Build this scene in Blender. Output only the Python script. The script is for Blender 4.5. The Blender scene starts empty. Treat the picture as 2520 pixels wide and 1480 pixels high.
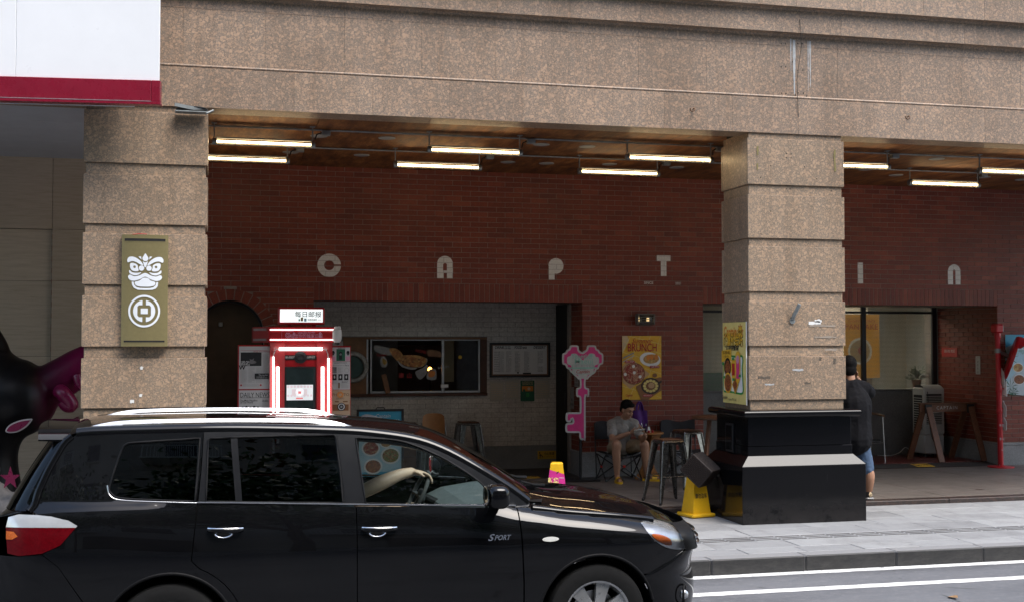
import bpy, bmesh, math, random
import numpy as np
from mathutils import Vector, Matrix
from mathutils.geometry import delaunay_2d_cdt, tessellate_polygon

random.seed(7)
sc = bpy.context.scene
COL = sc.collection

# ------------------------------------------------------------------ camera
CAM_H, YAW, PITCH, FPX = 2.2, math.radians(13.7), math.radians(1.91), 2937.0   # focal length in pixels of a 2520 px wide frame
cd = bpy.data.cameras.new('camera'); cam = bpy.data.objects.new('camera', cd); COL.objects.link(cam)
cam.location = (0, 0, CAM_H)
cam.rotation_euler = (math.pi / 2 + PITCH, 0, -YAW)
cd.sensor_width = 36.0; cd.lens = FPX / 2520 * 36.0
cd.clip_start = 0.1; cd.clip_end = 2000
sc.camera = cam

# ------------------------------------------------------------------ sky, sun, exposure
SUN_EL, SUN_AZ = math.radians(60), math.radians(145)       # azimuth from +Y towards +X: behind the camera, to the right
w = bpy.data.worlds.new('World'); sc.world = w; w.use_nodes = True
wn = w.node_tree.nodes; wl = w.node_tree.links
bg = wn['Background']; sky = wn.new('ShaderNodeTexSky')
sky.sky_type = 'NISHITA'; sky.sun_disc = False
sky.sun_elevation = SUN_EL; sky.sun_rotation = SUN_AZ
sky.air_density = 1.2; sky.dust_density = 2.6; sky.ozone_density = 1.0
wl.new(sky.outputs[0], bg.inputs[0]); bg.inputs[1].default_value = 0.15
sd = bpy.data.lights.new('sun', 'SUN'); sd.energy = 1.5; sd.angle = math.radians(34); sd.color = (1.0, 0.975, 0.945)
so = bpy.data.objects.new('sun', sd); COL.objects.link(so)
sdir = Vector((math.sin(SUN_AZ) * math.cos(SUN_EL), math.cos(SUN_AZ) * math.cos(SUN_EL), math.sin(SUN_EL)))
so.rotation_euler = (-sdir).to_track_quat('-Z', 'Y').to_euler(); so.location = sdir * 60
vs = sc.view_settings
vs.view_transform = 'Standard'; vs.look = 'None'; vs.gamma = 1.0; vs.exposure = 1.36; vs.use_curve_mapping = False
try:
    sc.cycles.max_bounces = 8; sc.cycles.transparent_max_bounces = 12; sc.cycles.caustics_reflective = False; sc.cycles.caustics_refractive = False
    sc.cycles.sample_clamp_indirect = 6.0
except Exception: pass

# ------------------------------------------------------------------ pixel -> place
_F = Vector((math.sin(YAW) * math.cos(PITCH), math.cos(YAW) * math.cos(PITCH), math.sin(PITCH)))
_R = Vector((math.cos(YAW), -math.sin(YAW), 0)); _U = _R.cross(_F); _C = Vector((0, 0, CAM_H))
def _ray(u, v): return _F * FPX + _R * (u - 1260) + _U * (740 - v)
def PY(u, v, y):
    d = _ray(u, v); return _C + d * (y / d.y)
def PZ(u, v, z):
    d = _ray(u, v); return _C + d * ((z - CAM_H) / d.z)
def PX(u, v, x):
    d = _ray(u, v); return _C + d * (x / d.x)

# ------------------------------------------------------------------ materials
MAT = {}
def lin(c):
    if isinstance(c, str):
        c = [int(c[i:i + 2], 16) / 255 for i in (0, 2, 4)]
        c = [x / 12.92 if x < .04045 else ((x + .055) / 1.055) ** 2.4 for x in c]
    return (c[0], c[1], c[2], 1)
class NT:
    def __init__(s, name):
        s.m = bpy.data.materials.new(name); s.m.use_nodes = True; MAT[name] = s.m
        s.t = s.m.node_tree; s.n = s.t.nodes; s.l = s.t.links
        s.b = s.n['Principled BSDF']; s.out = s.n['Material Output']
        s.g = s.n.new('ShaderNodeNewGeometry')
    def node(s, ty, **kw):
        n = s.n.new(ty)
        for k, v in kw.items():
            if k in n.inputs.keys(): n.inputs[k].default_value = v
            else: setattr(n, k, v)
        return n
    def link(s, a, b): s.l.new(a, b)
    def pos(s, sc3=(1, 1, 1)):
        m = s.node('ShaderNodeMapping'); m.inputs['Scale'].default_value = sc3
        s.link(s.g.outputs['Position'], m.inputs['Vector']); return m.outputs[0]
    def noise(s, scale, detail=4, rough=.6, vec=None, sc3=(1, 1, 1)):
        n = s.node('ShaderNodeTexNoise', Scale=scale, Detail=detail, Roughness=rough)
        s.link(vec if vec is not None else s.pos(sc3), n.inputs['Vector']); return n.outputs['Fac']
    def ramp(s, fac, stops):
        r = s.node('ShaderNodeValToRGB'); e = r.color_ramp.elements
        while len(e) < len(stops): e.new(.5)
        for i, (p, c) in enumerate(stops): e[i].position = p; e[i].color = lin(c) if not isinstance(c, (int, float)) else (c, c, c, 1)
        s.link(fac, r.inputs[0]); return r.outputs[0]
    def mix(s, a, b, fac, mode='MIX'):
        n = s.node('ShaderNodeMix'); n.data_type = 'RGBA'; n.blend_type = mode
        for sock, v in ((n.inputs[6], a), (n.inputs[7], b)):
            if hasattr(v, 'is_linked'): s.link(v, sock)
            else: sock.default_value = lin(v)
        if hasattr(fac, 'is_linked'): s.link(fac, n.inputs[0])
        else: n.inputs[0].default_value = fac
        return n.outputs[2]
    def math(s, op, a, b=0.0, c=None):
        n = s.node('ShaderNodeMath', operation=op)
        for i, v in enumerate((a, b, c)):
            if v is None: continue
            if hasattr(v, 'is_linked'): s.link(v, n.inputs[i])
            else: n.inputs[i].default_value = v
        return n.outputs[0]
    def bump(s, h, strength=.3, dist=.01):
        n = s.node('ShaderNodeBump', Strength=strength, Distance=dist); s.link(h, n.inputs['Height']); s.link(n.outputs[0], s.b.inputs['Normal'])
    def set(s, **kw):
        for k, v in kw.items():
            sock = s.b.inputs[k]
            if hasattr(v, 'is_linked'): s.link(v, sock)
            else: sock.default_value = v
        return s

def mat(name, col, rough=.6, metal=0., var=.18, scale=9., bump=0., bscale=90., coat=0., spec=.5, rvar=.12):
    """plain painted / moulded surface with uneven tone and gloss"""
    if name in MAT: return MAT[name]
    t = NT(name); c = lin(col)
    nz = t.noise(scale, 5, .65)
    lo = [x * (1 - var) for x in c[:3]]; hi = [min(1, x * (1 + var)) for x in c[:3]]
    t.set(**{'Base Color': t.ramp(nz, [(.25, lo), (.75, hi)]), 'Metallic': metal, 'Specular IOR Level': spec, 'Coat Weight': coat, 'Coat Roughness': .04})
    n2 = t.noise(scale * 3.1, 3, .6)
    t.set(Roughness=t.math('ADD', t.math('MULTIPLY', n2, rvar * 2), max(.02, rough - rvar)))
    if bump: t.bump(t.noise(bscale, 4, .6), bump, .004)
    return t.m
def emis(name, col, strength):
    if name in MAT: return MAT[name]
    t = NT(name); t.set(**{'Base Color': lin(col), 'Emission Color': lin(col), 'Emission Strength': strength, 'Roughness': .4}); return t.m
def glass(name, tint, ior=1.5, rough=.0, refl=1.0):
    if name in MAT: return MAT[name]
    t = NT(name)
    tr = t.node('ShaderNodeBsdfTransparent'); tr.inputs[0].default_value = lin(tint)
    gl = t.node('ShaderNodeBsdfGlossy'); gl.inputs['Roughness'].default_value = rough
    fr = t.node('ShaderNodeFresnel'); fr.inputs['IOR'].default_value = ior
    mx = t.node('ShaderNodeMixShader')
    t.link(t.math('MULTIPLY', fr.outputs[0], refl), mx.inputs[0]); t.link(tr.outputs[0], mx.inputs[1]); t.link(gl.outputs[0], mx.inputs[2]); t.link(mx.outputs[0], t.out.inputs[0])
    return t.m

# ------------------------------------------------------------------ mesh collector
class MB:
    def __init__(s): s.v = []; s.f = []; s.m = []; s.nrm = None
    def add(s, vs, fs, mi=0):
        o = len(s.v); s.v += [tuple(p) for p in vs]; s.f += [tuple(i + o for i in f) for f in fs]; s.m += [mi] * len(fs); return s
    def box(s, x0, x1, y0, y1, z0, z1, mi=0):
        vs = [(x, y, z) for x in (x0, x1) for y in (y0, y1) for z in (z0, z1)]
        return s.add(vs, [(0, 1, 3, 2), (4, 6, 7, 5), (0, 4, 5, 1), (2, 3, 7, 6), (0, 2, 6, 4), (1, 5, 7, 3)], mi)
    def cbox(s, x0, x1, y0, y1, z0, z1, c=.004, mi=0):
        """box with chamfered edges"""
        P = {}; vs = []
        X, Y, Z = (x0, x1), (y0, y1), (z0, z1); sg = (1, -1)
        for i in (0, 1):
            for j in (0, 1):
                for k in (0, 1):
                    for a in range(3):
                        p = [X[i] + (0 if a == 0 else c * sg[i]), Y[j] + (0 if a == 1 else c * sg[j]), Z[k] + (0 if a == 2 else c * sg[k])]
                        P[i, j, k, a] = len(vs); vs.append(p)
        fs = []
        for i in (0, 1):
            q = [P[i, 0, 0, 0], P[i, 1, 0, 0], P[i, 1, 1, 0], P[i, 0, 1, 0]]; fs.append(q if i else q[::-1])
            q = [P[0, i, 0, 1], P[0, i, 1, 1], P[1, i, 1, 1], P[1, i, 0, 1]]; fs.append(q if i else q[::-1])
            q = [P[0, 0, i, 2], P[1, 0, i, 2], P[1, 1, i, 2], P[0, 1, i, 2]]; fs.append(q if i else q[::-1])
        for i in (0, 1):
            for j in (0, 1):
                r = (i == j)
                q = [P[i, j, 0, 0], P[i, j, 0, 1], P[i, j, 1, 1], P[i, j, 1, 0]]; fs.append(q if r else q[::-1])
                q = [P[i, 0, j, 0], P[i, 1, j, 0], P[i, 1, j, 2], P[i, 0, j, 2]]; fs.append(q[::-1] if r else q)
                q = [P[0, i, j, 1], P[0, i, j, 2], P[1, i, j, 2], P[1, i, j, 1]]; fs.append(q[::-1] if r else q)
                for k in (0, 1):
                    q = [P[i, j, k, 0], P[i, j, k, 1], P[i, j, k, 2]]; fs.append(q if (i + j + k) % 2 else q[::-1])
        return s.add(vs, fs, mi)
    def cyl(s, p0, p1, r0, r1=None, n=12, caps=True, mi=0):
        r1 = r0 if r1 is None else r1
        p0, p1 = Vector(p0), Vector(p1); d = (p1 - p0).normalized()
        a = d.orthogonal().normalized(); b = d.cross(a)
        vs = []
        for p, r in ((p0, r0), (p1, r1)):
            for i in range(n):
                t = 2 * math.pi * i / n; vs.append(p + (a * math.cos(t) + b * math.sin(t)) * r)
        fs = [(i, (i + 1) % n, n + (i + 1) % n, n + i) for i in range(n)]
        if caps: fs += [tuple(range(n))[::-1], tuple(range(n, 2 * n))]
        return s.add(vs, fs, mi)
    def tube(s, pts, r, n=8, closed=False, mi=0, sx=1.0):
        pts = [Vector(p) for p in pts]; k = len(pts); rr = r if isinstance(r, (list, tuple)) else [r] * k
        vs = []; a = None
        for i, p in enumerate(pts):
            d = (pts[(i + 1) % k] - pts[i - 1]) if closed else (pts[min(i + 1, k - 1)] - pts[max(i - 1, 0)])
            d.normalize()
            a = d.orthogonal().normalized() if a is None else (a - d * a.dot(d)).normalized()
            b = d.cross(a)
            for j in range(n):
                t = 2 * math.pi * j / n; vs.append(p + (a * math.cos(t) * sx + b * math.sin(t)) * rr[i])
        fs = []
        for i in range(k if closed else k - 1):
            for j in range(n):
                i2 = (i + 1) % k; fs.append((i * n + j, i * n + (j + 1) % n, i2 * n + (j + 1) % n, i2 * n + j))
        if not closed: fs += [tuple(range(n))[::-1], tuple(range((k - 1) * n, k * n))]
        return s.add(vs, fs, mi)
    def bar(s, p0, p1, w_, h_, up=(0, 0, 1), mi=0):
        p0, p1 = Vector(p0), Vector(p1); d = (p1 - p0).normalized(); a = d.cross(Vector(up)).normalized(); b = a.cross(d)
        vs = [p + a * (w_ / 2 * i) + b * (h_ / 2 * j) for p in (p0, p1) for i, j in ((-1, -1), (1, -1), (1, 1), (-1, 1))]
        return s.add(vs, [(0, 1, 5, 4), (1, 2, 6, 5), (2, 3, 7, 6), (3, 0, 4, 7), (3, 2, 1, 0), (4, 5, 6, 7)], mi)
    def lathe(s, prof, c=(0, 0, 0), n=24, axis='z', mi=0, caps=True):
        vs = []
        for r, h in prof:
            for i in range(n):
                t = 2 * math.pi * i / n; x, y = r * math.cos(t), r * math.sin(t)
                p = (x, y, h) if axis == 'z' else ((x, h, -y) if axis == 'y' else (h, x, y))
                vs.append((c[0] + p[0], c[1] + p[1], c[2] + p[2]))
        k = len(prof)
        fs = [(i * n + j, i * n + (j + 1) % n, (i + 1) * n + (j + 1) % n, (i + 1) * n + j) for i in range(k - 1) for j in range(n)]
        if caps: fs += [tuple(range(n))[::-1], tuple(range((k - 1) * n, k * n))]
        return s.add(vs, fs, mi)
    def ell(s, c, r, nu=16, nv=10, mi=0, rot=None):
        vs = []; R = rot or Matrix.Identity(3)
        for j in range(1, nv):
            ph = math.pi * j / nv
            for i in range(nu):
                t = 2 * math.pi * i / nu
                vs.append(Vector(c) + R @ Vector((r[0] * math.sin(ph) * math.cos(t), r[1] * math.sin(ph) * math.sin(t), r[2] * math.cos(ph))))
        vs.append(Vector(c) + R @ Vector((0, 0, r[2]))); vs.append(Vector(c) + R @ Vector((0, 0, -r[2]))); T = len(vs) - 2
        fs = [(j * nu + i, (j + 1) * nu + i, (j + 1) * nu + (i + 1) % nu, j * nu + (i + 1) % nu) for j in range(nv - 2) for i in range(nu)]
        fs += [(T, i, (i + 1) % nu) for i in range(nu)] + [(T + 1, (nv - 2) * nu + (i + 1) % nu, (nv - 2) * nu + i) for i in range(nu)]
        return s.add(vs, fs, mi)
    def poly(s, pts3, mi=0):
        """flat (possibly concave) polygon"""
        tris = tessellate_polygon([[Vector(p) for p in pts3]])
        return s.add(pts3, tris, mi)
    def prism(s, poly, o, ux, uy, d0, d1, mi=0, mside=None):
        """extrude a 2-D outline lying in the frame (o, ux, uy) from depth d0 to d1 along ux x uy"""
        o, ux, uy = Vector(o), Vector(ux), Vector(uy); n = ux.cross(uy).normalized()
        if sum(poly[i - 1][0] * poly[i][1] - poly[i][0] * poly[i - 1][1] for i in range(len(poly))) < 0: poly = poly[::-1]
        A = [o + ux * a + uy * b + n * d0 for a, b in poly]; B = [o + ux * a + uy * b + n * d1 for a, b in poly]
        k = len(poly); tr = tessellate_polygon([[Vector((a, b, 0)) for a, b in poly]])
        def area(t): p = [poly[i] for i in t]; return (p[1][0] - p[0][0]) * (p[2][1] - p[0][1]) - (p[2][0] - p[0][0]) * (p[1][1] - p[0][1])
        tr = [t if area(t) > 0 else tuple(reversed(t)) for t in tr]
        s.add(B, tr, mi); s.add(A, [t[::-1] for t in tr], mi)
        s.add(A + B, [(i, (i + 1) % k, k + (i + 1) % k, k + i) for i in range(k)], mi if mside is None else mside)
        return s
    def grid(s, fn, nu, nv, mi=0, flip=False):
        vs = [fn(i / nu, j / nv) for i in range(nu + 1) for j in range(nv + 1)]
        fs = []
        for i in range(nu):
            for j in range(nv):
                q = (i * (nv + 1) + j, (i + 1) * (nv + 1) + j, (i + 1) * (nv + 1) + j + 1, i * (nv + 1) + j + 1); fs.append(q[::-1] if flip else q)
        return s.add(vs, fs, mi)
    def xf(s, M, start=0):
        for i in range(start, len(s.v)): s.v[i] = tuple(M @ Vector(s.v[i]))
        return s
    def mesh(s, name, mats, smooth=None):
        me = bpy.data.meshes.new(name); me.from_pydata(s.v, [], s.f)
        for m in (mats if isinstance(mats, (list, tuple)) else [mats]): me.materials.append(MAT[m] if isinstance(m, str) else m)
        if isinstance(mats, (list, tuple)) and len(mats) > 1: me.polygons.foreach_set('material_index', s.m)
        me.update()
        if smooth is not None:
            me.polygons.foreach_set('use_smooth', [True] * len(me.polygons))
            if smooth < 180: me.set_sharp_from_angle(angle=math.radians(smooth))
        if s.nrm: me.normals_split_custom_set_from_vertices(s.nrm)
        return me
    def build(s, name, mats, parent=None, smooth=None):
        o = bpy.data.objects.new(name, s.mesh(name, mats, smooth)); COL.objects.link(o); adopt(o, parent); return o

def adopt(o, parent):
    if parent is not None:
        o.parent = parent
        if parent.type == 'EMPTY': o.matrix_parent_inverse = Matrix.Translation(-Vector(parent.location))
def tag(o, label, cat, group=None, kind=None):
    o['label'] = label; o['category'] = cat
    if group: o['group'] = group
    if kind: o['kind'] = kind
    if o.type == 'MESH' and o.parent is None and o.location.length < 1e-9:
        me = o.data; n = len(me.vertices); a = np.empty(n * 3); me.vertices.foreach_get('co', a); a = a.reshape(-1, 3)
        c = Vector(((a[:, 0].min() + a[:, 0].max()) / 2, (a[:, 1].min() + a[:, 1].max()) / 2, a[:, 2].min()))
        me.transform(Matrix.Translation(-c)); o.location = c
    return o
def thing(name, label, cat, loc=(0, 0, 0), group=None):
    o = bpy.data.objects.new(name, None); COL.objects.link(o); o.location = loc; o.empty_display_size = .2
    return tag(o, label, cat, group)
def struct(o):
    o['kind'] = 'structure'; return o
def copy_tree(o, parent=None):
    c = o.copy(); COL.objects.link(c); inv = o.matrix_parent_inverse.copy(); c.parent = parent; c.matrix_parent_inverse = inv
    for ch in list(o.children): copy_tree(ch, c)
    return c
def piece(name, me, loc, parent, rot=None, scale=None):
    """one small part that shares its mesh with its look-alikes"""
    o = bpy.data.objects.new(name, me); COL.objects.link(o); o.parent = parent
    base = Vector(parent.location) if parent is not None and parent.type == 'EMPTY' else Vector((0, 0, 0))
    o.location = Vector(loc) - base
    if rot: o.rotation_euler = rot
    if scale: o.scale = scale
    return o

_tx = {}
def text_geo(s, size=1.0, bold=0., shear=0., spacing=1.0, align='CENTER'):
    """flat outline of some lettering as (verts2d, faces)"""
    key = (s, size, bold, shear, spacing, align)
    if key not in _tx:
        cu = bpy.data.curves.new('lettering', 'FONT'); cu.body = s; cu.size = size; cu.offset = bold * size; cu.shear = shear; cu.space_character = spacing
        cu.align_x = align; cu.align_y = 'CENTER'; cu.resolution_u = 3; cu.fill_mode = 'BOTH'
        o = bpy.data.objects.new('lettering', cu); COL.objects.link(o)
        dg = bpy.context.evaluated_depsgraph_get(); me = bpy.data.meshes.new_from_object(o.evaluated_get(dg))
        _tx[key] = ([(v.co.x, v.co.y) for v in me.vertices], [tuple(p.vertices) for p in me.polygons])
        bpy.data.objects.remove(o); bpy.data.curves.remove(cu); bpy.data.meshes.remove(me)
    return _tx[key]
class Print:
    """flat print on a panel: shapes in panel coordinates, each later colour a hair in front of the one before"""
    def __init__(s, o, ux, uy, step=.0006, base=.0012):
        s.o, s.ux, s.uy = Vector(o), Vector(ux), Vector(uy); s.n = s.ux.cross(s.uy).normalized()
        s.mb = MB(); s.mats = []; s.d = base; s.step = step
    def _mi(s, m):
        m = MAT[m] if isinstance(m, str) else m
        if m not in s.mats: s.mats.append(m)
        return s.mats.index(m)
    def p(s, a, b): return s.o + s.ux * a + s.uy * b + s.n * s.d
    def poly(s, pts, m, keep=False):
        a = sum(pts[i - 1][0] * pts[i][1] - pts[i][0] * pts[i - 1][1] for i in range(len(pts)))
        if a < 0: pts = pts[::-1]
        tr = tessellate_polygon([[Vector((x, y, 0)) for x, y in pts]])
        def area(t): q = [pts[i] for i in t]; return (q[1][0] - q[0][0]) * (q[2][1] - q[0][1]) - (q[2][0] - q[0][0]) * (q[1][1] - q[0][1])
        tr = [t if area(t) > 0 else tuple(reversed(t)) for t in tr]
        s.mb.add([s.p(*q) for q in pts], tr, s._mi(m))
        if not keep: s.d += s.step
    def rect(s, x, y, w_, h_, m, keep=False): s.poly([(x, y), (x + w_, y), (x + w_, y + h_), (x, y + h_)], m, keep)
    def disc(s, x, y, r, m, ry=None, n=24, keep=False, rot=0.):
        ry = ry or r; c_, s_ = math.cos(rot), math.sin(rot); pts = []
        for i in range(n):
            a, b = r * math.cos(2 * math.pi * i / n), ry * math.sin(2 * math.pi * i / n); pts.append((x + a * c_ - b * s_, y + a * s_ + b * c_))
        s.poly(pts, m, keep)
    def ring(s, x, y, r0, r1, m, n=32, keep=False):
        vs = []
        for r in (r0, r1):
            vs += [s.p(x + r * math.cos(2 * math.pi * i / n), y + r * math.sin(2 * math.pi * i / n)) for i in range(n)]
        s.mb.add(vs, [(i, n + i, n + (i + 1) % n, (i + 1) % n) for i in range(n)], s._mi(m))
        if not keep: s.d += s.step
    def line(s, pts, w_, m, keep=False):
        for (x0, y0), (x1, y1) in zip(pts, pts[1:]):
            L = math.hypot(x1 - x0, y1 - y0) or 1; nx, ny = -(y1 - y0) / L * w_ / 2, (x1 - x0) / L * w_ / 2
            s.poly([(x0 - nx, y0 - ny), (x1 - nx, y1 - ny), (x1 + nx, y1 + ny), (x0 + nx, y0 + ny)], m, True)
        if not keep: s.d += s.step
    def text(s, t, x, y, h, m, bold=0., shear=0., sx=1.0, spacing=1.0, fit=None, align='CENTER', rot=0., keep=False):
        vs, fs = text_geo(t, h, bold, shear, spacing, align)
        if not vs: return
        if fit:
            x0, x1 = min(v[0] for v in vs), max(v[0] for v in vs); sx = fit / max(1e-6, x1 - x0)
        c_, s_ = math.cos(rot), math.sin(rot)
        s.mb.add([s.p(x + a * sx * c_ - b * s_, y + a * sx * s_ + b * c_) for a, b in vs], fs, s._mi(m))
        if not keep: s.d += s.step
    def lines(s, x, y, w_, h_, n, m, frac=.5, seed=0, dash=0.):
        r = random.Random(seed)
        for i in range(n):
            yy = y + h_ - (i + .75) * h_ / n; ww = w_ * (r.uniform(.55, 1) if r.random() < .35 else 1)
            if dash:
                xx = x
                while xx < x + ww:
                    L = min(r.uniform(.5, 1.6) * dash, x + ww - xx); s.rect(xx, yy, L, h_ / n * frac, m, True); xx += L + dash * .25
            else: s.rect(x, yy, ww, h_ / n * frac, m, True)
        s.d += s.step
    def build(s, parent, name='printed_picture'):
        o = s.mb.build(name, s.mats, parent); o['kind'] = 'stuff'; return o

def in_poly(P, loops):
    """even-odd test of points (n,2) against closed loops"""
    ins = np.zeros(len(P), bool); x, y = P[:, 0], P[:, 1]
    for lp in loops:
        L = np.array(lp); a = L; b = np.roll(L, -1, 0)
        for (x0, y0), (x1, y1) in zip(a, b):
            if y0 == y1: continue
            c = ((y0 > y) != (y1 > y)) & (x < (x1 - x0) * (y - y0) / (y1 - y0) + x0); ins ^= c
    return ins
def resample(lp, h, closed=True):
    out = []; k = len(lp)
    for i in range(k if closed else k - 1):
        a, b = lp[i], lp[(i + 1) % k]; n = max(1, int(math.ceil(math.dist(a, b) / h)))
        out += [(a[0] + (b[0] - a[0]) * j / n, a[1] + (b[1] - a[1]) * j / n) for j in range(n)]
    if not closed: out.append(tuple(lp[-1]))
    return out
def fill2d(loops, h):
    """triangulate outline(s) with holes, with inner points every h"""
    vs = []; es = []; rl = []
    for lp in loops:
        lp = resample(lp, h); rl.append(lp); o = len(vs); vs += lp; es += [(o + i, o + (i + 1) % len(lp)) for i in range(len(lp))]
    A = np.array(vs); x0, y0 = A.min(0); x1, y1 = A.max(0)
    gx, gy = np.meshgrid(np.arange(x0 + h * .5, x1, h), np.arange(y0 + h * .5, y1, h)); G = np.stack([gx.ravel(), gy.ravel()], 1)
    if len(G):
        G = G[in_poly(G, rl)]
        if len(G):
            d = np.sqrt(((G[:, None, :] - A[None, :, :]) ** 2).sum(2)).min(1); G = G[d > h * .45]
    P = [Vector(p) for p in vs] + [Vector((float(a), float(b))) for a, b in G]
    r = delaunay_2d_cdt(P, es, [], 0, 1e-6); V = [(p.x, p.y) for p in r[0]]; T = r[2]
    C = np.array([[sum(V[i][0] for i in t) / 3, sum(V[i][1] for i in t) / 3] for t in T]); ok = in_poly(C, rl)
    T = [t for t, k in zip(T, ok) if k]
    T = [t if (V[t[1]][0] - V[t[0]][0]) * (V[t[2]][1] - V[t[0]][1]) - (V[t[2]][0] - V[t[0]][0]) * (V[t[1]][1] - V[t[0]][1]) > 0 else t[::-1] for t in T]
    return V, T
def spline(pts, n=6, closed=False):
    """Catmull-Rom through the points"""
    k = len(pts); out = []
    for i in range(k if closed else k - 1):
        p = [np.array(pts[(i + j) % k] if closed else pts[min(max(i + j, 0), k - 1)], float) for j in (-1, 0, 1, 2)]
        for q in range(n):
            t = q / n; out.append(tuple(.5 * (2 * p[1] + (p[2] - p[0]) * t + (2 * p[0] - 5 * p[1] + 4 * p[2] - p[3]) * t * t + (3 * p[1] - p[0] - 3 * p[2] + p[3]) * t ** 3)))
    if not closed: out.append(tuple(map(float, pts[-1])))
    return out
def interp(pts):
    xs = [p[0] for p in pts]; ys = [p[1] for p in pts]
    return lambda x: float(np.interp(x, xs, ys))
def smooth_fn(pts):
    """smooth function of x through points"""
    d = spline(pts, 8); xs = [p[0] for p in d]; ys = [p[1] for p in d]
    return lambda x: float(np.interp(x, xs, ys))
def fuse(name, mb, m, parent, voxel=.012, smooth_it=6, fold=0.):
    """melt overlapping pieces of a body into one continuous skin"""
    o = mb.build(name, m, None)
    r = o.modifiers.new('r', 'REMESH'); r.mode = 'VOXEL'; r.voxel_size = voxel
    s_ = o.modifiers.new('s', 'SMOOTH'); s_.iterations = smooth_it; s_.factor = .5
    dg = bpy.context.evaluated_depsgraph_get(); me = bpy.data.meshes.new_from_object(o.evaluated_get(dg))
    if fold:                                   # creases in cloth
        from mathutils import noise as mn
        offs = [v.co + v.normal * (fold * (mn.noise(Vector((v.co.x * 16, v.co.y * 16, v.co.z * 7))) + .6 * (1 - abs(mn.noise(v.co * 22)) * 4))) for v in me.vertices]
        for v, c in zip(me.vertices, offs): v.co = c
    o.modifiers.clear(); old = o.data; o.data = me; bpy.data.meshes.remove(old); me.name = name
    me.polygons.foreach_set('use_smooth', [True] * len(me.polygons))
    if not me.materials: me.materials.append(MAT[m] if isinstance(m, str) else m)
    adopt(o, parent); return o
# ------------------------------------------------------------------ special materials
def m_granite(name, tan, tan2, grey, dark, scale=26., rough=.32, stain=.35):
    t = NT(name); base = t.pos()
    wob = t.node('ShaderNodeTexNoise', Scale=9., Detail=3.); t.link(base, wob.inputs['Vector'])
    add = t.node('ShaderNodeMix'); add.data_type = 'VECTOR'; add.inputs[0].default_value = .06
    t.link(base, add.inputs[4]); t.link(wob.outputs['Color'], add.inputs[5]); vec = add.outputs[1]
    def vor(s, off):
        n = t.node('ShaderNodeTexVoronoi', Scale=s); mp = t.node('ShaderNodeMapping'); mp.inputs['Location'].default_value = (off, off * .7, off * .3); t.link(vec, mp.inputs['Vector']); t.link(mp.outputs[0], n.inputs['Vector'])
        sp = t.node('ShaderNodeSeparateColor'); t.link(n.outputs['Color'], sp.inputs[0]); return n.outputs['Distance'], sp.outputs
    n1 = t.noise(scale * 3.2, 5, .75); n2 = t.noise(4.0, 4, .6); n3 = t.noise(scale * 5, 3, .6); n0 = t.noise(scale * 1.4, 4, .7)
    c = t.mix(grey, dark, t.ramp(n1, [(.47, 0.), (.63, .85)])); c = t.mix(c, tan2, t.ramp(n0, [(.44, 0.), (.60, .75)]))
    # rounded feldspar crystals of mixed size, scattered in the speckled matrix
    for s_, off, cut in ((scale * 1.8, 3.1, .30), (scale * .8, .0, .22)):
        d, col = vor(s_, off); dd = t.math('ADD', d, t.math('MULTIPLY', t.math('SUBTRACT', n1, .5), .55)); rad = t.math('MULTIPLY', t.math('SUBTRACT', col[0], cut), .85)
        isl = t.ramp(t.math('SUBTRACT', rad, t.math('SUBTRACT', dd, .12)), [(0., 0.), (.10, 1.)])
        c = t.mix(c, t.ramp(col[1], [(0., tan2), (.5, tan), (.9, [x * 1.18 for x in tan]), (1., grey)]), t.math('MULTIPLY', isl, .9))
    c = t.mix(c, dark, t.ramp(n3, [(.63, 0.), (.70, .8)]))
    big = t.noise(1.1, 5, .7, sc3=(1, 1, .45))
    c = t.mix(c, t.mix(c, (.55, .50, .44), 1.0, 'MULTIPLY'), t.ramp(big, [(.45, 0.), (.75, stain * 2)]))
    stk = t.noise(7., 5, .65, sc3=(1, 1, .07)); c = t.mix(c, t.mix(c, (.58, .55, .52), 1.0, 'MULTIPLY'), t.ramp(stk, [(.52, 0.), (.76, .45)]))
    rnd = t.node('ShaderNodeObjectInfo').outputs['Random']                 # each slab is cut from another place
    c = t.mix(c, t.mix(c, (.80, .79, .785), 1.0, 'MULTIPLY'), rnd)
    t.set(**{'Base Color': c, 'Roughness': t.math('ADD', t.math('MULTIPLY', n1, .25), rough - .1), 'Specular IOR Level': .45})
    t.bump(n1, .06, .002)
m_granite('tan_granite', (.435, .295, .20), (.36, .255, .178), (.255, .208, .165), (.06, .05, .044), 50., .42, .3)
m_granite('pillar_granite', (.46, .32, .213), (.385, .275, .185), (.28, .23, .175), (.068, .056, .046), 52., .36, .24)
m_granite('border_granite', (.075, .048, .040), (.055, .038, .034), (.04, .034, .032), (.014, .012, .012), 30., .3, .2)

def m_speckle(name, a, b, rough, scale=160., coat=0.):
    t = NT(name); n = t.noise(scale, 3, .7); big = t.noise(2.2, 5, .7)
    c = t.ramp(n, [(.34, b), (.60, a)]); c = t.mix(c, t.mix(c, (.62, .62, .64), 1., 'MULTIPLY'), t.ramp(big, [(.4, 0.), (.75, .9)]))
    t.set(**{'Base Color': c, 'Roughness': t.math('ADD', t.math('MULTIPLY', big, .25), rough - .1), 'Coat Weight': coat}); t.bump(n, .12, .002)
m_speckle('grey_granite', (.33, .33, .325), (.15, .15, .15), .55)
m_speckle('counter_granite', (.20, .20, .20), (.07, .07, .07), .35)

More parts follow.
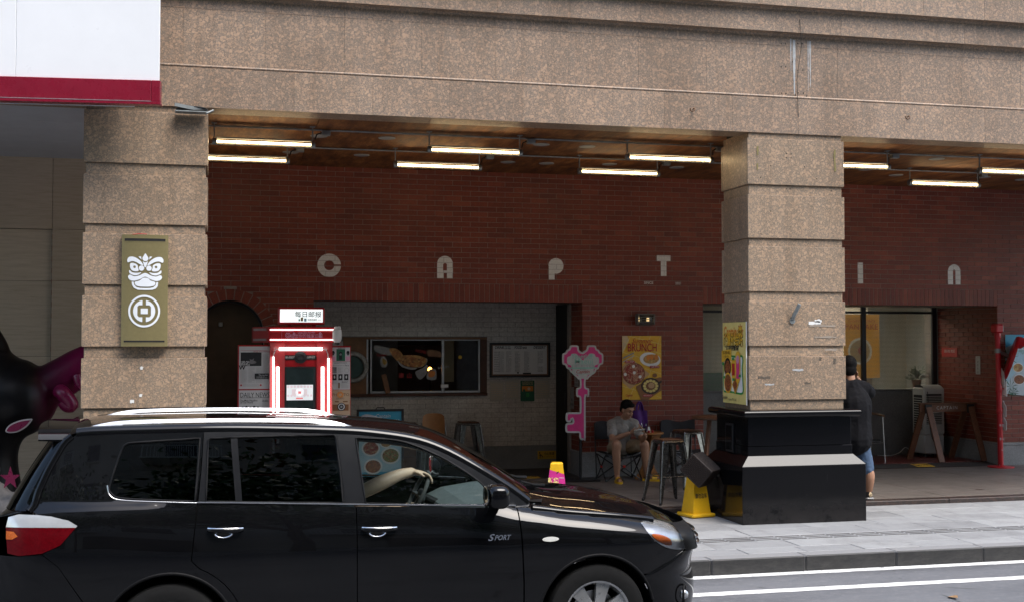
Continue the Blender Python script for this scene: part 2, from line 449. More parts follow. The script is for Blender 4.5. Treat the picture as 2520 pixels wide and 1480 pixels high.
t = NT('black_granite')     # polished, fine mica flecks, scuffed low down by shoes and mops
sp = t.node('ShaderNodeTexVoronoi', Scale=130.); t.link(t.pos(), sp.inputs['Vector'])
sep = t.node('ShaderNodeSeparateColor'); t.link(sp.outputs['Color'], sep.inputs[0])
fleck = t.math('MULTIPLY', t.ramp(sp.outputs['Distance'], [(.10, 1.), (.2, 0.)]), t.ramp(sep.outputs[0], [(.90, 0.), (.94, 1.)]))
sm = t.noise(3.2, 6, .75); st = t.noise(7., 5, .7, sc3=(4, 4, .5))
sepz = t.node('ShaderNodeSeparateXYZ'); t.link(t.g.outputs['Position'], sepz.inputs[0])
low = t.ramp(t.math('ADD', sepz.outputs[2], t.math('MULTIPLY', sm, .9)), [(.42, 1.), (.95, 0.)])
dirt = t.math('MULTIPLY', low, t.ramp(sm, [(.40, 0.), (.62, .8)]))
c = t.mix((.0035, .0035, .0042), (.09, .087, .083), fleck)
c = t.mix(c, (.115, .10, .095), t.math('MULTIPLY', dirt, .38))
c = t.mix(c, (.12, .12, .125), t.math('MULTIPLY', t.ramp(st, [(.66, 0.), (.80, 1.)]), .12))
t.set(**{'Base Color': c, 'Roughness': t.math('ADD', t.math('MULTIPLY', dirt, .45), t.math('ADD', .045, t.math('MULTIPLY', sm, .06))), 'Specular IOR Level': .26})

def m_brick(name, cols, rough=.55):
    t = NT(name); oi = t.node('ShaderNodeObjectInfo').outputs['Random']; isl = t.g.outputs['Random Per Island']
    r = t.math('FRACT', t.math('ADD', t.math('MULTIPLY', oi, 7.13), t.math('MULTIPLY', isl, 3.7)))
    c = t.ramp(r, cols); n = t.noise(38., 5, .7); big = t.noise(1.3, 4, .65)
    c = t.mix(c, t.mix(c, (.55, .5, .5), 1., 'MULTIPLY'), t.ramp(n, [(.40, 0.), (.72, .8)]))
    c = t.mix(c, t.mix(c, (.68, .66, .66), 1., 'MULTIPLY'), t.ramp(big, [(.42, 0.), (.7, .8)]))
    t.set(**{'Base Color': c, 'Roughness': t.math('ADD', t.math('MULTIPLY', n, .25), rough - .12)}); t.bump(n, .25, .003)
m_brick('red_brick', [(0., (.17, .028, .014)), (.3, (.235, .042, .019)), (.7, (.21, .036, .017)), (.9, (.26, .052, .025)), (1., (.30, .07, .035))])
m_brick('white_brick', [(0., (.63, .61, .565)), (.5, (.69, .665, .615)), (1., (.65, .625, .575))], .6)
mat('mortar', (.27, .24, .21), .9, var=.3, scale=20., bump=.4)
mat('white_mortar', (.22, .21, .19), .9, var=.25, scale=20., bump=.3)

t = NT('asphalt'); n = t.noise(420., 3, .75); big = t.noise(.9, 6, .7, sc3=(.35, 1.2, 1)); mid = t.noise(14., 4, .6)
c = t.ramp(n, [(.30, (.080, .083, .090)), (.55, (.138, .143, .154)), (.74, (.27, .27, .285))])
c = t.mix(c, t.mix(c, (.60, .60, .62), 1., 'MULTIPLY'), t.ramp(big, [(.40, 0.), (.68, 1.)]))
c = t.mix(c, (.20, .205, .215), t.math('MULTIPLY', t.ramp(mid, [(.50, 0.), (.75, 1.)]), .45))
sy = t.node('ShaderNodeSeparateXYZ'); t.link(t.g.outputs['Position'], sy.inputs[0]); gut = t.math('MULTIPLY', t.ramp(t.math('SUBTRACT', sy.outputs[1], 9.9), [(.35, 0.), (.72, 1.)]), t.ramp(t.noise(5., 6, .7), [(.35, .25), (.65, 1.)])); c = t.mix(c, (.045, .042, .038), t.math('MULTIPLY', gut, .75)); vc = t.node('ShaderNodeTexVoronoi', Scale=.55); vc.feature = 'DISTANCE_TO_EDGE'; t.link(t.pos(), vc.inputs['Vector']); c = t.mix(c, (.03, .03, .03), t.math('MULTIPLY', t.ramp(vc.outputs['Distance'], [(.004, .8), (.010, 0.)]), t.ramp(t.noise(1.5, 3, .6), [(.5, 0.), (.6, 1.)])))
t.set(**{'Base Color': c, 'Roughness': .82}); t.bump(n, .6, .004)
t = NT('road_paint'); n = t.noise(70., 5, .8); big = t.noise(6., 5, .7)
wear = t.ramp(t.math('ADD', n, t.math('MULTIPLY', big, .5)), [(.74, 0.), (.93, 1.)])
t.set(**{'Base Color': t.mix((.72, .72, .70), (.13, .13, .14), wear), 'Roughness': .7}); t.bump(n, .3, .002)

t = NT('paving_stone'); oi = t.node('ShaderNodeObjectInfo').outputs['Random']; n = t.noise(210., 3, .7); big = t.noise(2.6, 6, .72)
c = t.ramp(n, [(.3, (.235, .242, .248)), (.7, (.375, .382, .388))])
c = t.mix(c, t.mix(c, (.72, .72, .73), 1., 'MULTIPLY'), oi); c = t.mix(c, t.mix(c, (.62, .61, .60), 1., 'MULTIPLY'), t.ramp(big, [(.46, 0.), (.78, 1.)]))
spots = t.node('ShaderNodeTexVoronoi', Scale=2.3); t.link(t.pos(), spots.inputs['Vector'])
c = t.mix(c, (.09, .09, .09), t.ramp(spots.outputs['Distance'], [(.035, .55), (.06, 0.)]))
t.set(**{'Base Color': c, 'Roughness': t.math('ADD', .45, t.math('MULTIPLY', big, .3))}); t.bump(n, .25, .002)
t = NT('kerb_stone'); n = t.noise(150., 4, .7); sc_ = t.noise(9., 6, .75, sc3=(1, 1, 3)); big = t.noise(3., 5, .7)
nz = t.node('ShaderNodeSeparateXYZ'); t.link(t.g.outputs['Normal'], nz.inputs[0])
c = t.ramp(n, [(.3, (.155, .158, .16)), (.7, (.27, .27, .275))])
face = t.math('MULTIPLY', t.ramp(nz.outputs[1], [(0., 1.), (.5, 0.)]), 1.)     # tyre rubber and road dirt on the street face
front = t.ramp(t.math('MULTIPLY', nz.outputs[1], -1.), [(.35, 0.), (.75, 1.)])
c = t.mix(c, t.mix((.006, .0058, .0055), (.036, .033, .030), t.ramp(sc_, [(.40, 0.), (.72, 1.)])), t.math('MULTIPLY', front, .93))
t.set(**{'Base Color': c, 'Roughness': .7}); t.bump(n, .4, .004)
t = NT('floor_stone'); oi = t.node('ShaderNodeObjectInfo').outputs['Random']; n = t.noise(130., 3, .7); big = t.noise(1.6, 6, .75); sw = t.noise(3., 5, .7, sc3=(.4, 2.2, 1))
c = t.ramp(n, [(.3, (.135, .115, .10)), (.7, (.20, .175, .155))]); c = t.mix(c, t.mix(c, (.85, .83, .82), 1., 'MULTIPLY'), oi)
c = t.mix(c, (.082, .07, .062), t.math('MULTIPLY', t.ramp(big, [(.42, 0.), (.72, 1.)]), .7)); c = t.mix(c, (.25, .235, .22), t.math('MULTIPLY', t.ramp(sw, [(.58, 0.), (.74, 1.)]), .35))
t.set(**{'Base Color': c, 'Roughness': t.math('ADD', .28, t.math('MULTIPLY', big, .35))}); t.bump(n, .1, .001)
mat('floor_inset', (.075, .02, .018), .35, var=.3)
mat('red_floor', (.12, .022, .018), .3, var=.45, scale=6.)
mat('dark_ramp', (.035, .032, .032), .55, var=.5, scale=14.)
mat('joint_dirt', (.04, .038, .036), .95, var=.4)
mat('earth', (.1, .1, .1), .9)

t = NT('ceiling_wood')      # reddish plywood, diagonal grain, scraped
m0 = t.node('ShaderNodeMapping'); m0.inputs['Rotation'].default_value = (0, 0, math.radians(32)); m0.inputs['Scale'].default_value = (2.2, .55, 1); t.link(t.g.outputs['Position'], m0.inputs['Vector'])
gr = t.noise(3.4, 8, .75, vec=m0.outputs[0]); big = t.noise(1.0, 5, .7)
m1 = t.node('ShaderNodeMapping'); m1.inputs['Rotation'].default_value = (0, 0, math.radians(25)); m1.inputs['Scale'].default_value = (5, 1.0, 1); t.link(t.g.outputs['Position'], m1.inputs['Vector'])
scr = t.noise(2.2, 4, .8, vec=m1.outputs[0])
c = t.ramp(gr, [(.34, (.06, .02, .007)), (.5, (.22, .085, .026)), (.66, (.40, .19, .065))]); c = t.mix(c, t.mix(c, (.4, .32, .3), 1., 'MULTIPLY'), t.ramp(big, [(.4, 0.), (.72, .9)]))
c = t.mix(c, (.36, .22, .12), t.math('MULTIPLY', t.ramp(scr, [(.68, 0.), (.76, 1.)]), .6))
t.set(**{'Base Color': c, 'Roughness': t.math('ADD', .50, t.math('MULTIPLY', gr, .3)), 'Specular IOR Level': .35}); t.bump(gr, .3, .004)

t = NT('travertine'); m0 = t.pos((.5, .5, 7)); n = t.noise(5., 6, .7, vec=m0); oi = t.node('ShaderNodeObjectInfo').outputs['Random']
c = t.ramp(n, [(.28, (.50, .41, .30)), (.55, (.62, .52, .40)), (.8, (.68, .58, .46))]); c = t.mix(c, t.mix(c, (.80, .78, .76), 1., 'MULTIPLY'), oi)
t.set(**{'Base Color': c, 'Roughness': .38})
mat('grey_paint', (.50, .53, .58), .6, var=.08, scale=3.)
mat('sign_white', (.79, .80, .81), .30, var=.03, scale=2., rvar=.06)
mat('sign_red', (.20, .006, .022), .28, var=.12, scale=4.)
mat('dark_metal', (.03, .03, .032), .45, .6)
mat('dark_void', (.006, .006, .006), .8)
mat('steel', (.35, .35, .35), .35, .9, var=.25)
mat('galvanised', (.27, .29, .29), .5, .7, var=.3)
mat('alu', (.42, .43, .43), .4, .8, var=.15)
mat('black_plastic', (.012, .012, .013), .4, var=.3)
mat('white_plastic', (.66, .66, .64), .45, var=.08)
mat('paper_white', (.72, .72, .70), .8, var=.05)
mat('ink', (.012, .012, .013), .7, var=.1)
mat('rust', (.10, .045, .02), .8, var=.4, scale=40.)

# ------------------------------------------------------------------ ground, road, pavement
W = 16.85; FL = .205                       # brick wall face, arcade floor level
def sheet(name, x0, x1, y0, y1, z, m, parent=None):
    return MB().add([(x0, y0, z), (x1, y0, z), (x1, y1, z), (x0, y1, z)], [(0, 1, 2, 3)]).build(name, m, parent)
struct(sheet('ground', -400, 400, -400, 400, -.02, 'earth'))
struct(sheet('road', -60, 60, -1.2, 10.62, 0, 'asphalt'))
def strip(name, x0, x1, y0, y1, z, m, parent=None, seed=1, n=260, j=.006):
    r = random.Random(seed); vs = []
    for i in range(n + 1):
        x = x0 + (x1 - x0) * i / n; vs += [(x, y0 + r.uniform(-j, j), z), (x, y1 + r.uniform(-j, j), z)]
    return MB().add(vs, [(2 * i, 2 * i + 2, 2 * i + 3, 2 * i + 1) for i in range(n)]).build(name, m, parent)
road = bpy.data.objects['road']
strip('edge_line', -14, 16, 10.37, 10.51, .004, 'road_paint', road, 1)
strip('lane_line', -14, 16, 9.67, 9.81, .004, 'road_paint', road, 2)

kerb = struct(MB().box(-20, 22, 10.56, 10.72, -.01, .12).build('kerb', 'joint_dirt'))
kx = 4.484 - .968 * 12; kmesh = None
kb = MB(); kb.cbox(.004, .964, 0, .20, 0, .152, .012); kmesh = kb.mesh('kerb_stone', 'kerb_stone')
for i in range(24):
    piece('kerb_stone', kmesh, (kx + i * .968, 10.50 + random.uniform(-.004, .004), 0), kerb, rot=(0, 0, random.uniform(-.003, .003)))

pave = struct(MB().box(-20, 22, 10.69, 13.46, -.01, .140).build('pavement', 'joint_dirt'))
rows = [(10.705, 11.0, .62, .1), (11.0, 11.37, .90, .35), (11.645, 12.10, .72, .2), (12.10, 12.58, .90, .55), (12.58, 13.05, .72, 0.), (13.05, 13.455, .90, .3)]
sm_cache = {}
def slab_mesh(Lx, Ly, h, m, c=.003):
    k = (round(Lx, 3), round(Ly, 3), round(h, 3), m)
    if k not in sm_cache: sm_cache[k] = MB().cbox(.004, Lx - .004, .004, Ly - .004, -h, 0, c).mesh('slab', m)
    return sm_cache[k]
for y0, y1, L, off in rows:
    x = -3.0 - off
    while x < 13.5:
        piece('paving_slab', slab_mesh(L, y1 - y0, .03, 'paving_stone'), (x, y0, .15 + random.uniform(-.0025, .0015)), pave, rot=(random.uniform(-.003, .003), random.uniform(-.003, .003), 0)); x += L
tb = MB(); tb.cbox(.003, .292, .003, .272, -.03, 0, .002)
for j in range(3): tb.box(.014, .281, .030 + j * .085, .058 + j * .085, -.001, .0022, 1)
tm = tb.mesh('tactile_tile', ['paving_stone', 'joint_dirt'])
x = -2.9
while x < 13.5:
    piece('tactile_tile', tm, (x, 11.371, .15 + random.uniform(-.001, .001)), pave); x += .295

flo = struct(MB().box(-20, 22, 13.47, 16.84, -.01, FL - .012).build('arcade_floor', 'joint_dirt'))
bm_ = MB().cbox(.002, 1.178, 0, .20, -.075, 0, .006).mesh('border_stone', 'border_granite')
for i in range(18): piece('border_stone', bm_, (-4 + i * 1.18, 13.452, FL), flo)
r_ = random.Random(3)
xs = [-4.03 + .82 * i for i in range(22)]; ys = [13.653, 14.18, 14.87, 15.56, 16.25, 16.838]
for i in range(21):
    for j in range(5):
        piece('floor_slab', slab_mesh(.82, ys[j + 1] - ys[j], .03, 'floor_stone', .0015), (xs[i], ys[j], FL + r_.uniform(-.0008, .0008)), flo)
dm = MB().add([(-.10, 0, 0), (0, -.045, 0), (0, 0.0, 0), (0, .045, 0), (.10, 0, 0)], [(0, 1, 2), (2, 4, 3)]).mesh('inset', 'floor_inset')
for i in range(21):
    for j in range(1, 5):
        if (i + j) % 2 == 0: piece('floor_inset', dm, (xs[i], ys[j], FL + .0035), flo)

# floor of the shop recesses behind the wall line
rf = struct(MB().box(7.0, 12.2, 17.17, 18.6, 0, .24).build('recess_floor', 'red_floor'))
MB().add([(7.0, 16.846, FL + .004), (12.2, 16.846, FL + .004), (12.2, 17.168, .24), (7.0, 17.168, .24)], [(0, 1, 2, 3)]).build('threshold', 'dark_ramp', rf)
tm2 = MB().cbox(.002, .298, .002, .298, -.02, 0, .0015).mesh('floor_tile', 'red_floor')
for i in range(17):
    for j in range(4): piece('floor_tile', tm2, (7.02 + i * .3, 17.19 + j * .3, .246), rf)
rf2 = struct(MB().box(1.2, 5.2, 16.846, 18.3, 0, FL + .002).build('recess_floor', 'dark_ramp'))
rf3 = struct(MB().box(-12, -1.2, 16.846, 19, 0, FL).build('recess_floor', 'floor_stone'))

# ------------------------------------------------------------------ ceiling of the arcade
ceil = struct(MB().box(-1.4, 15, 12.88, 16.9, 4.662, 4.75).build('ceiling', 'joint_dirt'))
x = -1.4; r_ = random.Random(5)
while x < 14.6:
    y = 12.89 - r_.uniform(0, .5)
    while y < 16.9:
        y0, y1 = max(y, 12.89), min(y + 1.22, 16.9)
        if y1 - y0 > .02: MB().cbox(x + .002, x + 2.436, y0 + .002, y1 - .002, 4.642, 4.661, .002).build('ceiling_board', 'ceiling_wood', ceil)
        y += 1.22
    x += 2.44
sc2 = struct(MB().box(-14, -1.42, 12.3, 19, 4.655, 4.75).build('ceiling', 'joint_dirt'))
for i in range(4):
    for j in range(3): MB().cbox(-8.2 + i * 1.7 + .003, -8.2 + (i + 1) * 1.7 - .003, 12.6 + j * 1.45, 12.6 + (j + 1) * 1.45 - .005, 4.63, 4.654, .002).build('ceiling_panel', 'grey_paint', sc2)

# ------------------------------------------------------------------ granite beam over the arcade
beam = thing('granite_beam', 'tan granite beam with stepped ledges spanning above the arcade openings', 'beam', (4, 12.76, 4.58))
core = MB(); core.box(-9, 16, 12.61, 12.89, 4.611, 9.0); core.box(-9, 16, 12.51, 13.56, 6.009, 9.0); core.build('core', 'joint_dirt', beam)
def slab_row(y_front, depth, z0, z1, L, off, x0=-8.6, x1=15.4, c=.0012):
    x = x0 + off
    while x < x1:
        MB().cbox(x + .0007, x + L - .0007, y_front + random.uniform(-.0007, .0007), y_front + depth, z0 + .001, z1 - .001, c).build('stone_slab', 'tan_granite', beam); x += L
slab_row(12.54, .06, 4.58, 4.991, .82, .30)
slab_row(12.605, .285, 4.581, 4.606, .82, .12)       # soffit stones
slab_row(12.565, .04, 5.021, 5.603, .82, .0); slab_row(12.565, .04, 5.603, 5.71, .82, .0)
slab_row(12.485, .05, 5.745, 5.993, .82, .0); slab_row(12.405, .09, 6.024, 6.444, .82, .22)
slab_row(12.35, .16, 6.454, 6.515, .82, .22); slab_row(12.44, .07, 6.525, 7.7, .82, .22); slab_row(12.44, .07, 7.7, 9.0, .82, .22)
def moulding(prof, name='moulding'):
    L = 2.46; x = -8.6
    while x < 15.4:
        mb = MB(); n = len(prof)
        mb.add([(x + .001, y, z) for y, z in prof] + [(x + L - .001, y, z) for y, z in prof], [(i, i + 1, n + i + 1, n + i) for i in range(n - 1)]); mb.build(name, 'tan_granite', beam, 40); x += L
moulding([(12.6, 4.992)] + [(12.552 - .016 * math.cos(a), 5.006 + .016 * math.sin(a)) for a in [math.radians(q) for q in range(-80, 85, 16)]] + [(12.565, 5.024), (12.59, 5.026)], 'bead_moulding')
def cove(ya, yb, z0, z1):
    return [(ya + .02, z0)] + [(ya + (yb - ya) * (1 - math.cos(math.radians(q))), z0 + (z1 - z0) * math.sin(math.radians(q)) * .999) for q in range(0, 91, 10)] + [(yb + .03, z1 + .001)]
moulding(cove(12.565, 12.485, 5.709, 5.746), 'cove_moulding'); moulding(cove(12.485, 12.405, 5.992, 6.025), 'cove_moulding')
# drilled holes, rust hooks and whitish streaks left by old fixings
mat('lime_streak', (.42, .43, .43), .8, var=.3, scale=25.)
hb = MB()
for x0, y0 in ((1724, 176), (1741, 176), (1719, 108), (1728, 108), (1937, 108), (1946, 108)): pass
for cu, cv in ((3125, 176), (3143, 176), (3191, 175), (3209, 176), (3125, 268), (3143, 268), (3192, 281), (3212, 281), (3234, 281), (3127, 373), (3144, 374), (3182, 381), (3193, 372), (3214, 373), (3227, 385), (3171, 248)):
    p = PY(cu * .61523, cv * .61523, 12.5635); hb.cyl((p.x, 12.5633, p.z), (p.x, 12.57, p.z), .008, n=8)
hb.build('drill_hole', 'dark_void', beam)
sb = MB()
for cu0, cv0, cv1, wd in ((3163, 155, 285, .012), (3176, 160, 378, .03), (3232, 165, 365, .010), (3240, 165, 350, .016)):
    a = PY(cu0 * .61523, cv0 * .61523, 12.563); b = PY(cu0 * .61523, cv1 * .61523, 12.563); r = random.Random(cu0); L = []; R = []
    for i in range(14):
        z = a.z + (b.z - a.z) * i / 13; ww = wd * (1 - i / 16) * r.uniform(.5, 1.0); L.append((a.x - ww, 12.5628, z)); R.append((a.x + ww, 12.5628, z))
    sb.add(L + R, [(i, 14 + i, 15 + i, i + 1) for i in range(13)])
sb.build('lime_streak', 'lime_streak', beam)
for cu, cv in ((1700, 272), (2228, 291)):
    p = PY(cu, cv, 12.54); MB().tube([(p.x + .03, 12.545, p.z + .02), (p.x + .03, 12.5, p.z + .02), (p.x + .02, 12.485, p.z - .015), (p.x - .005, 12.485, p.z - .025), (p.x - .025, 12.49, p.z - .01), (p.x - .025, 12.49, p.z + .015)], .006, 6).build('hook', 'rust', beam, 60)
p = PY(1970, 55, 12.46)
MB().tube([(p.x, 12.48, 5.9), (p.x + .01, 12.46, 5.6), (p.x - .02, 12.52, 5.2), (p.x - .01, 12.525, 4.986), (p.x, 12.53, 4.783)], .003, 5).build('hanging_wire', 'dark_metal', beam)

# ------------------------------------------------------------------ pillars
PIL = [(-1.347, -0.145), (5.826, 7.039)]
blocks = [(3.986, 4.515), (3.371, 3.864), (2.762, 3.277), (2.145, 2.651), (1.531, 2.028)]
def pillar(x0, x1, label, seed):
    t = thing('granite_pillar', label, 'pillar', ((x0 + x1) / 2, 12.75, .15), 'granite pillars of the arcade')
    y0, y1 = 12.54, 13.285; g = .022
    MB().box(x0 + .05, x1 - .05, y0 + .05, y1 - .05, .16, 4.64).build('core', 'joint_dirt', t)
    def clad(z0, z1, ins, name):
        a, b, c_, d = x0 + ins, x1 - ins, y0 + ins, y1 - ins; th = .04
        j = lambda: random.uniform(-.0015, .0015)
        MB().cbox(a, b, c_ + j(), c_ + th, z0, z1, .003).build(name, 'pillar_granite', t)
        MB().cbox(a, b, d - th, d, z0, z1, .003).build(name, 'pillar_granite', t)
        MB().cbox(a + .0015, a + th, c_ + th + .001, d - th - .001, z0, z1, .003).build(name, 'pillar_granite', t)
        MB().cbox(b - th, b - .0015, c_ + th + .001, d - th - .001, z0, z1, .003).build(name, 'pillar_granite', t)
    for i, (z0, z1) in enumerate(blocks):
        clad(z0, z1, 0, 'stone_block')
        zt = blocks[i - 1][0] if i else 4.60
        clad(z1 + .001, zt - .001, g, 'groove_stone')
    clad(1.40, blocks[-1][0] - .001, g, 'groove_stone')
    # black plinth: base block, sloping shoulder, dado, rounded cap
    p = thing_part(t)
    X0, X1, Y0, Y1 = x0 - .161, x1 + .156, 12.383, 13.442
    a0, a1, b0 = X0 + .12, X1 - .125, 12.49
    m = 'black_granite'
    MB().cbox(X0, X1, Y0, Y1, .14, .795, .004).build('plinth_base', m, t)
    sh = MB(); q = [(X0 + .002, Y0 + .002, .797), (X1 - .002, Y0 + .002, .797), (X1 - .002, Y1, .797), (X0 + .002, Y1, .797), (a0 - .01, b0 - .02, .905), (a1 + .01, b0 - .02, .905), (a1 + .01, Y1 - .06, .905), (a0 - .01, Y1 - .06, .905)]
    sh.add(q, [(0, 1, 5, 4), (1, 2, 6, 5), (2, 3, 7, 6), (3, 0, 4, 7), (4, 5, 6, 7)]).build('plinth_shoulder', m, t)
    MB().cbox(a0 - .006, a1 + .006, b0 - .012, Y1 - .07, .905, 1.01, .003).build('plinth_band', m, t)
    MB().cbox(a0, a1, b0, Y1 - .08, 1.012, 1.335, .003).build('plinth_dado', m, t)
    cx0, cx1, cy0, cy1, r = a0 - .085, a1 + .085, b0 - .10, Y1 - .01, .042; cap = MB(); ring = []
    prof = [(.06, 1.335)] + [(r - r * math.cos(math.radians(q_)), 1.378 + r * math.sin(math.radians(q_))) for q_ in range(-80, 91, 14)] + [(.08, 1.425)]
    for ins, z in prof: ring.append([(cx0 + ins, cy0 + ins, z), (cx1 - ins, cy0 + ins, z), (cx1 - ins, cy1 - ins, z), (cx0 + ins, cy1 - ins, z)])
    vs = [q_ for rr in ring for q_ in rr]; n = len(ring)
    cap.add(vs, [(4 * i + k, 4 * i + (k + 1) % 4, 4 * i + 4 + (k + 1) % 4, 4 * i + 4 + k) for i in range(n - 1) for k in range(4)] + [tuple(4 * (n - 1) + k for k in range(4)), (3, 2, 1, 0)])
    cap.build('plinth_cap', m, t, 35)
    return t
def thing_part(t): return t
lp = pillar(*PIL[0], 'tan granite pillar of grooved blocks carrying a gold emblem panel', 0)
rp = pillar(*PIL[1], 'tan granite pillar on a tall polished black plinth, yellow poster on its side', 1)
# marks left on the right pillar: taped strips, drill holes, scraps of paper, a broken pipe stub
mat('tape', (.20, .165, .06), .6, var=.25, scale=30.); mat('clear_tape', (.33, .28, .23), .18, var=.2); mat('soot', (.10, .08, .06), .8, var=.4, scale=40.)
def mark(u0, v0, u1, v1, m, y=12.5365, seed=0, name='tape_strip', par=rp):
    a, b = PY(u0, v0, y), PY(u1, v1, y); r = random.Random(seed + int(u0)); n = 7
    hor = abs(b.x - a.x) > abs(b.z - a.z); A = []; B = []
    for i in range(n):
        f = i / (n - 1); j1, j2 = r.uniform(-.006, .006), r.uniform(-.006, .006)
        if hor: A.append((a.x + (b.x - a.x) * f, y, a.z + j1)); B.append((a.x + (b.x - a.x) * f, y, b.z + j2))
        else: A.append((a.x + j1, y, a.z + (b.z - a.z) * f)); B.append((b.x + j2, y, a.z + (b.z - a.z) * f))
    MB().add(A + B, [(i, n + i, n + i + 1, i + 1) for i in range(n - 1)]).build(name, m, par)
for q in ((1862, 360, 1867, 382, 'tape'), (1862, 402, 1866, 418, 'tape'), (2052, 368, 2057, 422, 'tape')): mark(*q, y=12.5365)
mark(1933, 347, 2035, 354, 'tape', y=12.558)
for q in ((1992, 798, 2055, 803, 'clear_tape'), (2005, 826, 2058, 830, 'clear_tape'), (2030, 857, 2060, 861, 'clear_tape'), (1950, 906, 1977, 911, 'lime_streak'), (1865, 925, 1896, 930, 'soot'), (1980, 939, 1995, 943, 'soot'), (2050, 880, 2056, 894, 'soot'), (2016, 878, 2022, 886, 'soot'), (1882, 943, 1905, 946, 'lime_streak'), (1990, 789, 2020, 797, 'paper_white'), (2005, 785, 2022, 792, 'paper_white')): mark(*q, y=12.5365, name='paper_scrap')
for q in ((345, 900, 352, 908, 'paper_white'), (343, 968, 350, 975, 'paper_white'), (320, 982, 330, 990, 'paper_white')): mark(*q, y=12.5365, name='paper_scrap', par=lp)
h = MB()
for u, v in ((1936, 378), (1947, 379), (1936, 388), (1947, 389), (1897, 408), (1980, 411), (1872, 437), (2010, 440), (1936, 465), (1945, 465), (1897, 520), (1873, 576), (2046, 470)):
    p = PY(u, v, 12.537); h.cyl((p.x, 12.5368, p.z), (p.x, 12.55, p.z), .006, n=7)
h.build('drill_hole', 'dark_void', rp)
p = PY(1953, 778, 12.53); mb = MB(); mb.tube([(p.x - .015, 12.535, p.z - .03), (p.x, 12.50, p.z + .03), (p.x + .035, 12.45, p.z + .14)], .022, 10); mb.lathe([(.0, 0), (.034, 0), (.034, .012), (.0, .012)], (p.x - .015, 12.526, p.z - .05), 12, 'y')
mb.build('pipe_stub', 'galvanised', rp, 50)
# small steel hatch let into the plinth's side
MB().cbox(5.762, 5.784, 12.86, 13.06, .915, 1.245, .003).build('socket_hatch', 'dark_metal', rp)
MB().cbox(5.756, 5.764, 12.88, 13.035, .94, 1.22, .002).build('hatch_door', 'black_granite', rp)
# tangle of cable on a tray at the left pillar's head
cbl = thing('cable_bundle', 'grey cable tray with coiled black cable at the pillar head', 'cable', (-.4, 12.46, 4.5))
MB().cbox(-.47, -.16, 12.40, 12.53, 4.505, 4.517, .003).build('tray', 'galvanised', cbl)
MB().bar((-.47, 12.41, 4.575), (-.15, 12.46, 4.53), .012, .035).build('bracket', 'galvanised', cbl)
for k in range(3):
    MB().tube([(-.30 + .155 * math.cos(a) * (1 - .08 * k), 12.46 - .01 * k, 4.538 + .018 * math.sin(a) + .005 * k) for a in [2 * math.pi * i / 20 for i in range(20)]], .008, 6, True).build('cable', 'black_plastic', cbl, 60)
MB().cyl((-.17, 12.44, 4.50), (-.09, 12.45, 4.54), .011, n=8).build('conduit_end', 'galvanised', cbl)
# ------------------------------------------------------------------ brick wall with its openings
BL, BH, JT = .2585, .0742, .0075
AX, AZ, AR = .12, 2.30, .46                     # arched doorway: centre and radius
O1, O2, OT, LT = (1.255, 5.18), (7.08, 12.17), 2.76, 3.02
wall = thing('brick_wall', 'dark red brick wall with an arched doorway and two wide shop openings', 'wall', (5, W, FL))
cs = MB()
def corebox(x0, x1, z0, z1, y1=17.35): cs.box(x0, x1, W + .0045, y1, z0, z1)
corebox(-2.2, 14.5, LT, 4.70); corebox(AX + AR, O1[0], .19, LT); corebox(-2.2, AX - AR, .19, LT)
corebox(O1[1], O2[0], .19, LT, 18.9); corebox(O2[1], 14.5, .19, LT, 18.9); corebox(*O1, OT + .01, LT - .001, 17.3); corebox(*O2, OT + .01, LT - .001, 17.3)
n = 16; arc = [(AX + AR * math.cos(math.pi * i / n), AZ + AR * math.sin(math.pi * i / n)) for i in range(n + 1)]
for i in range(n):
    (xa, za), (xb, zb) = arc[i], arc[i + 1]
    cs.add([(xa, W + .0045, za), (xb, W + .0045, zb), (xb, W + .0045, LT), (xa, W + .0045, LT), (xa, W + .30, za), (xb, W + .30, zb)], [(0, 1, 2, 3), (0, 4, 5, 1)])
cs.box(O2[0] - .02, O2[1] + .02, 17.3, 18.72, 2.782, 2.95)
cs.build('mortar_bed', 'mortar', wall)
cands = []
def open_at(x0, x1, z0, z1):
    """part of a brick left after the openings: list of (xa, xb)"""
    if z0 >= LT - .005: return [(x0, x1)]
    out = [(x0, x1)]
    def cut(iv, a, b):
        r = []
        for p, q in iv:
            if q <= a or p >= b: r.append((p, q)); continue
            if p < a: r.append((p, a))
            if q > b: r.append((b, q))
        return r
    out = cut(out, *O1); out = cut(out, *O2)
    zc = (z0 + z1) / 2; R = AR + .155
    if zc < AZ: out = cut(out, AX - AR - .002, AX + AR + .002)
    elif zc < AZ + R: hw_ = math.sqrt(R * R - (zc - AZ) ** 2); out = cut(out, AX - hw_, AX + hw_)
    return [(a, b) for a, b in out if b - a > .03]
row = 0; z = LT - BH * 33
while z < 4.66:
    z0, z1 = z + JT / 2, min(z + BH - JT / 2, 4.658)
    if z0 > .565 and z1 - z0 > .015:
        x = -2.2 + (BL / 2 if row % 2 else 0)
        while x < 14.3:
            for a, b in open_at(x + JT / 2, x + BL - JT / 2, z0, z1): cands.append((a, b, z0, z1))
            x += BL
    z += BH; row += 1
for (x0, x1) in (O1, O2):                       # soldier courses
    n = int(round((x1 - x0) / BH)); p = (x1 - x0) / n
    for i in range(n): cands.append((x0 + i * p + JT / 2, x0 + (i + 1) * p - JT / 2, OT, LT - JT / 2))
def vis(b):
    d = Vector(((b[0] + b[1]) / 2, W, (b[2] + b[3]) / 2)) - _C; zf = d.dot(_F); u = 1260 + FPX * d.dot(_R) / zf; v = 740 - FPX * d.dot(_U) / zf
    ok = 515 < u < 1765 and v < 1000 or 2085 < u < 2520
    return ((b[1] - b[0]) * (b[3] - b[2]) / zf ** 2) if ok else 0
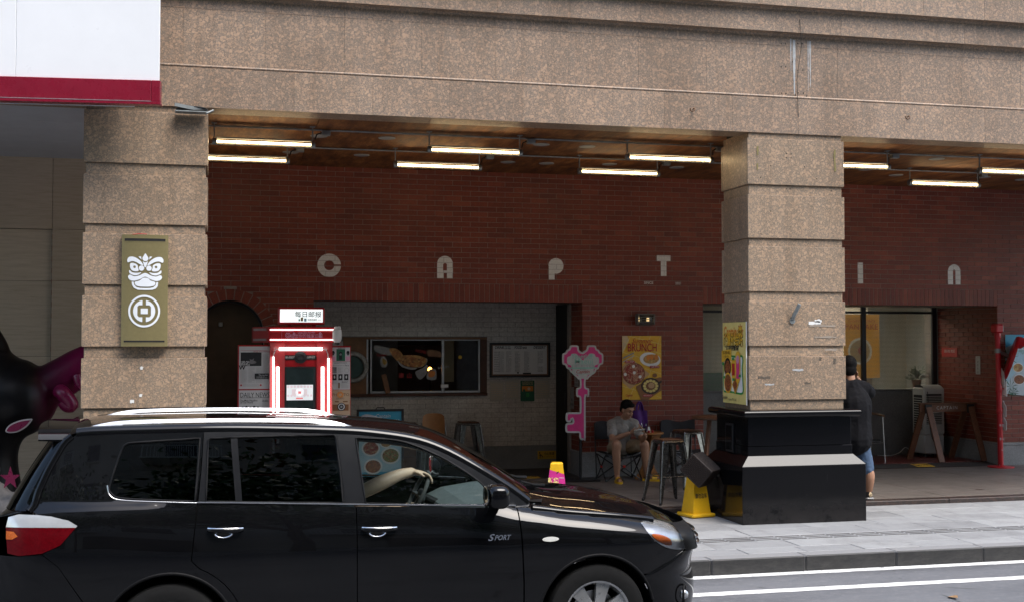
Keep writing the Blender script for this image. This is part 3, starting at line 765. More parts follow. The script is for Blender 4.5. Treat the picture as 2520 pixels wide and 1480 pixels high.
cands.sort(key=vis, reverse=True)
bm_cache = {}; rr = random.Random(11)
def brick_mesh(L, H, m):
    k = (round(L, 3), round(H, 3), m)
    if k not in bm_cache: bm_cache[k] = MB().cbox(-L / 2, L / 2, 0, .02, -H / 2, H / 2, .0015).mesh('brick', m)
    return bm_cache[k]
stf = MB()
for i, (a, b, z0, z1) in enumerate(cands):
    y = W + rr.uniform(-.0016, .0016)
    if i < 280: piece('brick', brick_mesh(b - a, z1 - z0, 'red_brick'), ((a + b) / 2, y, (z0 + z1) / 2), wall)
    else: stf.cbox(a, b, y, y + .02, z0, z1, .0022)
# right-hand returns of the two openings
def return_bricks(X, y0, y1):
    k = 0; z = LT - BH * 33
    while z < OT:
        z0, z1 = z + JT / 2, min(z + BH - JT / 2, OT)
        if z0 > .565:
            y = y0 + .004 - (BL / 2 if k % 2 else 0)
            while y < y1:
                a, b = max(y, y0 + .004), min(y + BL - JT, y1)
                if b - a > .03: x_ = X - .006 + rr.uniform(-.001, .001); stf.cbox(x_, x_ + .02, a, b, z0, z1, .002)
                y += BL
        z += BH; k += 1
return_bricks(O1[1], W, 17.42); return_bricks(O2[1], W, 18.5)
s_ = stf.build('brick', 'red_brick', wall); s_['kind'] = 'stuff'
for i in range(15):                             # voussoirs of the arch
    a0, a1 = math.pi * (i + .06) / 15, math.pi * (i + .94) / 15; mb = MB(); vs = []
    for y in (W - .001, W + .06):
        for r, a in ((AR, a0), (AR + .15, a0), (AR + .15, a1), (AR, a1)): vs.append((AX + r * math.cos(a), y, AZ + r * math.sin(a)))
    mb.add(vs, [(0, 1, 2, 3), (4, 7, 6, 5), (0, 3, 7, 4), (0, 4, 5, 1), (2, 6, 7, 3), (1, 5, 6, 2)]).build('arch_brick', 'red_brick', wall)
# grey granite dado along the foot of the wall
for x0, x1 in ((-2.2, AX - AR - .002), (AX + AR + .002, O1[0]), (O1[1] + .001, O2[0]), (O2[1] + .001, 14.4)):
    n = max(1, round((x1 - x0) / 1.0)); p = (x1 - x0) / n
    for i in range(n):
        MB().cbox(x0 + i * p + .0015, x0 + (i + 1) * p - .0015, W - .022, W + .02, FL, .525, .003).build('dado_stone', 'grey_granite', wall)
        MB().cbox(x0 + i * p + .0015, x0 + (i + 1) * p - .0015, W - .030, W + .02, .527, .562, .004).build('dado_cap', 'grey_granite', wall)
for X, y1 in ((O1[1], 17.42), (O2[1], 18.5)):
    MB().cbox(X - .022, X + .01, W - .021, y1, FL, .525, .003).build('dado_stone', 'grey_granite', wall); MB().cbox(X - .030, X + .01, W - .029, y1, .527, .562, .004).build('dado_cap', 'grey_granite', wall)
# lintel soffits
MB().box(O1[0] + .001, O1[1] - .001, W + .03, 17.3, OT + .001, OT + .009).build('lintel_soffit', 'dark_metal', wall); MB().box(O2[0] + .001, O2[1] - .001, W + .03, 17.3, OT + .001, OT + .009).build('lintel_soffit', 'dark_metal', wall)

# arched door
dr = thing('arched_door', 'dark bronze door set back in the brick arch', 'door', (AX, 17.12, FL))
mat('bronze_door', (.075, .05, .028), .45, .3, var=.25, scale=5.)
pts = [(AX - AR + .02, FL)] + [(AX + (AR - .02) * math.cos(a), AZ + (AR - .02) * math.sin(a)) for a in [math.pi - math.pi * i / 20 for i in range(21)]] + [(AX + AR - .02, FL)]
MB().prism(pts, (0, 17.14, 0), (1, 0, 0), (0, 0, 1), 0, .04).build('door_leaf', 'bronze_door', dr)
MB().tube([(AX + (AR - .015) * math.cos(a), 17.09, AZ + (AR - .015) * math.sin(a)) for a in [math.pi * i / 20 for i in range(21)]], .02, 6).build('door_frame', 'dark_metal', dr, 60)
p = PY(543, 797, 17.09); mb = MB(); mb.cbox(p.x - .03, p.x + .03, 17.06, 17.10, p.z - .03, p.z + .03, .004); mb.cyl((p.x, 17.06, p.z), (p.x, 17.03, p.z), .018, n=10); mb.build('door_plate', 'galvanised', dr)
MB().box(-.4, .64, 17.2, 17.3, FL, 2.8).build('back_panel', 'dark_void', dr)

# ------------------------------------------------------------------ painted letters on the wall
t = NT('wall_paint_white'); x_, y_, z_ = (lambda n: (t.link(t.g.outputs['Position'], n.inputs[0]), n.outputs)[1])(t.node('ShaderNodeSeparateXYZ'))
zz = t.math('DIVIDE', t.math('SUBTRACT', z_, LT), BH); fz = t.math('ABSOLUTE', t.math('SUBTRACT', t.math('FRACT', t.math('ADD', zz, .5)), .5))
rw = t.math('FLOOR', zz); odd = t.math('FRACT', t.math('MULTIPLY', t.math('ADD', rw, 101.), .5))
xx = t.math('ADD', t.math('DIVIDE', t.math('ADD', x_, 2.2), BL), odd); fx = t.math('ABSOLUTE', t.math('SUBTRACT', t.math('FRACT', t.math('ADD', xx, .5)), .5))
jn = t.math('MAXIMUM', t.math('LESS_THAN', fz, .045), t.math('LESS_THAN', fx, .013))
nb = t.noise(40., 5, .7); c = t.mix((.80, .79, .76), (.62, .59, .56), t.ramp(nb, [(.46, 0.), (.72, .8)])); c = t.mix(c, (.36, .33, .31), t.math('MULTIPLY', jn, .8))
t.set(**{'Base Color': c, 'Roughness': .7})
def arcpts(cx, cy, r, a0, a1, n=18, ry=None):
    return [(cx + r * math.cos(math.radians(a0 + (a1 - a0) * i / n)), cy + (ry or r) * math.sin(math.radians(a0 + (a1 - a0) * i / n))) for i in range(n + 1)]
LET = {
 'C': [arcpts(0, 0, .165, 5, 358, 48) + [(.07, -.006)] + arcpts(0, 0, .07, 352, 14, 30) + [(.07, .014)]],
 'A': [[(-.115, -.16), (-.115, .05)] + arcpts(0, .05, .115, 180, 0) + [(.115, -.16), (.028, -.16), (.028, -.08), (-.02, -.08), (-.02, -.16)], ],
 'P': [[(-.11, -.16), (-.11, .05)] + arcpts(0, .045, .115, 180, -90, 26) + [(-.02, -.065), (-.02, -.16)]],
 'T': [[(-.11, .15), (.11, .15), (.11, .06), (.045, .06), (.045, -.165), (-.045, -.165), (-.045, .06), (-.11, .06)]],
 'I': [[(-.046, -.165), (.046, -.165), (.046, .165), (-.046, .165)]],
 'N': [[(-.115, -.16), (-.115, .05)] + arcpts(0, .05, .115, 180, 0) + [(.115, -.16), (.022, -.16), (.022, .06)] + arcpts(0, .06, .022, 0, 180, 8) + [(-.022, -.16)]],
}
def letter(ch, u, v, label):
    p = PY(u, v, W); V, T = fill2d(LET[ch], .06); mb = MB()
    mb.add([(p.x + a, W - .0035, p.z + b) for a, b in V], [f for f in T])
    if ch == 'A': mb2 = MB().add([(p.x + a, W - .0042, p.z + b) for a, b in [(-.028, -.045), (.028, -.045), (.028, .045), (.015, .06), (-.012, .06), (-.028, .045)]], [(0, 1, 2, 3, 4, 5)])
    o = mb.build('wall_letter', 'wall_paint_white')
    tag(o, label, 'letter', 'painted letters above the shop openings')
    if ch == 'A': q = mb2.build('counter_of_letter', 'red_brick', o); q.location = -o.location
letter('C', 810, 653, 'large white letter C painted on the brick wall')
letter('A', 1095, 658, 'large white letter A painted on brick between C and P')
letter('P', 1368, 662, 'large white letter P painted on the brick wall')
letter('T', 1633, 653, 'large white letter T painted on brick above the words SINCE 2021')
letter('A', 1890, 664, 'large white letter A painted on brick, hidden behind the granite pillar')
letter('I', 2117, 672, 'large white letter I painted on brick right of the granite pillar')
letter('N', 2348, 676, 'large white rounded letter n painted last in the row')
pr = Print((0, W - .003, 0), (1, 0, 0), (0, 0, 1))
a = PY(1596, 696, W); pr.text('SINCE', a.x, a.z, .055, 'wall_paint_white', bold=.02); a = PY(1669, 697.5, W); pr.text('2021', a.x, a.z, .05, 'wall_paint_white', bold=.02)
_o = pr.mb.build('small_lettering', pr.mats); _o['kind'] = 'stuff'; tag(_o, 'small white words SINCE and 2021 painted under the letter T', 'lettering')

# ------------------------------------------------------------------ white painted brick wall in the left recess
WY = 18.2; ww = thing('white_brick_wall', 'white painted brick wall at the back of the recess, serving hatch in it', 'wall', (3.2, WY, FL))
HX0, HX1, HZ0, HZ1 = 1.80, 4.035, 1.385, 2.24
cw = MB(); cw.box(1.0, HX0, WY + .006, WY + .2, .2, 3.05); cw.box(HX1, 5.3, WY + .006, WY + .2, .2, 3.05); cw.box(HX0, HX1, WY + .006, WY + .2, .2, HZ0); cw.box(HX0, HX1, WY + .006, WY + .2, HZ1, 3.05); cw.box(1.0, 5.3, 17.31, WY + .2, 3.03, 3.1); cw.box(1.0, 1.25, 17.3, WY, .2, 3.03)
cw.build('mortar_bed', 'white_mortar', ww)
cand = []; k = 0; z = .565
while z < 3.02:
    x = 1.0 + (BL / 2 if k % 2 else 0)
    while x < 5.2:
        a, b = x + .003, min(x + BL - .003, 5.178); segs = [(a, b)]
        if z + BH > HZ0 and z < HZ1:
            segs = [(p, q) for p, q in ((a, min(b, HX0)), (max(a, HX1), b)) if q - p > .03]
        for p, q in segs: cand.append((p, q, z + .002, z + BH - .002))
        x += BL
    z += BH; k += 1
cand.sort(key=lambda b: (-(b[1] > 1.4) , -(b[3] > .5), -(b[1] - b[0])))
stf = MB()
for i, (a, b, z0, z1) in enumerate(cand):
    y = WY + rr.uniform(-.001, .001)
    if i < 280: piece('brick', brick_mesh(b - a, z1 - z0, 'white_brick'), ((a + b) / 2, y, (z0 + z1) / 2), ww)
    else: stf.cbox(a, b, y, y + .02, z0, z1, .003)
s_ = stf.build('brick', 'white_brick', ww); s_['kind'] = 'stuff'
for i in range(4): MB().cbox(1.2 + i * .99 + .001, 1.2 + (i + 1) * .99 - .001, WY - .02, WY + .01, FL, .562, .003).build('dado_stone', 'grey_granite', ww)
# side door in the recess return
sd_ = thing('side_door', 'narrow black steel side door in the recess return beside the pink key sign', 'door', (5.17, 17.9, FL))
MB().cbox(5.145, 5.185, 17.425, 17.55, FL, OT - .003, .004).build('door_frame', 'mortar', sd_); MB().cbox(5.15, 5.18, 17.551, 18.195, FL, OT - .003, .003).build('door_leaf', 'dark_void', sd_)
MB().cyl((5.13, 17.62, 1.2), (5.13, 17.62, 1.4), .012, n=8).build('handle', 'dark_metal', sd_)

# serving hatch
mat('brown_board', (.20, .095, .04), .6, var=.25, scale=12., bump=.1); mat('dark_brown', (.075, .028, .014), .55, var=.3)
hatch = thing('serving_hatch', 'serving window with sliding panes in a brown frame, food stickers on the glass', 'window', (2.9, WY, HZ0))
GY = WY + .03
MB().cbox(HX0, 2.155, WY - .004, WY + .05, HZ0 + .012, HZ1 - .012, .003).build('board', 'brown_board', hatch)
MB().cbox(3.93, HX1, WY - .004, WY + .05, HZ0 + .012, HZ1 - .012, .003).build('board', 'dark_brown', hatch)
MB().cbox(HX0, HX1, WY - .012, WY + .06, HZ1 - .012, HZ1 + .02, .003).build('head', 'brown_board', hatch); MB().cbox(HX0, HX1, WY - .05, WY + .06, HZ0 - .03, HZ0 + .012, .004).build('sill', 'dark_brown', hatch)
for x0, x1 in ((2.157, 2.185), (2.215, 2.24), (3.32, 3.36), (3.90, 3.928)): MB().cbox(x0, x1, GY - .015, GY + .02, HZ0 + .013, HZ1 - .013, .003).build('frame_bar', 'alu', hatch)
for x0, x1, z0, z1 in ((2.241, 3.319, HZ0 + .014, HZ0 + .05), (3.361, 3.899, HZ0 + .014, HZ0 + .05), (2.241, 3.899, HZ1 - .032, HZ1 - .014)): MB().cbox(x0, x1, GY - .012, GY + .018, z0, z1, .003).build('frame_rail', 'alu', hatch)
glass('shop_glass', (.72, .75, .73), 1.5)
MB().add([(2.241, GY, HZ0 + .05), (3.319, GY, HZ0 + .05), (3.319, GY, HZ1 - .032), (2.241, GY, HZ1 - .032)], [(0, 1, 2, 3)]).build('pane', 'shop_glass', hatch)
MB().add([(3.361, GY + .01, HZ0 + .05), (3.899, GY + .01, HZ0 + .05), (3.899, GY + .01, HZ1 - .032), (3.361, GY + .01, HZ1 - .032)], [(0, 1, 2, 3)]).build('pane', 'shop_glass', hatch)
# stickers on the pane: pizza slices, egg on toast, words
def m_food(name, a, b, c_, scale=40.):
    t = NT(name); v = t.node('ShaderNodeTexVoronoi', Scale=scale); t.link(t.pos(), v.inputs['Vector']); sp = t.node('ShaderNodeSeparateColor'); t.link(v.outputs['Color'], sp.inputs[0])
    n = t.noise(scale * .7, 4, .7); cc = t.ramp(sp.outputs[0], [(0., a), (.45, b), (.8, c_), (1., a)]); cc = t.mix(cc, t.mix(cc, (.5, .42, .4), 1., 'MULTIPLY'), t.ramp(n, [(.4, 0.), (.65, 1.)])); t.set(**{'Base Color': cc, 'Roughness': .5}); return t.m
m_food('pizza', (.36, .05, .03), (.55, .33, .2), (.28, .03, .02)); m_food('toast', (.55, .30, .07), (.60, .42, .15), (.45, .18, .05), 30.); m_food('stew', (.30, .06, .02), (.42, .16, .04), (.12, .04, .02), 70.); m_food('salad', (.45, .42, .2), (.12, .2, .04), (.5, .12, .05), 70.); m_food('cheese_pizza', (.55, .27, .06), (.60, .36, .10), (.45, .16, .04), 22.)
for nm, cc in (('p_yellow', (.72, .42, .035)), ('p_paleyellow', (.74, .62, .22)), ('p_red', (.42, .02, .018)), ('p_white', (.75, .75, .74)), ('p_orange', (.65, .22, .03)), ('p_green', (.03, .26, .06)), ('p_pink', (.62, .04, .21)), ('p_lightpink', (.62, .28, .40)), ('p_brown', (.20, .085, .03)), ('p_black', (.012, .012, .012)), ('p_grey', (.28, .28, .28)), ('p_lightgrey', (.48, .48, .47)), ('p_cyan', (.05, .38, .58)), ('p_blue', (.025, .16, .33)), ('p_mint', (.25, .5, .42)), ('p_kraft', (.52, .33, .17)), ('p_darkgreen', (.01, .10, .05)), ('p_purple', (.12, .10, .25)), ('p_sand', (.60, .46, .28)), ('p_sky', (.42, .62, .72)), ('p_board', (.26, .12, .045))): mat(nm, cc, .45, var=.10, scale=14.)
def hp(px_, py_): q = PY((1350 + px_ / 2.0556) * .61523, (1280 + py_ / 2.0556) * .61523, GY); return (q.x, q.z)
pr = Print((0, GY, 0), (1, 0, 0), (0, 0, 1), base=.002)
mat('st_white', (.30, .295, .28), .5, var=.15, scale=25.); mat('st_yellow', (.36, .22, .03), .5)
def blob(pts, m, keep=False): pr.poly(spline([hp(*q) for q in pts], 5, True), m, keep)
blob([(310, 205), (420, 225), (470, 260), (420, 285), (315, 255)], 'st_white'); blob([(430, 230), (490, 235), (540, 290), (500, 335), (440, 270)], 'cheese_pizza')
blob([(495, 330), (560, 375), (680, 385), (735, 345), (725, 310), (640, 400), (530, 380)], 'st_white'); blob([(510, 300), (580, 283), (680, 290), (735, 325), (700, 375), (600, 380), (520, 350)], 'cheese_pizza')
for q in ((560, 310), (620, 340), (670, 320), (590, 355), (540, 335)): pr.disc(*hp(*q), .016, 'p_brown', n=8, keep=True)
pr.d += pr.step
blob([(350, 330), (370, 295), (400, 310), (412, 355), (395, 385), (362, 375)], 'st_white'); blob([(372, 310), (405, 335), (390, 365), (370, 345)], 'st_yellow')
blob([(640, 420), (700, 390), (735, 360), (738, 420), (690, 480), (660, 470)], 'st_white'); blob([(735, 440), (760, 400), (808, 405), (808, 480), (740, 482)], 'st_white'); blob([(745, 445), (765, 412), (800, 420), (795, 455), (760, 465)], 'p_orange')
x, z = hp(360, 282); pr.text('Captain', x, z, .05, 'p_red', bold=.01, shear=.3); x, z = hp(525, 455); pr.text('東', x, z, .085, 'p_red', bold=.02); x, z = hp(590, 455); pr.text('山', x, z, .085, 'p_red', bold=.02)
x, z = hp(685, 255); pr.text('HOME', x, z, .06, 'p_red', rot=-.2); x, z = hp(870, 385); pr.text('BAKERY', x, z, .05, 'p_lightgrey', rot=.1)
blob([(740, 245), (790, 240), (845, 260), (850, 300), (790, 295), (745, 290)], 'brown_board'); x, z = hp(1007, 300); pr.disc(x, z, .03, 'p_yellow', n=12); pr.build(hatch, 'sticker')
# dim shop room behind the hatch
room = thing('shop_room', 'dim shop interior seen through the serving window', 'room', (3, 19.5, FL))
mat('room_wall', (.16, .125, .09), .8, var=.4, scale=3.); mat('room_light_wall', (.35, .35, .33), .8, var=.3, scale=2.)
mb = MB(); mb.box(1.2, 5.15, 21.0, 21.1, .2, 3.0); mb.box(1.1, 1.2, 18.41, 21, .2, 3.0); mb.box(5.15, 5.16, 18.41, 21, .2, 3.0); mb.box(1.2, 5.15, 18.41, 21, 2.9, 3.0); mb.box(1.2, 5.15, 18.41, 21, .19, .2); mb.build('walls', 'room_wall', room)
MB().box(2.3, 2.75, 19.0, 19.05, 1.3, 2.4).build('reflection_sheet', 'room_light_wall', room)  # pale sheet added to give the whitish reflection in the pane
MB().cbox(3.45, 3.62, 18.75, 18.8, 1.55, 2.25, .005).build('hanging_scroll', 'p_sand', room)
for z in (1.75, 2.1): MB().cbox(2.4, 3.9, 20.5, 20.9, z, z + .03, .004).build('shelf', 'dark_brown', room)
rl = thing('reflection_lamp', 'small glowing amber lamp added behind the serving window for a lamp reflection', 'lamp', (3.0, 19.0, 1.4))  # added lamp, stands in for a lamp reflected in the glass
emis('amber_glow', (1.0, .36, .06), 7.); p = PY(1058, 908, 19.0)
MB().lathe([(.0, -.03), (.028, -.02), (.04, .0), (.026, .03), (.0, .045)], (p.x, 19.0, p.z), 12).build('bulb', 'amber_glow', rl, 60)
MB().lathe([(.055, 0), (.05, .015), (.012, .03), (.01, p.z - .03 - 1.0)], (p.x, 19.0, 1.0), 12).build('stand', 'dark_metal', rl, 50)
# small counter the lamp stands on
ct = thing('shop_counter', 'dark counter just inside the serving window', 'counter', (3.0, 18.9, FL)); MB().cbox(2.1, 4.0, 18.6, 19.3, .96, 1.0, .004).build('top', 'dark_brown', ct); MB().cbox(2.12, 3.98, 18.65, 19.28, FL, .958, .003).build('body', 'room_wall', ct)
# folded menu leaning on the sill
lb = tag(MB().bar((hp(375, 450)[0], WY - .03, hp(375, 440)[1]), (hp(412, 580)[0], WY - .03, HZ0 + .02), .02, .075, up=(1, 0, 0)).build('leaning_menu', 'brown_board'), 'narrow brown menu board leaning on the hatch sill', 'menu')
tg = PY((1350 + 880 / 2.0556) * .61523, (1280 + 545 / 2.0556) * .61523, WY - .03)
sg = thing('table_sign', 'tiny white notice on a stand on the hatch sill', 'sign', (tg.x, WY - .03, HZ0)); MB().cbox(tg.x - .06, tg.x + .06, WY - .034, WY - .028, tg.z - .01, tg.z + .04, .001).build('card', 'p_white', sg); MB().cyl((tg.x, WY - .03, HZ0 + .012), (tg.x, WY - .03, tg.z - .009), .005, n=6).build('stem', 'steel', sg)

# porthole mirror on the brown board
c_ = PY(868, 902, WY - .02); ph = thing('porthole_mirror', 'round riveted metal porthole mounted on the brown board', 'porthole', (c_.x, WY, c_.z - .24))
mat('worn_metal', (.30, .29, .26), .45, .7, var=.35, scale=25., bump=.3); mat('sea_glass', (.07, .12, .11), .1, var=.2, scale=6.)
MB().lathe([(.165, 0), (.165, -.035), (.18, -.05), (.225, -.05), (.24, -.035), (.24, 0)], (c_.x, WY - .005, c_.z), 36, 'y', caps=False).build('rim', 'worn_metal', ph, 40)
MB().lathe([(.0, -.012), (.166, -.012)], (c_.x, WY - .005, c_.z), 32, 'y', caps=False).build('mirror_glass', 'sea_glass', ph)
for i in range(10):
    a = 2 * math.pi * i / 10 + .2; MB().lathe([(.016, -.05), (.014, -.062), (.0, -.066)], (c_.x + .205 * math.cos(a), WY - .005, c_.z + .205 * math.sin(a)), 8, 'y').build('rivet', 'worn_metal', ph, 40)

# menu board, papers and green notice
a, b = PY(1205, 842, WY - .02), PY(1353, 926, WY - .02)
mbd = thing('menu_board', 'black framed menu board listing drink, food bar and dessert', 'menu board', ((a.x + b.x) / 2, WY, b.z)); w_, h_ = b.x - a.x, a.z - b.z
fr = MB(); d = .03
for q in ((a.x, b.x, b.z, b.z + d), (a.x, b.x, a.z - d, a.z), (a.x, a.x + d, b.z + d, a.z - d), (b.x - d, b.x, b.z + d, a.z - d)): fr.cbox(q[0], q[1], WY - .045, WY - .004, q[2], q[3], .004)
fr.build('frame', 'black_plastic', mbd); MB().box(a.x + d, b.x - d, WY - .028, WY - .01, b.z + d, a.z - d).build('backing', 'brown_board', mbd)
MB().box(a.x + d + .02, b.x - d - .02, WY - .031, WY - .0285, b.z + d + .018, a.z - d - .014).build('menu_sheet', 'paper_white', mbd)
pr = Print((a.x, WY - .031, b.z), (1, 0, 0), (0, 0, 1))
pr.text('DRINK', .155, h_ - .075, .062, 'ink', bold=.02, shear=.15, fit=.15); pr.text('TO GO', .285, h_ - .062, .026, 'ink', bold=.02, fit=.09); pr.text('FOR HERE', .285, h_ - .09, .026, 'ink', bold=.02, fit=.10)
pr.text('FOOD', .455, h_ - .075, .062, 'ink', bold=.02, shear=.15, fit=.12); pr.text('BAR', .56, h_ - .08, .045, 'ink', bold=.02, fit=.07); pr.text('DESSERT', .80, h_ - .075, .062, 'ink', bold=.02, shear=.15, fit=.20)
for i, (x, n) in enumerate(((.07, 12), (.14, 22), (.26, 22), (.40, 16), (.55, 20), (.77, 16))): pr.lines(x, .08, .085, h_ - .21, n, 'p_grey', .35, i, .02)
for x in (.10, .30, .52): pr.text('. . .', x, h_ - .125, .03, 'ink')
pr.disc(.45, .07, .014, 'ink', n=10); pr.rect(.53, .05, .13, .02, 'ink'); pr.rect(.78, .17, .1, .045, 'p_white'); pr.build(mbd, 'printed_menu')
for (x0, y0, x1, y1) in ((1252, 495, 1368, 663), (1378, 478, 1495, 645), (1628, 476, 1745, 640)):
    a = PY((1350 + x0 / 2.0556) * .61523, (1280 + y0 / 2.0556) * .61523, WY - .006); b = PY((1350 + x1 / 2.0556) * .61523, (1280 + y1 / 2.0556) * .61523, WY - .006)
    nt = thing('wall_notice', 'faded pale paper notice ' + {1252: 'lowest of three, farthest from the black side door', 1378: 'left of the green notice', 1628: 'between the green notice and the black side door'}[x0], 'notice', ((a.x + b.x) / 2, WY - .006, b.z), 'faded notices under the menu board'); mat('faded_paper', (.42, .41, .36), .8, var=.1, scale=5.)
    MB().box(a.x, b.x, WY - .009, WY - .006, b.z, a.z).build('sheet', 'faded_paper', nt); pr = Print((a.x, WY - .009, b.z), (1, 0, 0), (0, 0, 1)); pr.lines(.02, .03, b.x - a.x - .04, a.z - b.z - .06, 9, 'p_sand', .2, x0, .03); pr.build(nt)
a, b = PY(1281, 935, WY - .006), PY(1315, 985, WY - .006); gn = thing('green_notice', 'dark green printed notice on the white brick wall', 'notice', ((a.x + b.x) / 2, WY - .006, b.z))
MB().box(a.x, b.x, WY - .01, WY - .006, b.z, a.z).build('sheet', 'p_darkgreen', gn); w_, h_ = b.x - a.x, a.z - b.z; pr = Print((a.x, WY - .01, b.z), (1, 0, 0), (0, 0, 1)); pr.text('综合服务区友好', w_ / 2, h_ * .92, .03, 'p_sand', fit=w_ * .8); pr.text('营商每天1日', w_ / 2, h_ * .82, .03, 'p_sand', fit=w_ * .75); pr.rect(w_ * .1, h_ * .48, w_ * .8, h_ * .25, 'p_orange'); pr.disc(w_ * .25, h_ * .53, .02, 'p_darkgreen', n=10); pr.disc(w_ * .6, h_ * .6, .025, 'p_sand', n=10); pr.rect(w_ * .4, h_ * .2, w_ * .22, h_ * .2, 'p_green'); pr.build(gn)

# yellow "mind the wet floor" stickers
def wet(o, ux, uy, w_, h_, label):
    o = Vector(o); t_ = thing('wet_floor_sticker', label, 'sticker', o, 'yellow wet floor stickers'); n = Vector(ux).cross(Vector(uy)); mb = MB(); mb.prism([(0, 0), (w_, 0), (w_, h_), (0, h_)], o, ux, uy, 0, .002)
    mb.build('sheet', 'p_yellow', t_); pr = Print(o + n * .002, ux, uy); pr.text('小心地滑', w_ * .63, h_ * .62, h_ * .42, 'ink', bold=.015, fit=w_ * .56); pr.text('CAUTION WET FLOOR', w_ * .63, h_ * .26, h_ * .16, 'ink', fit=w_ * .56)
    pr.line([(w_ * .09, h_ * .75), (w_ * .16, h_ * .5), (w_ * .24, h_ * .4), (w_ * .29, h_ * .22)], h_ * .1, 'ink'); pr.line([(w_ * .16, h_ * .5), (w_ * .08, h_ * .45)], h_ * .07, 'ink'); pr.line([(w_ * .17, h_ * .45), (w_ * .12, h_ * .2)], h_ * .09, 'ink'); pr.disc(w_ * .11, h_ * .82, h_ * .07, 'ink', n=10); pr.rect(w_ * .08, h_ * .12, w_ * .22, h_ * .04, 'ink'); pr.build(t_)
a, b = PY(1323, 1108, WY - .022), PY(1371, 1127, WY - .022); wet((a.x, WY - .0225, b.z), (1, 0, 0), (0, 0, 1), b.x - a.x - .02, a.z - b.z, 'yellow wet floor sticker on the granite foot of the white wall')
a = PZ(1284, 1176, FL + .004); wet((a.x, a.y, FL + .0045), (1, 0, 0), (0, 1, 0), .30, .26, 'yellow wet floor sticker on the dark floor of the recess')
a = PZ(2262, 1146, .225); nrm = Vector((0, -.0305, .322)).normalized(); wet((a.x, 16.875, FL + .0085), (1, 0, 0), Vector((0, .322, .0305)).normalized(), .30, .24, 'yellow wet floor sticker on the dark threshold before the wooden sawhorse')
# ------------------------------------------------------------------ right shop front (black frame, meshed glass) and its recess
RY = 18.5; sf = thing('shop_window', 'black framed shop window with meshed glass above a dark granite counter wall', 'window', (9.6, RY, .24))
MB().cbox(7.06, 12.15, RY - .01, RY + .12, .24, 1.345, .004).build('counter_wall', 'counter_granite', sf); MB().cbox(7.06, 12.15, RY - .04, RY + .14, 1.347, 1.375, .004).build('sill', 'counter_granite', sf)
for x0, x1 in ((7.06, 7.10), (8.95, 8.99), (10.70, 10.78), (12.06, 12.15)): MB().cbox(x0, x1, RY, RY + .06, 1.376, 2.78, .004).build('mullion', 'black_plastic', sf)
for z0, z1 in ((2.67, 2.71),):
    for x0, x1 in ((7.101, 8.949), (8.991, 10.699), (10.781, 12.059)): MB().cbox(x0, x1, RY, RY + .06, z0, z1, .004).build('transom', 'black_plastic', sf)
t = NT('mesh_glass')        # glass with a fine woven film: part of it lets the room through
sx = t.node('ShaderNodeSeparateXYZ'); t.link(t.g.outputs['Position'], sx.inputs[0])
def stripe(o): return t.math('LESS_THAN', t.math('FRACT', t.math('MULTIPLY', o, 46.)), .42)
wv = t.math('MAXIMUM', stripe(sx.outputs[0]), stripe(sx.outputs[2]))
df = t.node('ShaderNodeBsdfDiffuse'); df.inputs[0].default_value = (.36, .35, .30, 1); tr = t.node('ShaderNodeBsdfTransparent'); tr.inputs[0].default_value = (.9, .92, .9, 1); gl = t.node('ShaderNodeBsdfGlossy'); gl.inputs[1].default_value = .05
m1 = t.node('ShaderNodeMixShader'); t.link(t.math('ADD', .12, t.math('MULTIPLY', wv, .5)), m1.inputs[0]); t.link(tr.outputs[0], m1.inputs[1]); t.link(df.outputs[0], m1.inputs[2])
m2 = t.node('ShaderNodeMixShader'); fr = t.node('ShaderNodeFresnel'); fr.inputs[0].default_value = 1.45; t.link(fr.outputs[0], m2.inputs[0]); t.link(m1.outputs[0], m2.inputs[1]); t.link(gl.outputs[0], m2.inputs[2]); t.link(m2.outputs[0], t.out.inputs[0])
for x0, x1 in ((7.10, 8.95), (8.99, 10.70), (10.78, 12.06)):
    MB().add([(x0, RY + .03, 1.376), (x1, RY + .03, 1.376), (x1, RY + .03, 2.67), (x0, RY + .03, 2.67)], [(0, 1, 2, 3)]).build('pane', 'mesh_glass', sf)
    MB().add([(x0, RY + .03, 2.71), (x1, RY + .03, 2.71), (x1, RY + .03, 2.78), (x0, RY + .03, 2.78)], [(0, 1, 2, 3)]).build('fanlight', 'mesh_glass', sf)
# room behind: pale wall, light from a street window further back on the right
rm = thing('cafe_room', 'pale cafe interior behind the meshed shop window', 'room', (9.5, 19.6, .24)); mat('cafe_wall', (.60, .57, .48), .8, var=.1, scale=1.2)
mb = MB(); mb.box(6.9, 11.55, 19.75, 19.85, .2, 3.0); mb.box(6.8, 6.9, 18.63, 19.85, .2, 3.0); mb.box(6.9, 13.2, 18.63, 22.0, .19, .235); mb.box(6.8, 13.3, 18.63, 21.1, 3.0, 3.1); mb.box(13.1, 13.2, 18.95, 21.1, .2, 3.0); mb.box(11.55, 13.1, 21.0, 21.1, .2, 3.0); mb.build('walls', 'cafe_wall', rm)
MB().cbox(7.0, 11.3, 19.2, 19.7, .24, 1.62, .005).build('bench_back', 'p_grey', rm)
lp_ = thing('panel_lamp', 'lit ceiling panel inside the cafe behind the fanlight', 'lamp', (10.8, 19.1, 2.9)); emis('panel_glow', (1.0, .93, .80), 6.)
MB().cbox(9.9, 11.5, 18.85, 19.35, 2.93, 2.97, .004).build('frame', 'white_plastic', lp_); MB().box(9.95, 11.45, 18.9, 19.3, 2.922, 2.929).build('diffuser', 'panel_glow', lp_)
gp = thing('green_partition', 'low green panel inside the shop beside the granite pillar', 'panel', (7.6, 19.15, .24)); MB().cbox(7.12, 8.6, 19.0, 19.04, .24, 1.66, .004).build('panel', 'p_green', gp)
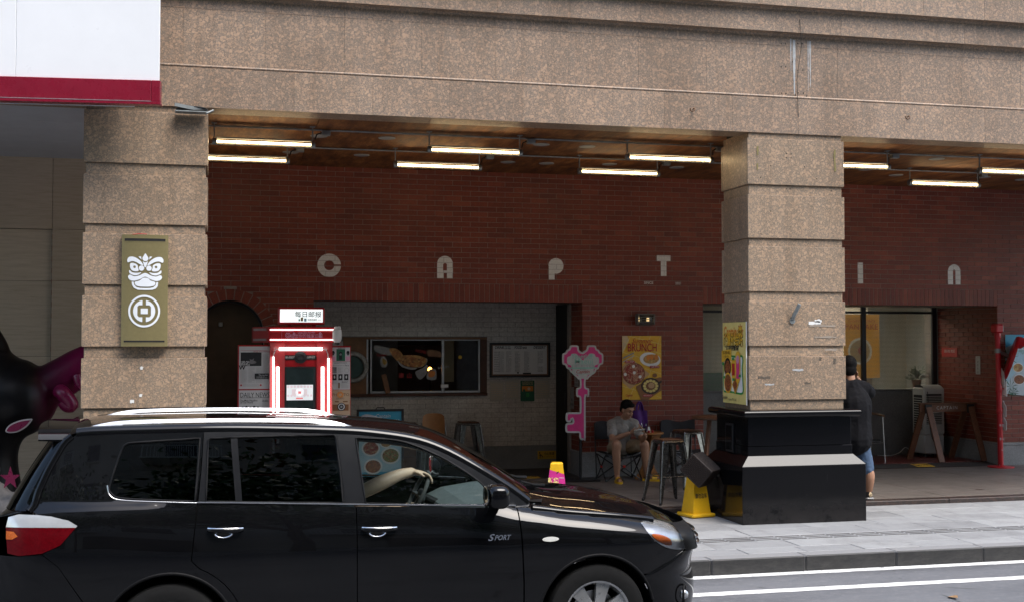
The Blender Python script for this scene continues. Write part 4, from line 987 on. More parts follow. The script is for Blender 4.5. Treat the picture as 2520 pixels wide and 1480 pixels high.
a, b = PY(2076, 772, RY + .10), PY(2165, 928, RY + .10); pk = thing('pancake_poster', 'orange poster with a plate of pancakes behind the meshed glass', 'poster', ((a.x + b.x) / 2, RY + .1, b.z)); w_, h_ = b.x - a.x, a.z - b.z
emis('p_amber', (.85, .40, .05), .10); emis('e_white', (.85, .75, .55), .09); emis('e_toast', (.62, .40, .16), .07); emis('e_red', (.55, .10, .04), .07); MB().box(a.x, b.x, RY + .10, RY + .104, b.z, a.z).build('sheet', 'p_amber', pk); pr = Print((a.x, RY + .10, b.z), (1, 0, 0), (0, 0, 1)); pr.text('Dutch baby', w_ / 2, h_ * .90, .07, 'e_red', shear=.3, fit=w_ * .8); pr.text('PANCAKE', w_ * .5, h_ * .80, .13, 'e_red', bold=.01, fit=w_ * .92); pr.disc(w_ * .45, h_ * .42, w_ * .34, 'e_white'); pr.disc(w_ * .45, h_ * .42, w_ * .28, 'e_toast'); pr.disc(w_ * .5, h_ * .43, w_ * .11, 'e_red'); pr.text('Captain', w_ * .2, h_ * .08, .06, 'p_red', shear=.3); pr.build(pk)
# leafy pot plant inside the window
pp = thing('pot_plant', 'small leafy pot plant inside the shop window beside the white cooler', 'plant', (11.85, 18.8, 1.377)); mat('leaf_green', (.05, .12, .025), .5, var=.4, scale=30.); mat('clay', (.25, .1, .05), .7)
p = PY(2255, 925, 18.78); MB().lathe([(.06, 0), (.085, .13), (.09, .14), (.07, .14)], (p.x, 18.78, 1.377), 14).build('pot', 'clay', pp, 40); r_ = random.Random(4); lf = MB()
for i in range(130):
    a_ = r_.uniform(0, 6.28); e = r_.uniform(.2, 1.4); L = r_.uniform(.1, .26); d = Vector((math.cos(a_) * math.cos(e), math.sin(a_) * math.cos(e) * .35, math.sin(e))); q = Vector((p.x, 18.78, 1.5)) + d * L * r_.uniform(.3, 1); s = d.cross(Vector((0, 0, 1))).normalized() * .018; lf.add([q, q + d * .05 + s, q + d * .11 - Vector((0, 0, .02)), q + d * .05 - s], [(0, 1, 2, 3)])
lf.build('foliage', 'leaf_green', pp)
# lean rail of the recess side, small plates on its brick return
def plate(name, label, u, v, w_, h_, m, lines_, X=O2[1] - .012):
    p = PX(u, v, X); o = thing(name, label, 'sign', (X, p.y, p.z - h_ / 2)); MB().box(X - .004, X, p.y - w_ / 2, p.y + w_ / 2, p.z - h_ / 2, p.z + h_ / 2).build('plate', m, o)
    pr = Print((X - .004, p.y + w_ / 2, p.z - h_ / 2), (0, -1, 0), (0, 0, 1)); 
    for tx, x_, y_, s_, mm in lines_: pr.text(tx, x_ * w_, y_ * h_, s_, mm)
    pr.build(o)
plate('red_plate', 'small red notice on the dark brick return', 2337, 865, .45, .15, 'p_red', [('消火栓 附近', .5, .6, .06, 'p_white')])
plate('white_plate', 'small white vertical number plate on the dark brick return', 2407, 897, .12, .30, 'p_lightgrey', [('广', .5, .85, .05, 'ink'), ('州', .5, .66, .05, 'ink'), ('市', .5, .48, .05, 'ink'), ('东', .5, .30, .05, 'ink'), ('山', .5, .12, .05, 'ink')])
X1 = O1[1] - .012
plate('notice_plate', 'small white printed notices stuck on the brick return behind the pink key', 1419, 932, .20, .22, 'p_lightgrey', [('小心台阶', .5, .75, .05, 'ink'), ('118', .5, .45, .07, 'ink'), ('欢迎光临', .5, .15, .045, 'ink')], X1)
plate('notice_plate', 'grey plate with a drop symbol below the other notices on the brick return', 1408, 977, .20, .33, 'p_grey', [('安全', .5, .4, .05, 'ink'), ('疏散通道', .5, .2, .045, 'ink')], X1)

# ------------------------------------------------------------------ left bay: travertine wall and ceiling edge
tv = thing('travertine_wall', 'beige travertine clad wall left of the emblem pillar', 'wall', (-4, W, FL))
MB().box(-12, -1.0, W + .05, W + .5, .19, 4.66).build('core', 'joint_dirt', tv)
zs = [FL, 1.02, 2.0, 2.995, 3.68, 4.655]; xs_ = [-8.2, -6.7, -5.2, -3.7]
for i in range(5):
    for x0, x1 in list(zip(xs_, xs_[1:])) + [(-3.7, -2.19)]:
        ins = .06 if zs[i + 1] < 3.7 else 0
        MB().cbox(x0 + .002, x1 - .002, W + ins - .02, W + .052, zs[i] + .002, zs[i + 1] - .002, .002).build('stone_panel', 'travertine', tv)
    for x0, x1 in ((-2.188, -1.42), (-1.42, -1.0)): MB().cbox(x0, x1 - .002, W - .02, W + .05, zs[i] + .002, zs[i + 1] - .002, .002).build('stone_panel', 'travertine', tv)

# ------------------------------------------------------------------ white fascia sign with red band, upper left
fs = thing('fascia_sign', 'large blank white fascia sign with a dark red band along its foot', 'sign', (-.57, 11.9, 4.4))
e = PY(391, 258, 11.9); ang = math.radians(-6.05); ux = Vector((math.cos(ang), math.sin(ang), 0)); ny = Vector((-ux.y, ux.x, 0)); o = Vector((e.x, 11.9, e.z)); Hh = .235
def sbox(a0, a1, d0, d1, z0, z1, c=.004): return MB().cbox(a0, a1, d0, d1, z0, z1, c).xf(Matrix(((ux.x, ny.x, 0, o.x), (ux.y, ny.y, 0, o.y), (0, 0, 1, o.z), (0, 0, 0, 1))))
for a0, a1 in ((-9, -6.4), (-6.4, -3.8), (-3.8, -1.33), (-1.33, -.003)): sbox(a0 + .001, a1 - .001, .03, .07, Hh + .002, 4.2, .004).build('white_panel', 'sign_white', fs)
for a0, a1 in ((-9, -4.6), (-4.6, -.075), (-.074, .012)): sbox(a0 + .0005, a1 - .0005, 0, .09, .03, Hh, .004).build('red_band', 'sign_red', fs)
sbox(-9, .014, -.004, .10, 0, .029, .003).build('drip_edge', 'sign_red', fs); sbox(-9, -.30, .10, .42, .05, 4.1).build('box_back', 'grey_paint', fs)
sbox(-9, -.075, -.006, 0, .028, .034, .001).build('edge_trim', 'alu', fs)

# ------------------------------------------------------------------ curved gold emblem panel on the left pillar
tl, br = PY(300, 577, 12.47), PY(411, 851, 12.47); x0, x1, z0, z1 = tl.x, PY(413, 700, 12.47).x, br.z, tl.z; w_, h_ = x1 - x0, z1 - z0
em = thing('emblem_panel', 'curved olive gold panel with a white lion-dance head and a round coin emblem', 'sign', ((x0 + x1) / 2, 12.5, z0)); mat('olive_gold', (.25, .21, .10), .36, .35, var=.08, scale=30., rvar=.06); mat('milk_white', (.74, .77, .80), .4, var=.03)
def bulge(x): f = (x - x0) / w_ * 2 - 1; return 12.505 - .05 * math.sqrt(max(0, 1 - .80 * f * f)) + .0
mb = MB(); n = 20; xs2 = [x0 + w_ * i / n for i in range(n + 1)]
mb.add([(x, bulge(x), z) for x in xs2 for z in (z0, z1)], [(2 * i, 2 * i + 2, 2 * i + 3, 2 * i + 1) for i in range(n)]); mb.add([(x, y, z1) for x in xs2 for y in (bulge(x), 12.535)], [(2 * i, 2 * i + 2, 2 * i + 3, 2 * i + 1) for i in range(n)]); mb.add([(x, y, z0) for x in xs2 for y in (bulge(x), 12.535)], [(2 * i, 2 * i + 1, 2 * i + 3, 2 * i + 2) for i in range(n)])
for x in (x0, x1): mb.add([(x, bulge(x), z0), (x, 12.535, z0), (x, 12.535, z1), (x, bulge(x), z1)], [(0, 1, 2, 3)])
mb.build('panel', 'olive_gold', em, 30)
def slot(za, zb):
    q = [x0 + w_ * (.06 + .88 * i / 16) for i in range(17)]
    for nm, m, d, e_ in (('slot', 'dark_void', .0010, 0), ('slot_lip', 'olive_gold', .0018, .008)): MB().add([(x, bulge(x) - d, z) for x in q[:None if e_ == 0 else None] for z in (za + (0 if e_ == 0 else -.004), zb if e_ == 0 else za + .002)], [(2 * i, 2 * i + 2, 2 * i + 3, 2 * i + 1) for i in range(16)]).build(nm, m, em)
slot(z1 - .056 * h_ - .004, z1 - .033 * h_); slot(z0 + .035 * h_, z0 + .053 * h_)
def ep(px_, py_): return (x0 + w_ * (px_ - 102) / 536, z1 - h_ * (py_ - 112) / 1276)
def eshape(loops, nm='emblem', d=.004, m='milk_white'):
    V, T = fill2d(loops, .03); MB().add([(a, bulge(a) - d, b) for a, b in V], T).build(nm, m, em)
def es(pts, closed=True, n=5): return [ep(*q) for q in spline(pts, n, True)]
def ec(cx, cy, r, n=32): return [ep(cx + r * math.cos(2 * math.pi * i / n), cy + r * math.sin(2 * math.pi * i / n)) for i in range(n)]
for sgn in (1, -1):
    cxm = 376; mx = (lambda q: q) if sgn == 1 else (lambda q: (2 * cxm - q[0], q[1]))
    eshape([es([mx(q) for q in [(168, 400), (185, 372), (225, 366), (275, 382), (325, 420), (352, 462), (330, 460), (300, 445), (262, 425), (220, 418), (180, 432), (168, 420)]])])       # brow
    eshape([es([mx(q) for q in [(203, 445), (240, 440), (285, 462), (292, 495), (300, 525), (270, 535), (225, 525), (202, 490)]]), ec(mx((252, 483))[0], 483, 15, 16)])       # eye with pupil
    eshape([ec(mx((333, 497))[0], 497, 31)])
    eshape([[ep(*mx(q)) for q in [(296, 366), (326, 362), (332, 400), (318, 386)]]])
    eshape([es([mx(q) for q in [(194, 520), (230, 548), (290, 552), (330, 545), (300, 572), (250, 580), (195, 555)]])])
eshape([es([(376, 328), (398, 358), (412, 385), (400, 410), (376, 416), (352, 408), (342, 382), (356, 355)])])
eshape([[ep(*q) for q in [(345, 418), (376, 432), (407, 418), (396, 450), (386, 482), (376, 488), (366, 482), (356, 450)]]])
eshape([es([(178, 598), (200, 572), (250, 592), (310, 580), (376, 552), (440, 580), (500, 592), (550, 576), (571, 600), (550, 632), (500, 642), (440, 625), (376, 595), (312, 625), (250, 642), (200, 632)])])
eshape([es([(258, 655), (310, 640), (345, 612), (376, 606), (410, 612), (440, 638), (492, 655), (485, 690), (440, 706), (376, 709), (310, 706), (268, 690)])])
eshape([[ep(*q) for q in [(222, 652), (242, 652), (252, 690), (280, 715), (320, 724), (430, 724), (470, 715), (498, 690), (506, 655), (526, 655), (522, 700), (500, 730), (460, 744), (376, 747), (290, 744), (245, 722), (226, 690)]]])
cx, cy = 368, 986; eshape([ec(cx, cy, 184, 56), ec(cx, cy, 161, 56)])
def half(s):
    out = [(cx + s * 20, 866)] + [(cx + s * 128 * math.cos(math.radians(a)), cy - 126 * math.sin(math.radians(a))) for a in range(78, -79, -12)] + [(cx + s * 20, 1108), (cx + s * 20, 1054), (cx + s * 60, 1054), (cx + s * 78, 1036), (cx + s * 78, 936), (cx + s * 60, 918), (cx + s * 20, 918)]
    return [ep(*q) for q in out]
eshape([half(1)]); eshape([half(-1)]); eshape([[ep(*q) for q in [(328, 955), (411, 955), (411, 1018), (328, 1018)]]])
wire = MB().tube([(x0 + .10, 12.49, z1 + .004), (x0 + .18, 12.48, z1 + .012), (x0 + .24, 12.48, z1 + .008)], .004, 5).build('red_wire', 'p_red', em)

# ------------------------------------------------------------------ tube lights, conduits, cover plates
emis('tube_glow', (1.0, .68, .35), 7.0)
mat('clear_guard', (.30, .26, .2), .2, .0)
ZT = 4.43
def tube_light(loc):
    t_ = thing('tube_light', 'caged fluorescent tube', 'light', loc, 'caged tube lights under the arcade ceiling'); L = 1.14
    MB().cyl((.05, 0, 0), (L - .05, 0, 0), .015, n=10).xf(Matrix.Translation(loc)).build('tube', 'tube_glow', t_, 40)
    for x in (0, L - .045): MB().cyl((x, 0, 0), (x + .045, 0, 0), .040, n=12).xf(Matrix.Translation(loc)).build('end_cap', 'galvanised', t_, 40)
    mb = MB(); mb.box(.04, L - .04, -.028, .028, .034, .05); mb.xf(Matrix.Translation(loc)).build('housing', 'galvanised', t_)
    mb = MB()
    for i in range(1, 9):
        x = L * i / 9; mb.tube([(x, .034 * math.cos(a), .034 * math.sin(a)) for a in [math.pi * (.85 + 1.3 * k / 8) for k in range(9)]], .0032, 4)
    for a in (-2.6, -math.pi / 2, -.55): mb.cyl((.04, .035 * math.cos(a), .035 * math.sin(a)), (L - .04, .035 * math.cos(a), .035 * math.sin(a)), .0022, n=4)
    mb.xf(Matrix.Translation(loc)).build('cage', 'galvanised', t_)
    for x in (.02, L - .03): MB().cbox(x - .007, x + .007, -.008, .008, .045, 4.638 - ZT, .002).cbox(x - .03, x + .03, -.03, .03, 4.633 - ZT, 4.6415 - ZT, .002).xf(Matrix.Translation(loc)).build('bracket', 'galvanised', t_)
    return t_
YR1 = PZ(1285, 377, ZT).y; YR2 = PZ(1185, 413, ZT).y; X1r = PZ(1285, 377, ZT).x; X2r = PZ(1185, 413, ZT).x
def tl_label(k, row):
    near = ['beside the emblem pillar', 'above the letter A', 'just left of the plinth pillar', 'just right of the plinth pillar', 'above the wooden sawhorse']
    return 'lit caged tube light %s, %s side row' % (near[k], row)
first = None
for row, yy, xr in (('street', YR1, X1r), ('wall', YR2, X2r)):
    for k in range(-1, 4):
        x = xr - 1.14 + k * 2.44
        if first is None: first = tube_light((x, yy, ZT)); o_ = first
        else: o_ = copy_tree(first); o_.location = (x, yy, ZT)
        o_['label'] = tl_label(k + 1, row)
for row, yy, xr in (('street side', YR1, X1r), ('wall side', YR2, X2r)):
    cb = thing('conduit', 'thin grey conduit with junction boxes along the %s row of lights' % row, 'pipe', (4, yy + .12, 4.6)); MB().cyl((-1.3, yy + .10, 4.622), (14, yy + .10, 4.622), .011, n=6).build('pipe', 'galvanised', cb)
    for k in range(-1, 5):
        x = xr + .13 + k * 2.44; MB().cbox(x - .05, x + .05, yy + .05, yy + .13, 4.56, 4.615, .004).build('junction_box', 'galvanised', cb)
        MB().tube([(x - .05, yy + .09, 4.59), (x - .11, yy + .05, 4.56), (x - .13, yy + .01, 4.50)], .008, 5).build('cable', 'black_plastic', cb)
mat('plate_grey', (.30, .31, .30), .7, var=.15)
for i, (u, v) in enumerate(((785, 336), (952, 341), (1332, 357), (1445, 362), (2305, 392), (890, 383), (715, 376), (1250, 400), (1345, 403), (2420, 437), (1500, 405), (1665, 413), (2130, 418), (2205, 432), (2515, 443))):
    p = PZ(u, v, 4.636); o_ = MB().lathe([(.0, 0), (.10, 0), (.105, .004), (.105, .0065)], (p.x, p.y, 4.636), 20).build('cover_plate', 'plate_grey', None, 30); tag(o_, 'round grey cover plate on the ceiling by the %s row of lights' % ('street side' if p.y < (YR1 + YR2) / 2 + .35 else 'wall side'), 'plate', 'round cover plates on the ceiling')

# bulkhead lamp on the pier
p = PY(1584, 785, W); bl = thing('bulkhead_lamp', 'lit ribbed bulkhead wall lamp above the brunch poster', 'lamp', (p.x, W, p.z - .09)); mat('pewter', (.16, .15, .14), .45, .6, var=.2)
MB().cbox(p.x - .14, p.x + .14, W - .05, W - .002, p.z - .085, p.z + .085, .02).build('body', 'pewter', bl, 40)
mb = MB(); mb.cbox(p.x - .12, p.x + .12, W - .11, W - .051, p.z - .06, p.z + .065, .03); mb.build('diffuser', 'frost', bl, 50) if 'frost' in MAT else (glass('frost', (.62, .6, .55), 1.4, .15), mb.build('diffuser', 'frost', bl, 50))
emis('lamp_glow', (1.0, .72, .36), .7); MB().cbox(p.x + .02, p.x + .06, W - .085, W - .06, p.z - .04, p.z + .025, .008).build('bulb', 'lamp_glow', bl)
mb = MB()
for z_ in (-.035, 0, .035): mb.cbox(p.x - .135, p.x + .135, W - .122, W - .111, p.z + z_ - .006, p.z + z_ + .006, .002)
mb.cbox(p.x - .14, p.x + .14, W - .12, W - .051, p.z + .066, p.z + .085, .004); mb.cbox(p.x - .14, p.x - .121, W - .115, W - .051, p.z - .08, p.z + .065, .004); mb.cbox(p.x + .121, p.x + .14, W - .115, W - .051, p.z - .08, p.z + .065, .004)
mb.build('guard', 'pewter', bl)
# ------------------------------------------------------------------ red self-service photo booth
BY = 15.4
def q3(x, y, Y=BY): return PY((800 + x / 2.387) * .61523, (1100 + y / 2.387) * .61523, Y)      # from a close view of the booth
mat('booth_red', (.36, .010, .014), .32, var=.12, scale=5.); emis('led_white', (1.0, .97, .95), 1.7); emis('sign_light', (.93, 1.0, 1.0), .36); emis('screen_light', (.82, .86, .88), .16); mat('screen_dark', (.018, .030, .030), .08, var=.3); mat('dull_strip', (.30, .24, .24), .4)
bt = thing('photo_booth', 'red self-service newspaper photo booth with bright white light tubes', 'booth', (1.0, 15.8, FL))
a = q3(655, 490); b = q3(1345, 640); lf = q3(508, 490, BY + .28)
MB().prism([(lf.x, BY + .28), (a.x, BY), (b.x, BY), (b.x + .0, BY + .28), (b.x, BY + .95), (lf.x, BY + .95)], (0, 0, b.z), (1, 0, 0), (0, 1, 0), 0, a.z - b.z).build('header', 'booth_red', bt)
bx0, bx1 = q3(690, 700).x, q3(1240, 700).x
MB().box(bx0 - .02, bx1 + .02, BY + .10, BY + .9, FL, b.z - .001).build('cabinet', 'booth_red', bt)
for x0_, x1_, s in ((bx0 - .03, bx0 + .16, 1), (bx1 - .16, bx1 + .03, -1)):    # splayed cheeks beside the screen
    pts = [(x0_, BY - .03), (x1_, BY + .07), (x1_, BY + .11), (x0_, BY + .11)] if s == 1 else [(x0_, BY + .11), (x0_, BY + .07), (x1_, BY - .03), (x1_, BY + .11)]
    MB().prism(pts, (0, 0, FL), (1, 0, 0), (0, 1, 0), 0, b.z - FL - .002).build('cheek', 'booth_red', bt)
for y_ in (517, 613):
    p0, p1 = q3(668, y_), q3(1282, y_); MB().cbox(p0.x, p1.x, BY - .012, BY, p0.z - .007, p0.z + .007, .003).build('led_strip', 'led_white', bt)
    p0, p1 = q3(514, y_, BY + .27), q3(630, y_, BY + .08); MB().bar((p0.x - .008, BY + .262, p0.z), (p1.x - .0, BY + .030, p0.z), .012, .028).build('side_strip', 'dull_strip', bt)
pr = Print((0, BY, 0), (1, 0, 0), (0, 0, 1)); p = q3(1018, 548); pr.text('JARGEE.FOTO', p.x, p.z, .034, 'p_lightpink', fit=.22); p = q3(1018, 579); pr.text('拍出你的独家日报', p.x, p.z, .055, 'p_lightpink', bold=.006, fit=.41)
p = q3(838, 570); pr.ring(p.x, p.z, .026, .034, 'p_lightpink'); pr.ring(p.x, p.z, .012, .017, 'p_lightpink')
for s in ((-.075, -.05), (.075, .05)): pr.rect(p.x + s[0] - .002, p.z - .05, .004, .1, 'p_lightpink', True)
for s in (-.052, .048): pr.rect(p.x - .075, p.z + s, .15, .004, 'p_lightpink', True)
pr.d += pr.step
for cx_, cy_ in ((898, 557), (1145, 580), (1148, 553)):
    p = q3(cx_, cy_)
    for k in range(5): pr.disc(p.x + .012 * math.cos(k * 1.257), p.z + .012 * math.sin(k * 1.257), .008, 'p_lightpink', n=8, keep=True)
    pr.d += pr.step
pr.build(bt, 'printed_header')
a, b_ = q3(745, 303), q3(1193, 470); sgn = MB().cbox(a.x, b_.x, BY + .02, BY + .16, b_.z, a.z, .012).build('sign_box', 'booth_red', bt)
for x_ in (a.x + .12, b_.x - .16): MB().cbox(x_, x_ + .05, BY + .07, BY + .11, q3(745, 490).z, b_.z, .003).build('sign_post', 'booth_red', bt)
a, b_ = q3(765, 322), q3(1173, 447); w_, h_ = b_.x - a.x, a.z - b_.z; MB().box(a.x, b_.x, BY + .012, BY + .019, b_.z, a.z).build('sign_face', 'sign_light', bt)
pr = Print((a.x, BY + .012, b_.z), (1, 0, 0), (0, 0, 1)); emis('soft_pink', (1.0, .78, .84), .5); emis('soft_grey', (.75, .72, .8), 1.2)
pr.text('每日邮报', w_ * .655, h_ * .58, .080, 'ink', bold=.006, fit=w_ * .62); pr.text('自助拍报机 >>>', w_ * .80, h_ * .18, .032, 'ink', bold=.01, fit=w_ * .32); pr.poly(spline([(w_ * .01, h_ * .05), (w_ * .02, h_ * .6), (w_ * .10, h_ * .72), (w_ * .2, h_ * .62), (w_ * .22, h_ * .3), (w_ * .12, h_ * .08)], 5, True), 'soft_pink')
pr.rect(w_ * .43, h_ * .08, w_ * .035, h_ * .18, 'p_mint', True); pr.rect(w_ * .48, h_ * .08, w_ * .06, h_ * .3, 'p_sand', True); pr.rect(w_ * .56, h_ * .06, w_ * .06, h_ * .25, 'p_sky'); pr.build(bt, 'printed_sign')
# light tubes
def led(x0, y0, x1, y1, r, nm='light_tube', Y=BY - .03):
    p0, p1 = q3(x0, y0, Y), q3(x1, y1, Y); MB().cyl(p0, p1, r, n=12).build(nm, 'led_white', bt, 40)
led(755, 700, 1168, 700, .022); led(701, 775, 701, 1700, .013, Y=BY - .045); led(1226, 790, 1226, 1700, .013, Y=BY - .045); led(742, 870, 742, 1600, .019, Y=BY + .01); led(1170, 870, 1170, 1600, .019, Y=BY + .01)
for s in (((757, 700), (720, 705), (703, 750), (701, 778)), ((1166, 703), (1205, 708), (1222, 750), (1226, 792))): MB().tube([q3(*k, BY - .04) for k in s], .006, 6).build('cable', 'white_plastic', bt, 60)
a, b_ = q3(803, 758, BY + .09), q3(1113, 803, BY + .09); zc, rr_ = (a.z + b_.z) / 2, (a.z - b_.z) / 2
MB().prism([(x, z) for x, z in [(a.x + rr_ + rr_ * math.cos(t_), zc + rr_ * math.sin(t_)) for t_ in [math.radians(q) for q in range(90, 271, 20)]] + [(b_.x - rr_ + rr_ * math.cos(t_), zc + rr_ * math.sin(t_)) for t_ in [math.radians(q) for q in range(-90, 91, 20)]]], (0, BY + .1, 0), (1, 0, 0), (0, 0, 1), .001, .012).build('lens_plate', 'black_plastic', bt)
mx_ = (a.x + b_.x) / 2; MB().lathe([(.078, 0), (.078, -.012), (.045, -.016), (.04, -.03), (.03, -.03), (.0, -.022)], (mx_, BY + .088, zc), 24, 'y').build('lens', 'dark_metal', bt, 40)
pr = Print((0, BY + .088, 0), (1, 0, 0), (0, 0, 1)); pr.text('镜头请看这里!', mx_ - .125, zc, .034, 'p_lightgrey', fit=.125); pr.text('拍出你的头条!', mx_ + .125, zc, .034, 'p_lightgrey', fit=.125); pr.build(bt, 'printed_plate')
a, b_ = q3(808, 870, BY + .08), q3(1100, 1640, BY + .08); MB().cbox(a.x, b_.x, BY + .07, BY + .1, b_.z, a.z, .006).build('screen_frame', 'black_plastic', bt)
a, b_ = q3(827, 890, BY + .07), q3(1078, 1620, BY + .07); MB().box(a.x, b_.x, BY + .066, BY + .069, b_.z, a.z).build('screen', 'screen_dark', bt)
a, b_ = q3(827, 1043, BY + .065), q3(1078, 1187, BY + .065); w_, h_ = b_.x - a.x, a.z - b_.z; MB().box(a.x, b_.x, BY + .063, BY + .0655, b_.z, a.z).build('screen_image', 'screen_light', bt)
pr = Print((a.x, BY + .063, b_.z), (1, 0, 0), (0, 0, 1), base=.0008); emis('scr_pink', (.80, .70, .72), .14); emis('scr_white', (.95, .97, 1.0), .22); emis('scr_red', (.75, .2, .2), .22)
for i in range(8):
    pr.disc(w_ * (.06 + .125 * i), h_ * .88, .017, 'scr_pink', n=10, keep=True); pr.disc(w_ * (.06 + .125 * i), h_ * .3, .015, 'scr_pink', n=10, keep=True)
pr.d += pr.step; pr.rect(w_ * .2, h_ * .3, w_ * .16, h_ * .42, 'scr_pink', True); pr.rect(w_ * .62, h_ * .3, w_ * .16, h_ * .42, 'scr_pink'); pr.disc(w_ * .5, h_ * .52, h_ * .27, 'scr_white'); pr.rect(w_ * .44, h_ * .42, w_ * .11, h_ * .16, 'scr_red'); pr.rect(w_ * .36, h_ * .08, w_ * .26, h_ * .09, 'scr_red'); pr.build(bt, 'screen_picture')
# newspaper boards either side
mat('newsprint', (.52, .51, .50), .8, var=.05); mat('news_tan', (.48, .34, .22), .8, var=.06); mat('news_green', (.33, .38, .30), .8, var=.05); mat('photo_grey', (.16, .15, .15), .6, var=.5, scale=30.)
a, b_ = q3(362, 662, BY + .02), q3(688, 1500, BY + .02); ln = MB().cbox(a.x, b_.x, BY + .02, BY + .06, FL + .02, a.z, .004).build('left_board', 'booth_red', bt)
a = q3(374, 676, BY + .02); b_ = q3(672, 1080, BY + .02); w_, h_ = b_.x - a.x, a.z - b_.z; pr = Print((a.x, BY + .02, b_.z), (1, 0, 0), (0, 0, 1)); pr.rect(0, 0, w_, h_, 'newsprint'); pr.text('JARGEE FOTO NEWS', w_ * .67, h_ * .88, .028, 'p_red', fit=w_ * .45); pr.rect(w_ * .05, h_ * .905, w_ * .85, .003, 'p_red', True); pr.text('02', w_ * .94, h_ * .88, .03, 'p_red')
pr.rect(w_ * .05, h_ * .54, w_ * .66, h_ * .32, 'ink'); pr.disc(w_ * .40, h_ * .72, .028, 'photo_grey', .038, n=14); pr.disc(w_ * .42, h_ * .63, .05, 'photo_grey', .022, n=14); pr.disc(w_ * .39, h_ * .745, .032, 'ink', .03, n=14); pr.text('LIFE OF', w_ * .18, h_ * .62, .05, 'newsprint', bold=.03, fit=w_ * .24); pr.text('METROPOLIS', w_ * .20, h_ * .567, .032, 'newsprint', bold=.03, fit=w_ * .28); pr.text('W', w_ * .1, h_ * .50, .075, 'ink', bold=.03)
for i in range(3): pr.lines(w_ * (.05 + .25 * i), h_ * .14, w_ * .2, h_ * (.30 if i == 0 else .37), 22, 'p_grey', .3, i, .012)
pr.lines(w_ * .75, h_ * .37, w_ * .2, h_ * .45, 26, 'p_grey', .3, 9, .012); pr.rect(w_ * .5, h_ * .235, w_ * .45, h_ * .13, 'ink'); pr.text('The number', w_ * .77, h_ * .325, .026, 'newsprint', fit=w_ * .30); pr.lines(w_ * .55, h_ * .25, w_ * .36, h_ * .05, 2, 'p_lightgrey', .3, 3, .02)
for x_ in (.07, .69): pr.disc(w_ * x_, h_ * .09, .012, 'p_red', n=12, keep=True)
pr.d += pr.step; pr.lines(w_ * .14, h_ * .06, w_ * .5, h_ * .06, 3, 'p_grey', .25, 8, .015); pr.build(ln, 'printed_page')
a = q3(372, 1095, BY + .02); b_ = q3(672, 1500, BY + .02); w_, h_ = b_.x - a.x, a.z - b_.z; pr = Print((a.x, BY + .02, b_.z), (1, 0, 0), (0, 0, 1)); pr.rect(0, 0, w_, h_, 'newsprint'); pr.text('DAILY NEWS', w_ * .5, h_ * .885, .085, 'ink', fit=w_ * .92); pr.rect(w_ * .03, h_ * .82, w_ * .94, .005, 'ink'); pr.text('The Main Headline', w_ * .31, h_ * .76, .034, 'ink', bold=.01, fit=w_ * .55); pr.text('Of The World', w_ * .24, h_ * .715, .034, 'ink', bold=.01, fit=w_ * .40); pr.text('Another', w_ * .83, h_ * .765, .026, 'ink', bold=.01, fit=w_ * .18); pr.text('Headline', w_ * .83, h_ * .735, .026, 'ink', bold=.01, fit=w_ * .2); pr.lines(w_ * .74, h_ * .3, w_ * .2, h_ * .4, 24, 'p_grey', .3, 4, .012)
for i in range(5): pr.disc(w_ * (.12 + .12 * i), h_ * (.60 if i % 2 else .585), .016, 'ink', .022, n=10, keep=True); pr.rect(w_ * (.07 + .12 * i), h_ * .45, w_ * .10, h_ * .12, 'ink', True)
pr.d += pr.step; pr.lines(w_ * .05, h_ * .05, w_ * .6, h_ * .36, 16, 'p_grey', .3, 5, .012); pr.build(ln, 'printed_page')
a, b_ = q3(1240, 670, BY + .02), q3(1437, 1500, BY + .02); rn = MB().cbox(a.x + .03, b_.x, BY + .02, BY + .06, FL + .02, a.z, .004).build('right_board', 'booth_red', bt)
def page(y0, y1, m): 
    a = q3(1252, y0, BY + .02); b_ = q3(1432, y1, BY + .02); pr = Print((a.x, BY + .02, b_.z), (1, 0, 0), (0, 0, 1)); w_, h_ = b_.x - a.x, a.z - b_.z; pr.rect(0, 0, w_, h_, m); return pr, w_, h_
pr, w_, h_ = page(685, 818, 'newsprint'); pr.text('JARGEE FOTO', w_ * .55, h_ * .93, .022, 'ink', bold=.02, fit=w_ * .4); pr.rect(w_ * .28, h_ * .03, w_ * .46, h_ * .85, 'p_darkgreen'); pr.disc(w_ * .5, h_ * .55, .024, 'ink', .026, n=12); pr.disc(w_ * .5, h_ * .5, .015, 'photo_grey', n=10); pr.rect(w_ * .42, h_ * .12, w_ * .16, h_ * .3, 'ink', True)
for x_ in (.02, .8): pr.disc(w_ * (x_ + .09), h_ * .62, .02, 'ink', .026, n=12, keep=True); pr.disc(w_ * (x_ + .09), h_ * .52, .014, 'photo_grey', .018, n=12, keep=True)
pr.rect(w_ * .02, h_ * .05, w_ * .2, h_ * .3, 'p_lightpink', True); pr.rect(w_ * .78, h_ * .05, w_ * .2, h_ * .3, 'p_lightpink'); pr.build(rn, 'printed_page')
pr, w_, h_ = page(822, 1086, 'newsprint'); pr.text('JARGEEFOTO NEWS', w_ * .5, h_ * .955, .022, 'ink', fit=w_ * .66); pr.text('Paris', w_ * .83, h_ * .865, .028, 'ink'); pr.lines(w_ * .05, h_ * .845, w_ * .62, h_ * .035, 1, 'p_grey', .5, 2, .02); pr.rect(w_ * .07, h_ * .59, w_ * .22, h_ * .22, 'photo_grey'); pr.lines(w_ * .35, h_ * .6, w_ * .28, h_ * .2, 9, 'p_grey', .3, 5, .012); pr.ring(w_ * .82, h_ * .69, .026, .029, 'p_grey')
for i in range(3): pr.rect(w_ * (.07 + .31 * i), h_ * .335, w_ * .22, h_ * .22, 'ink', True)
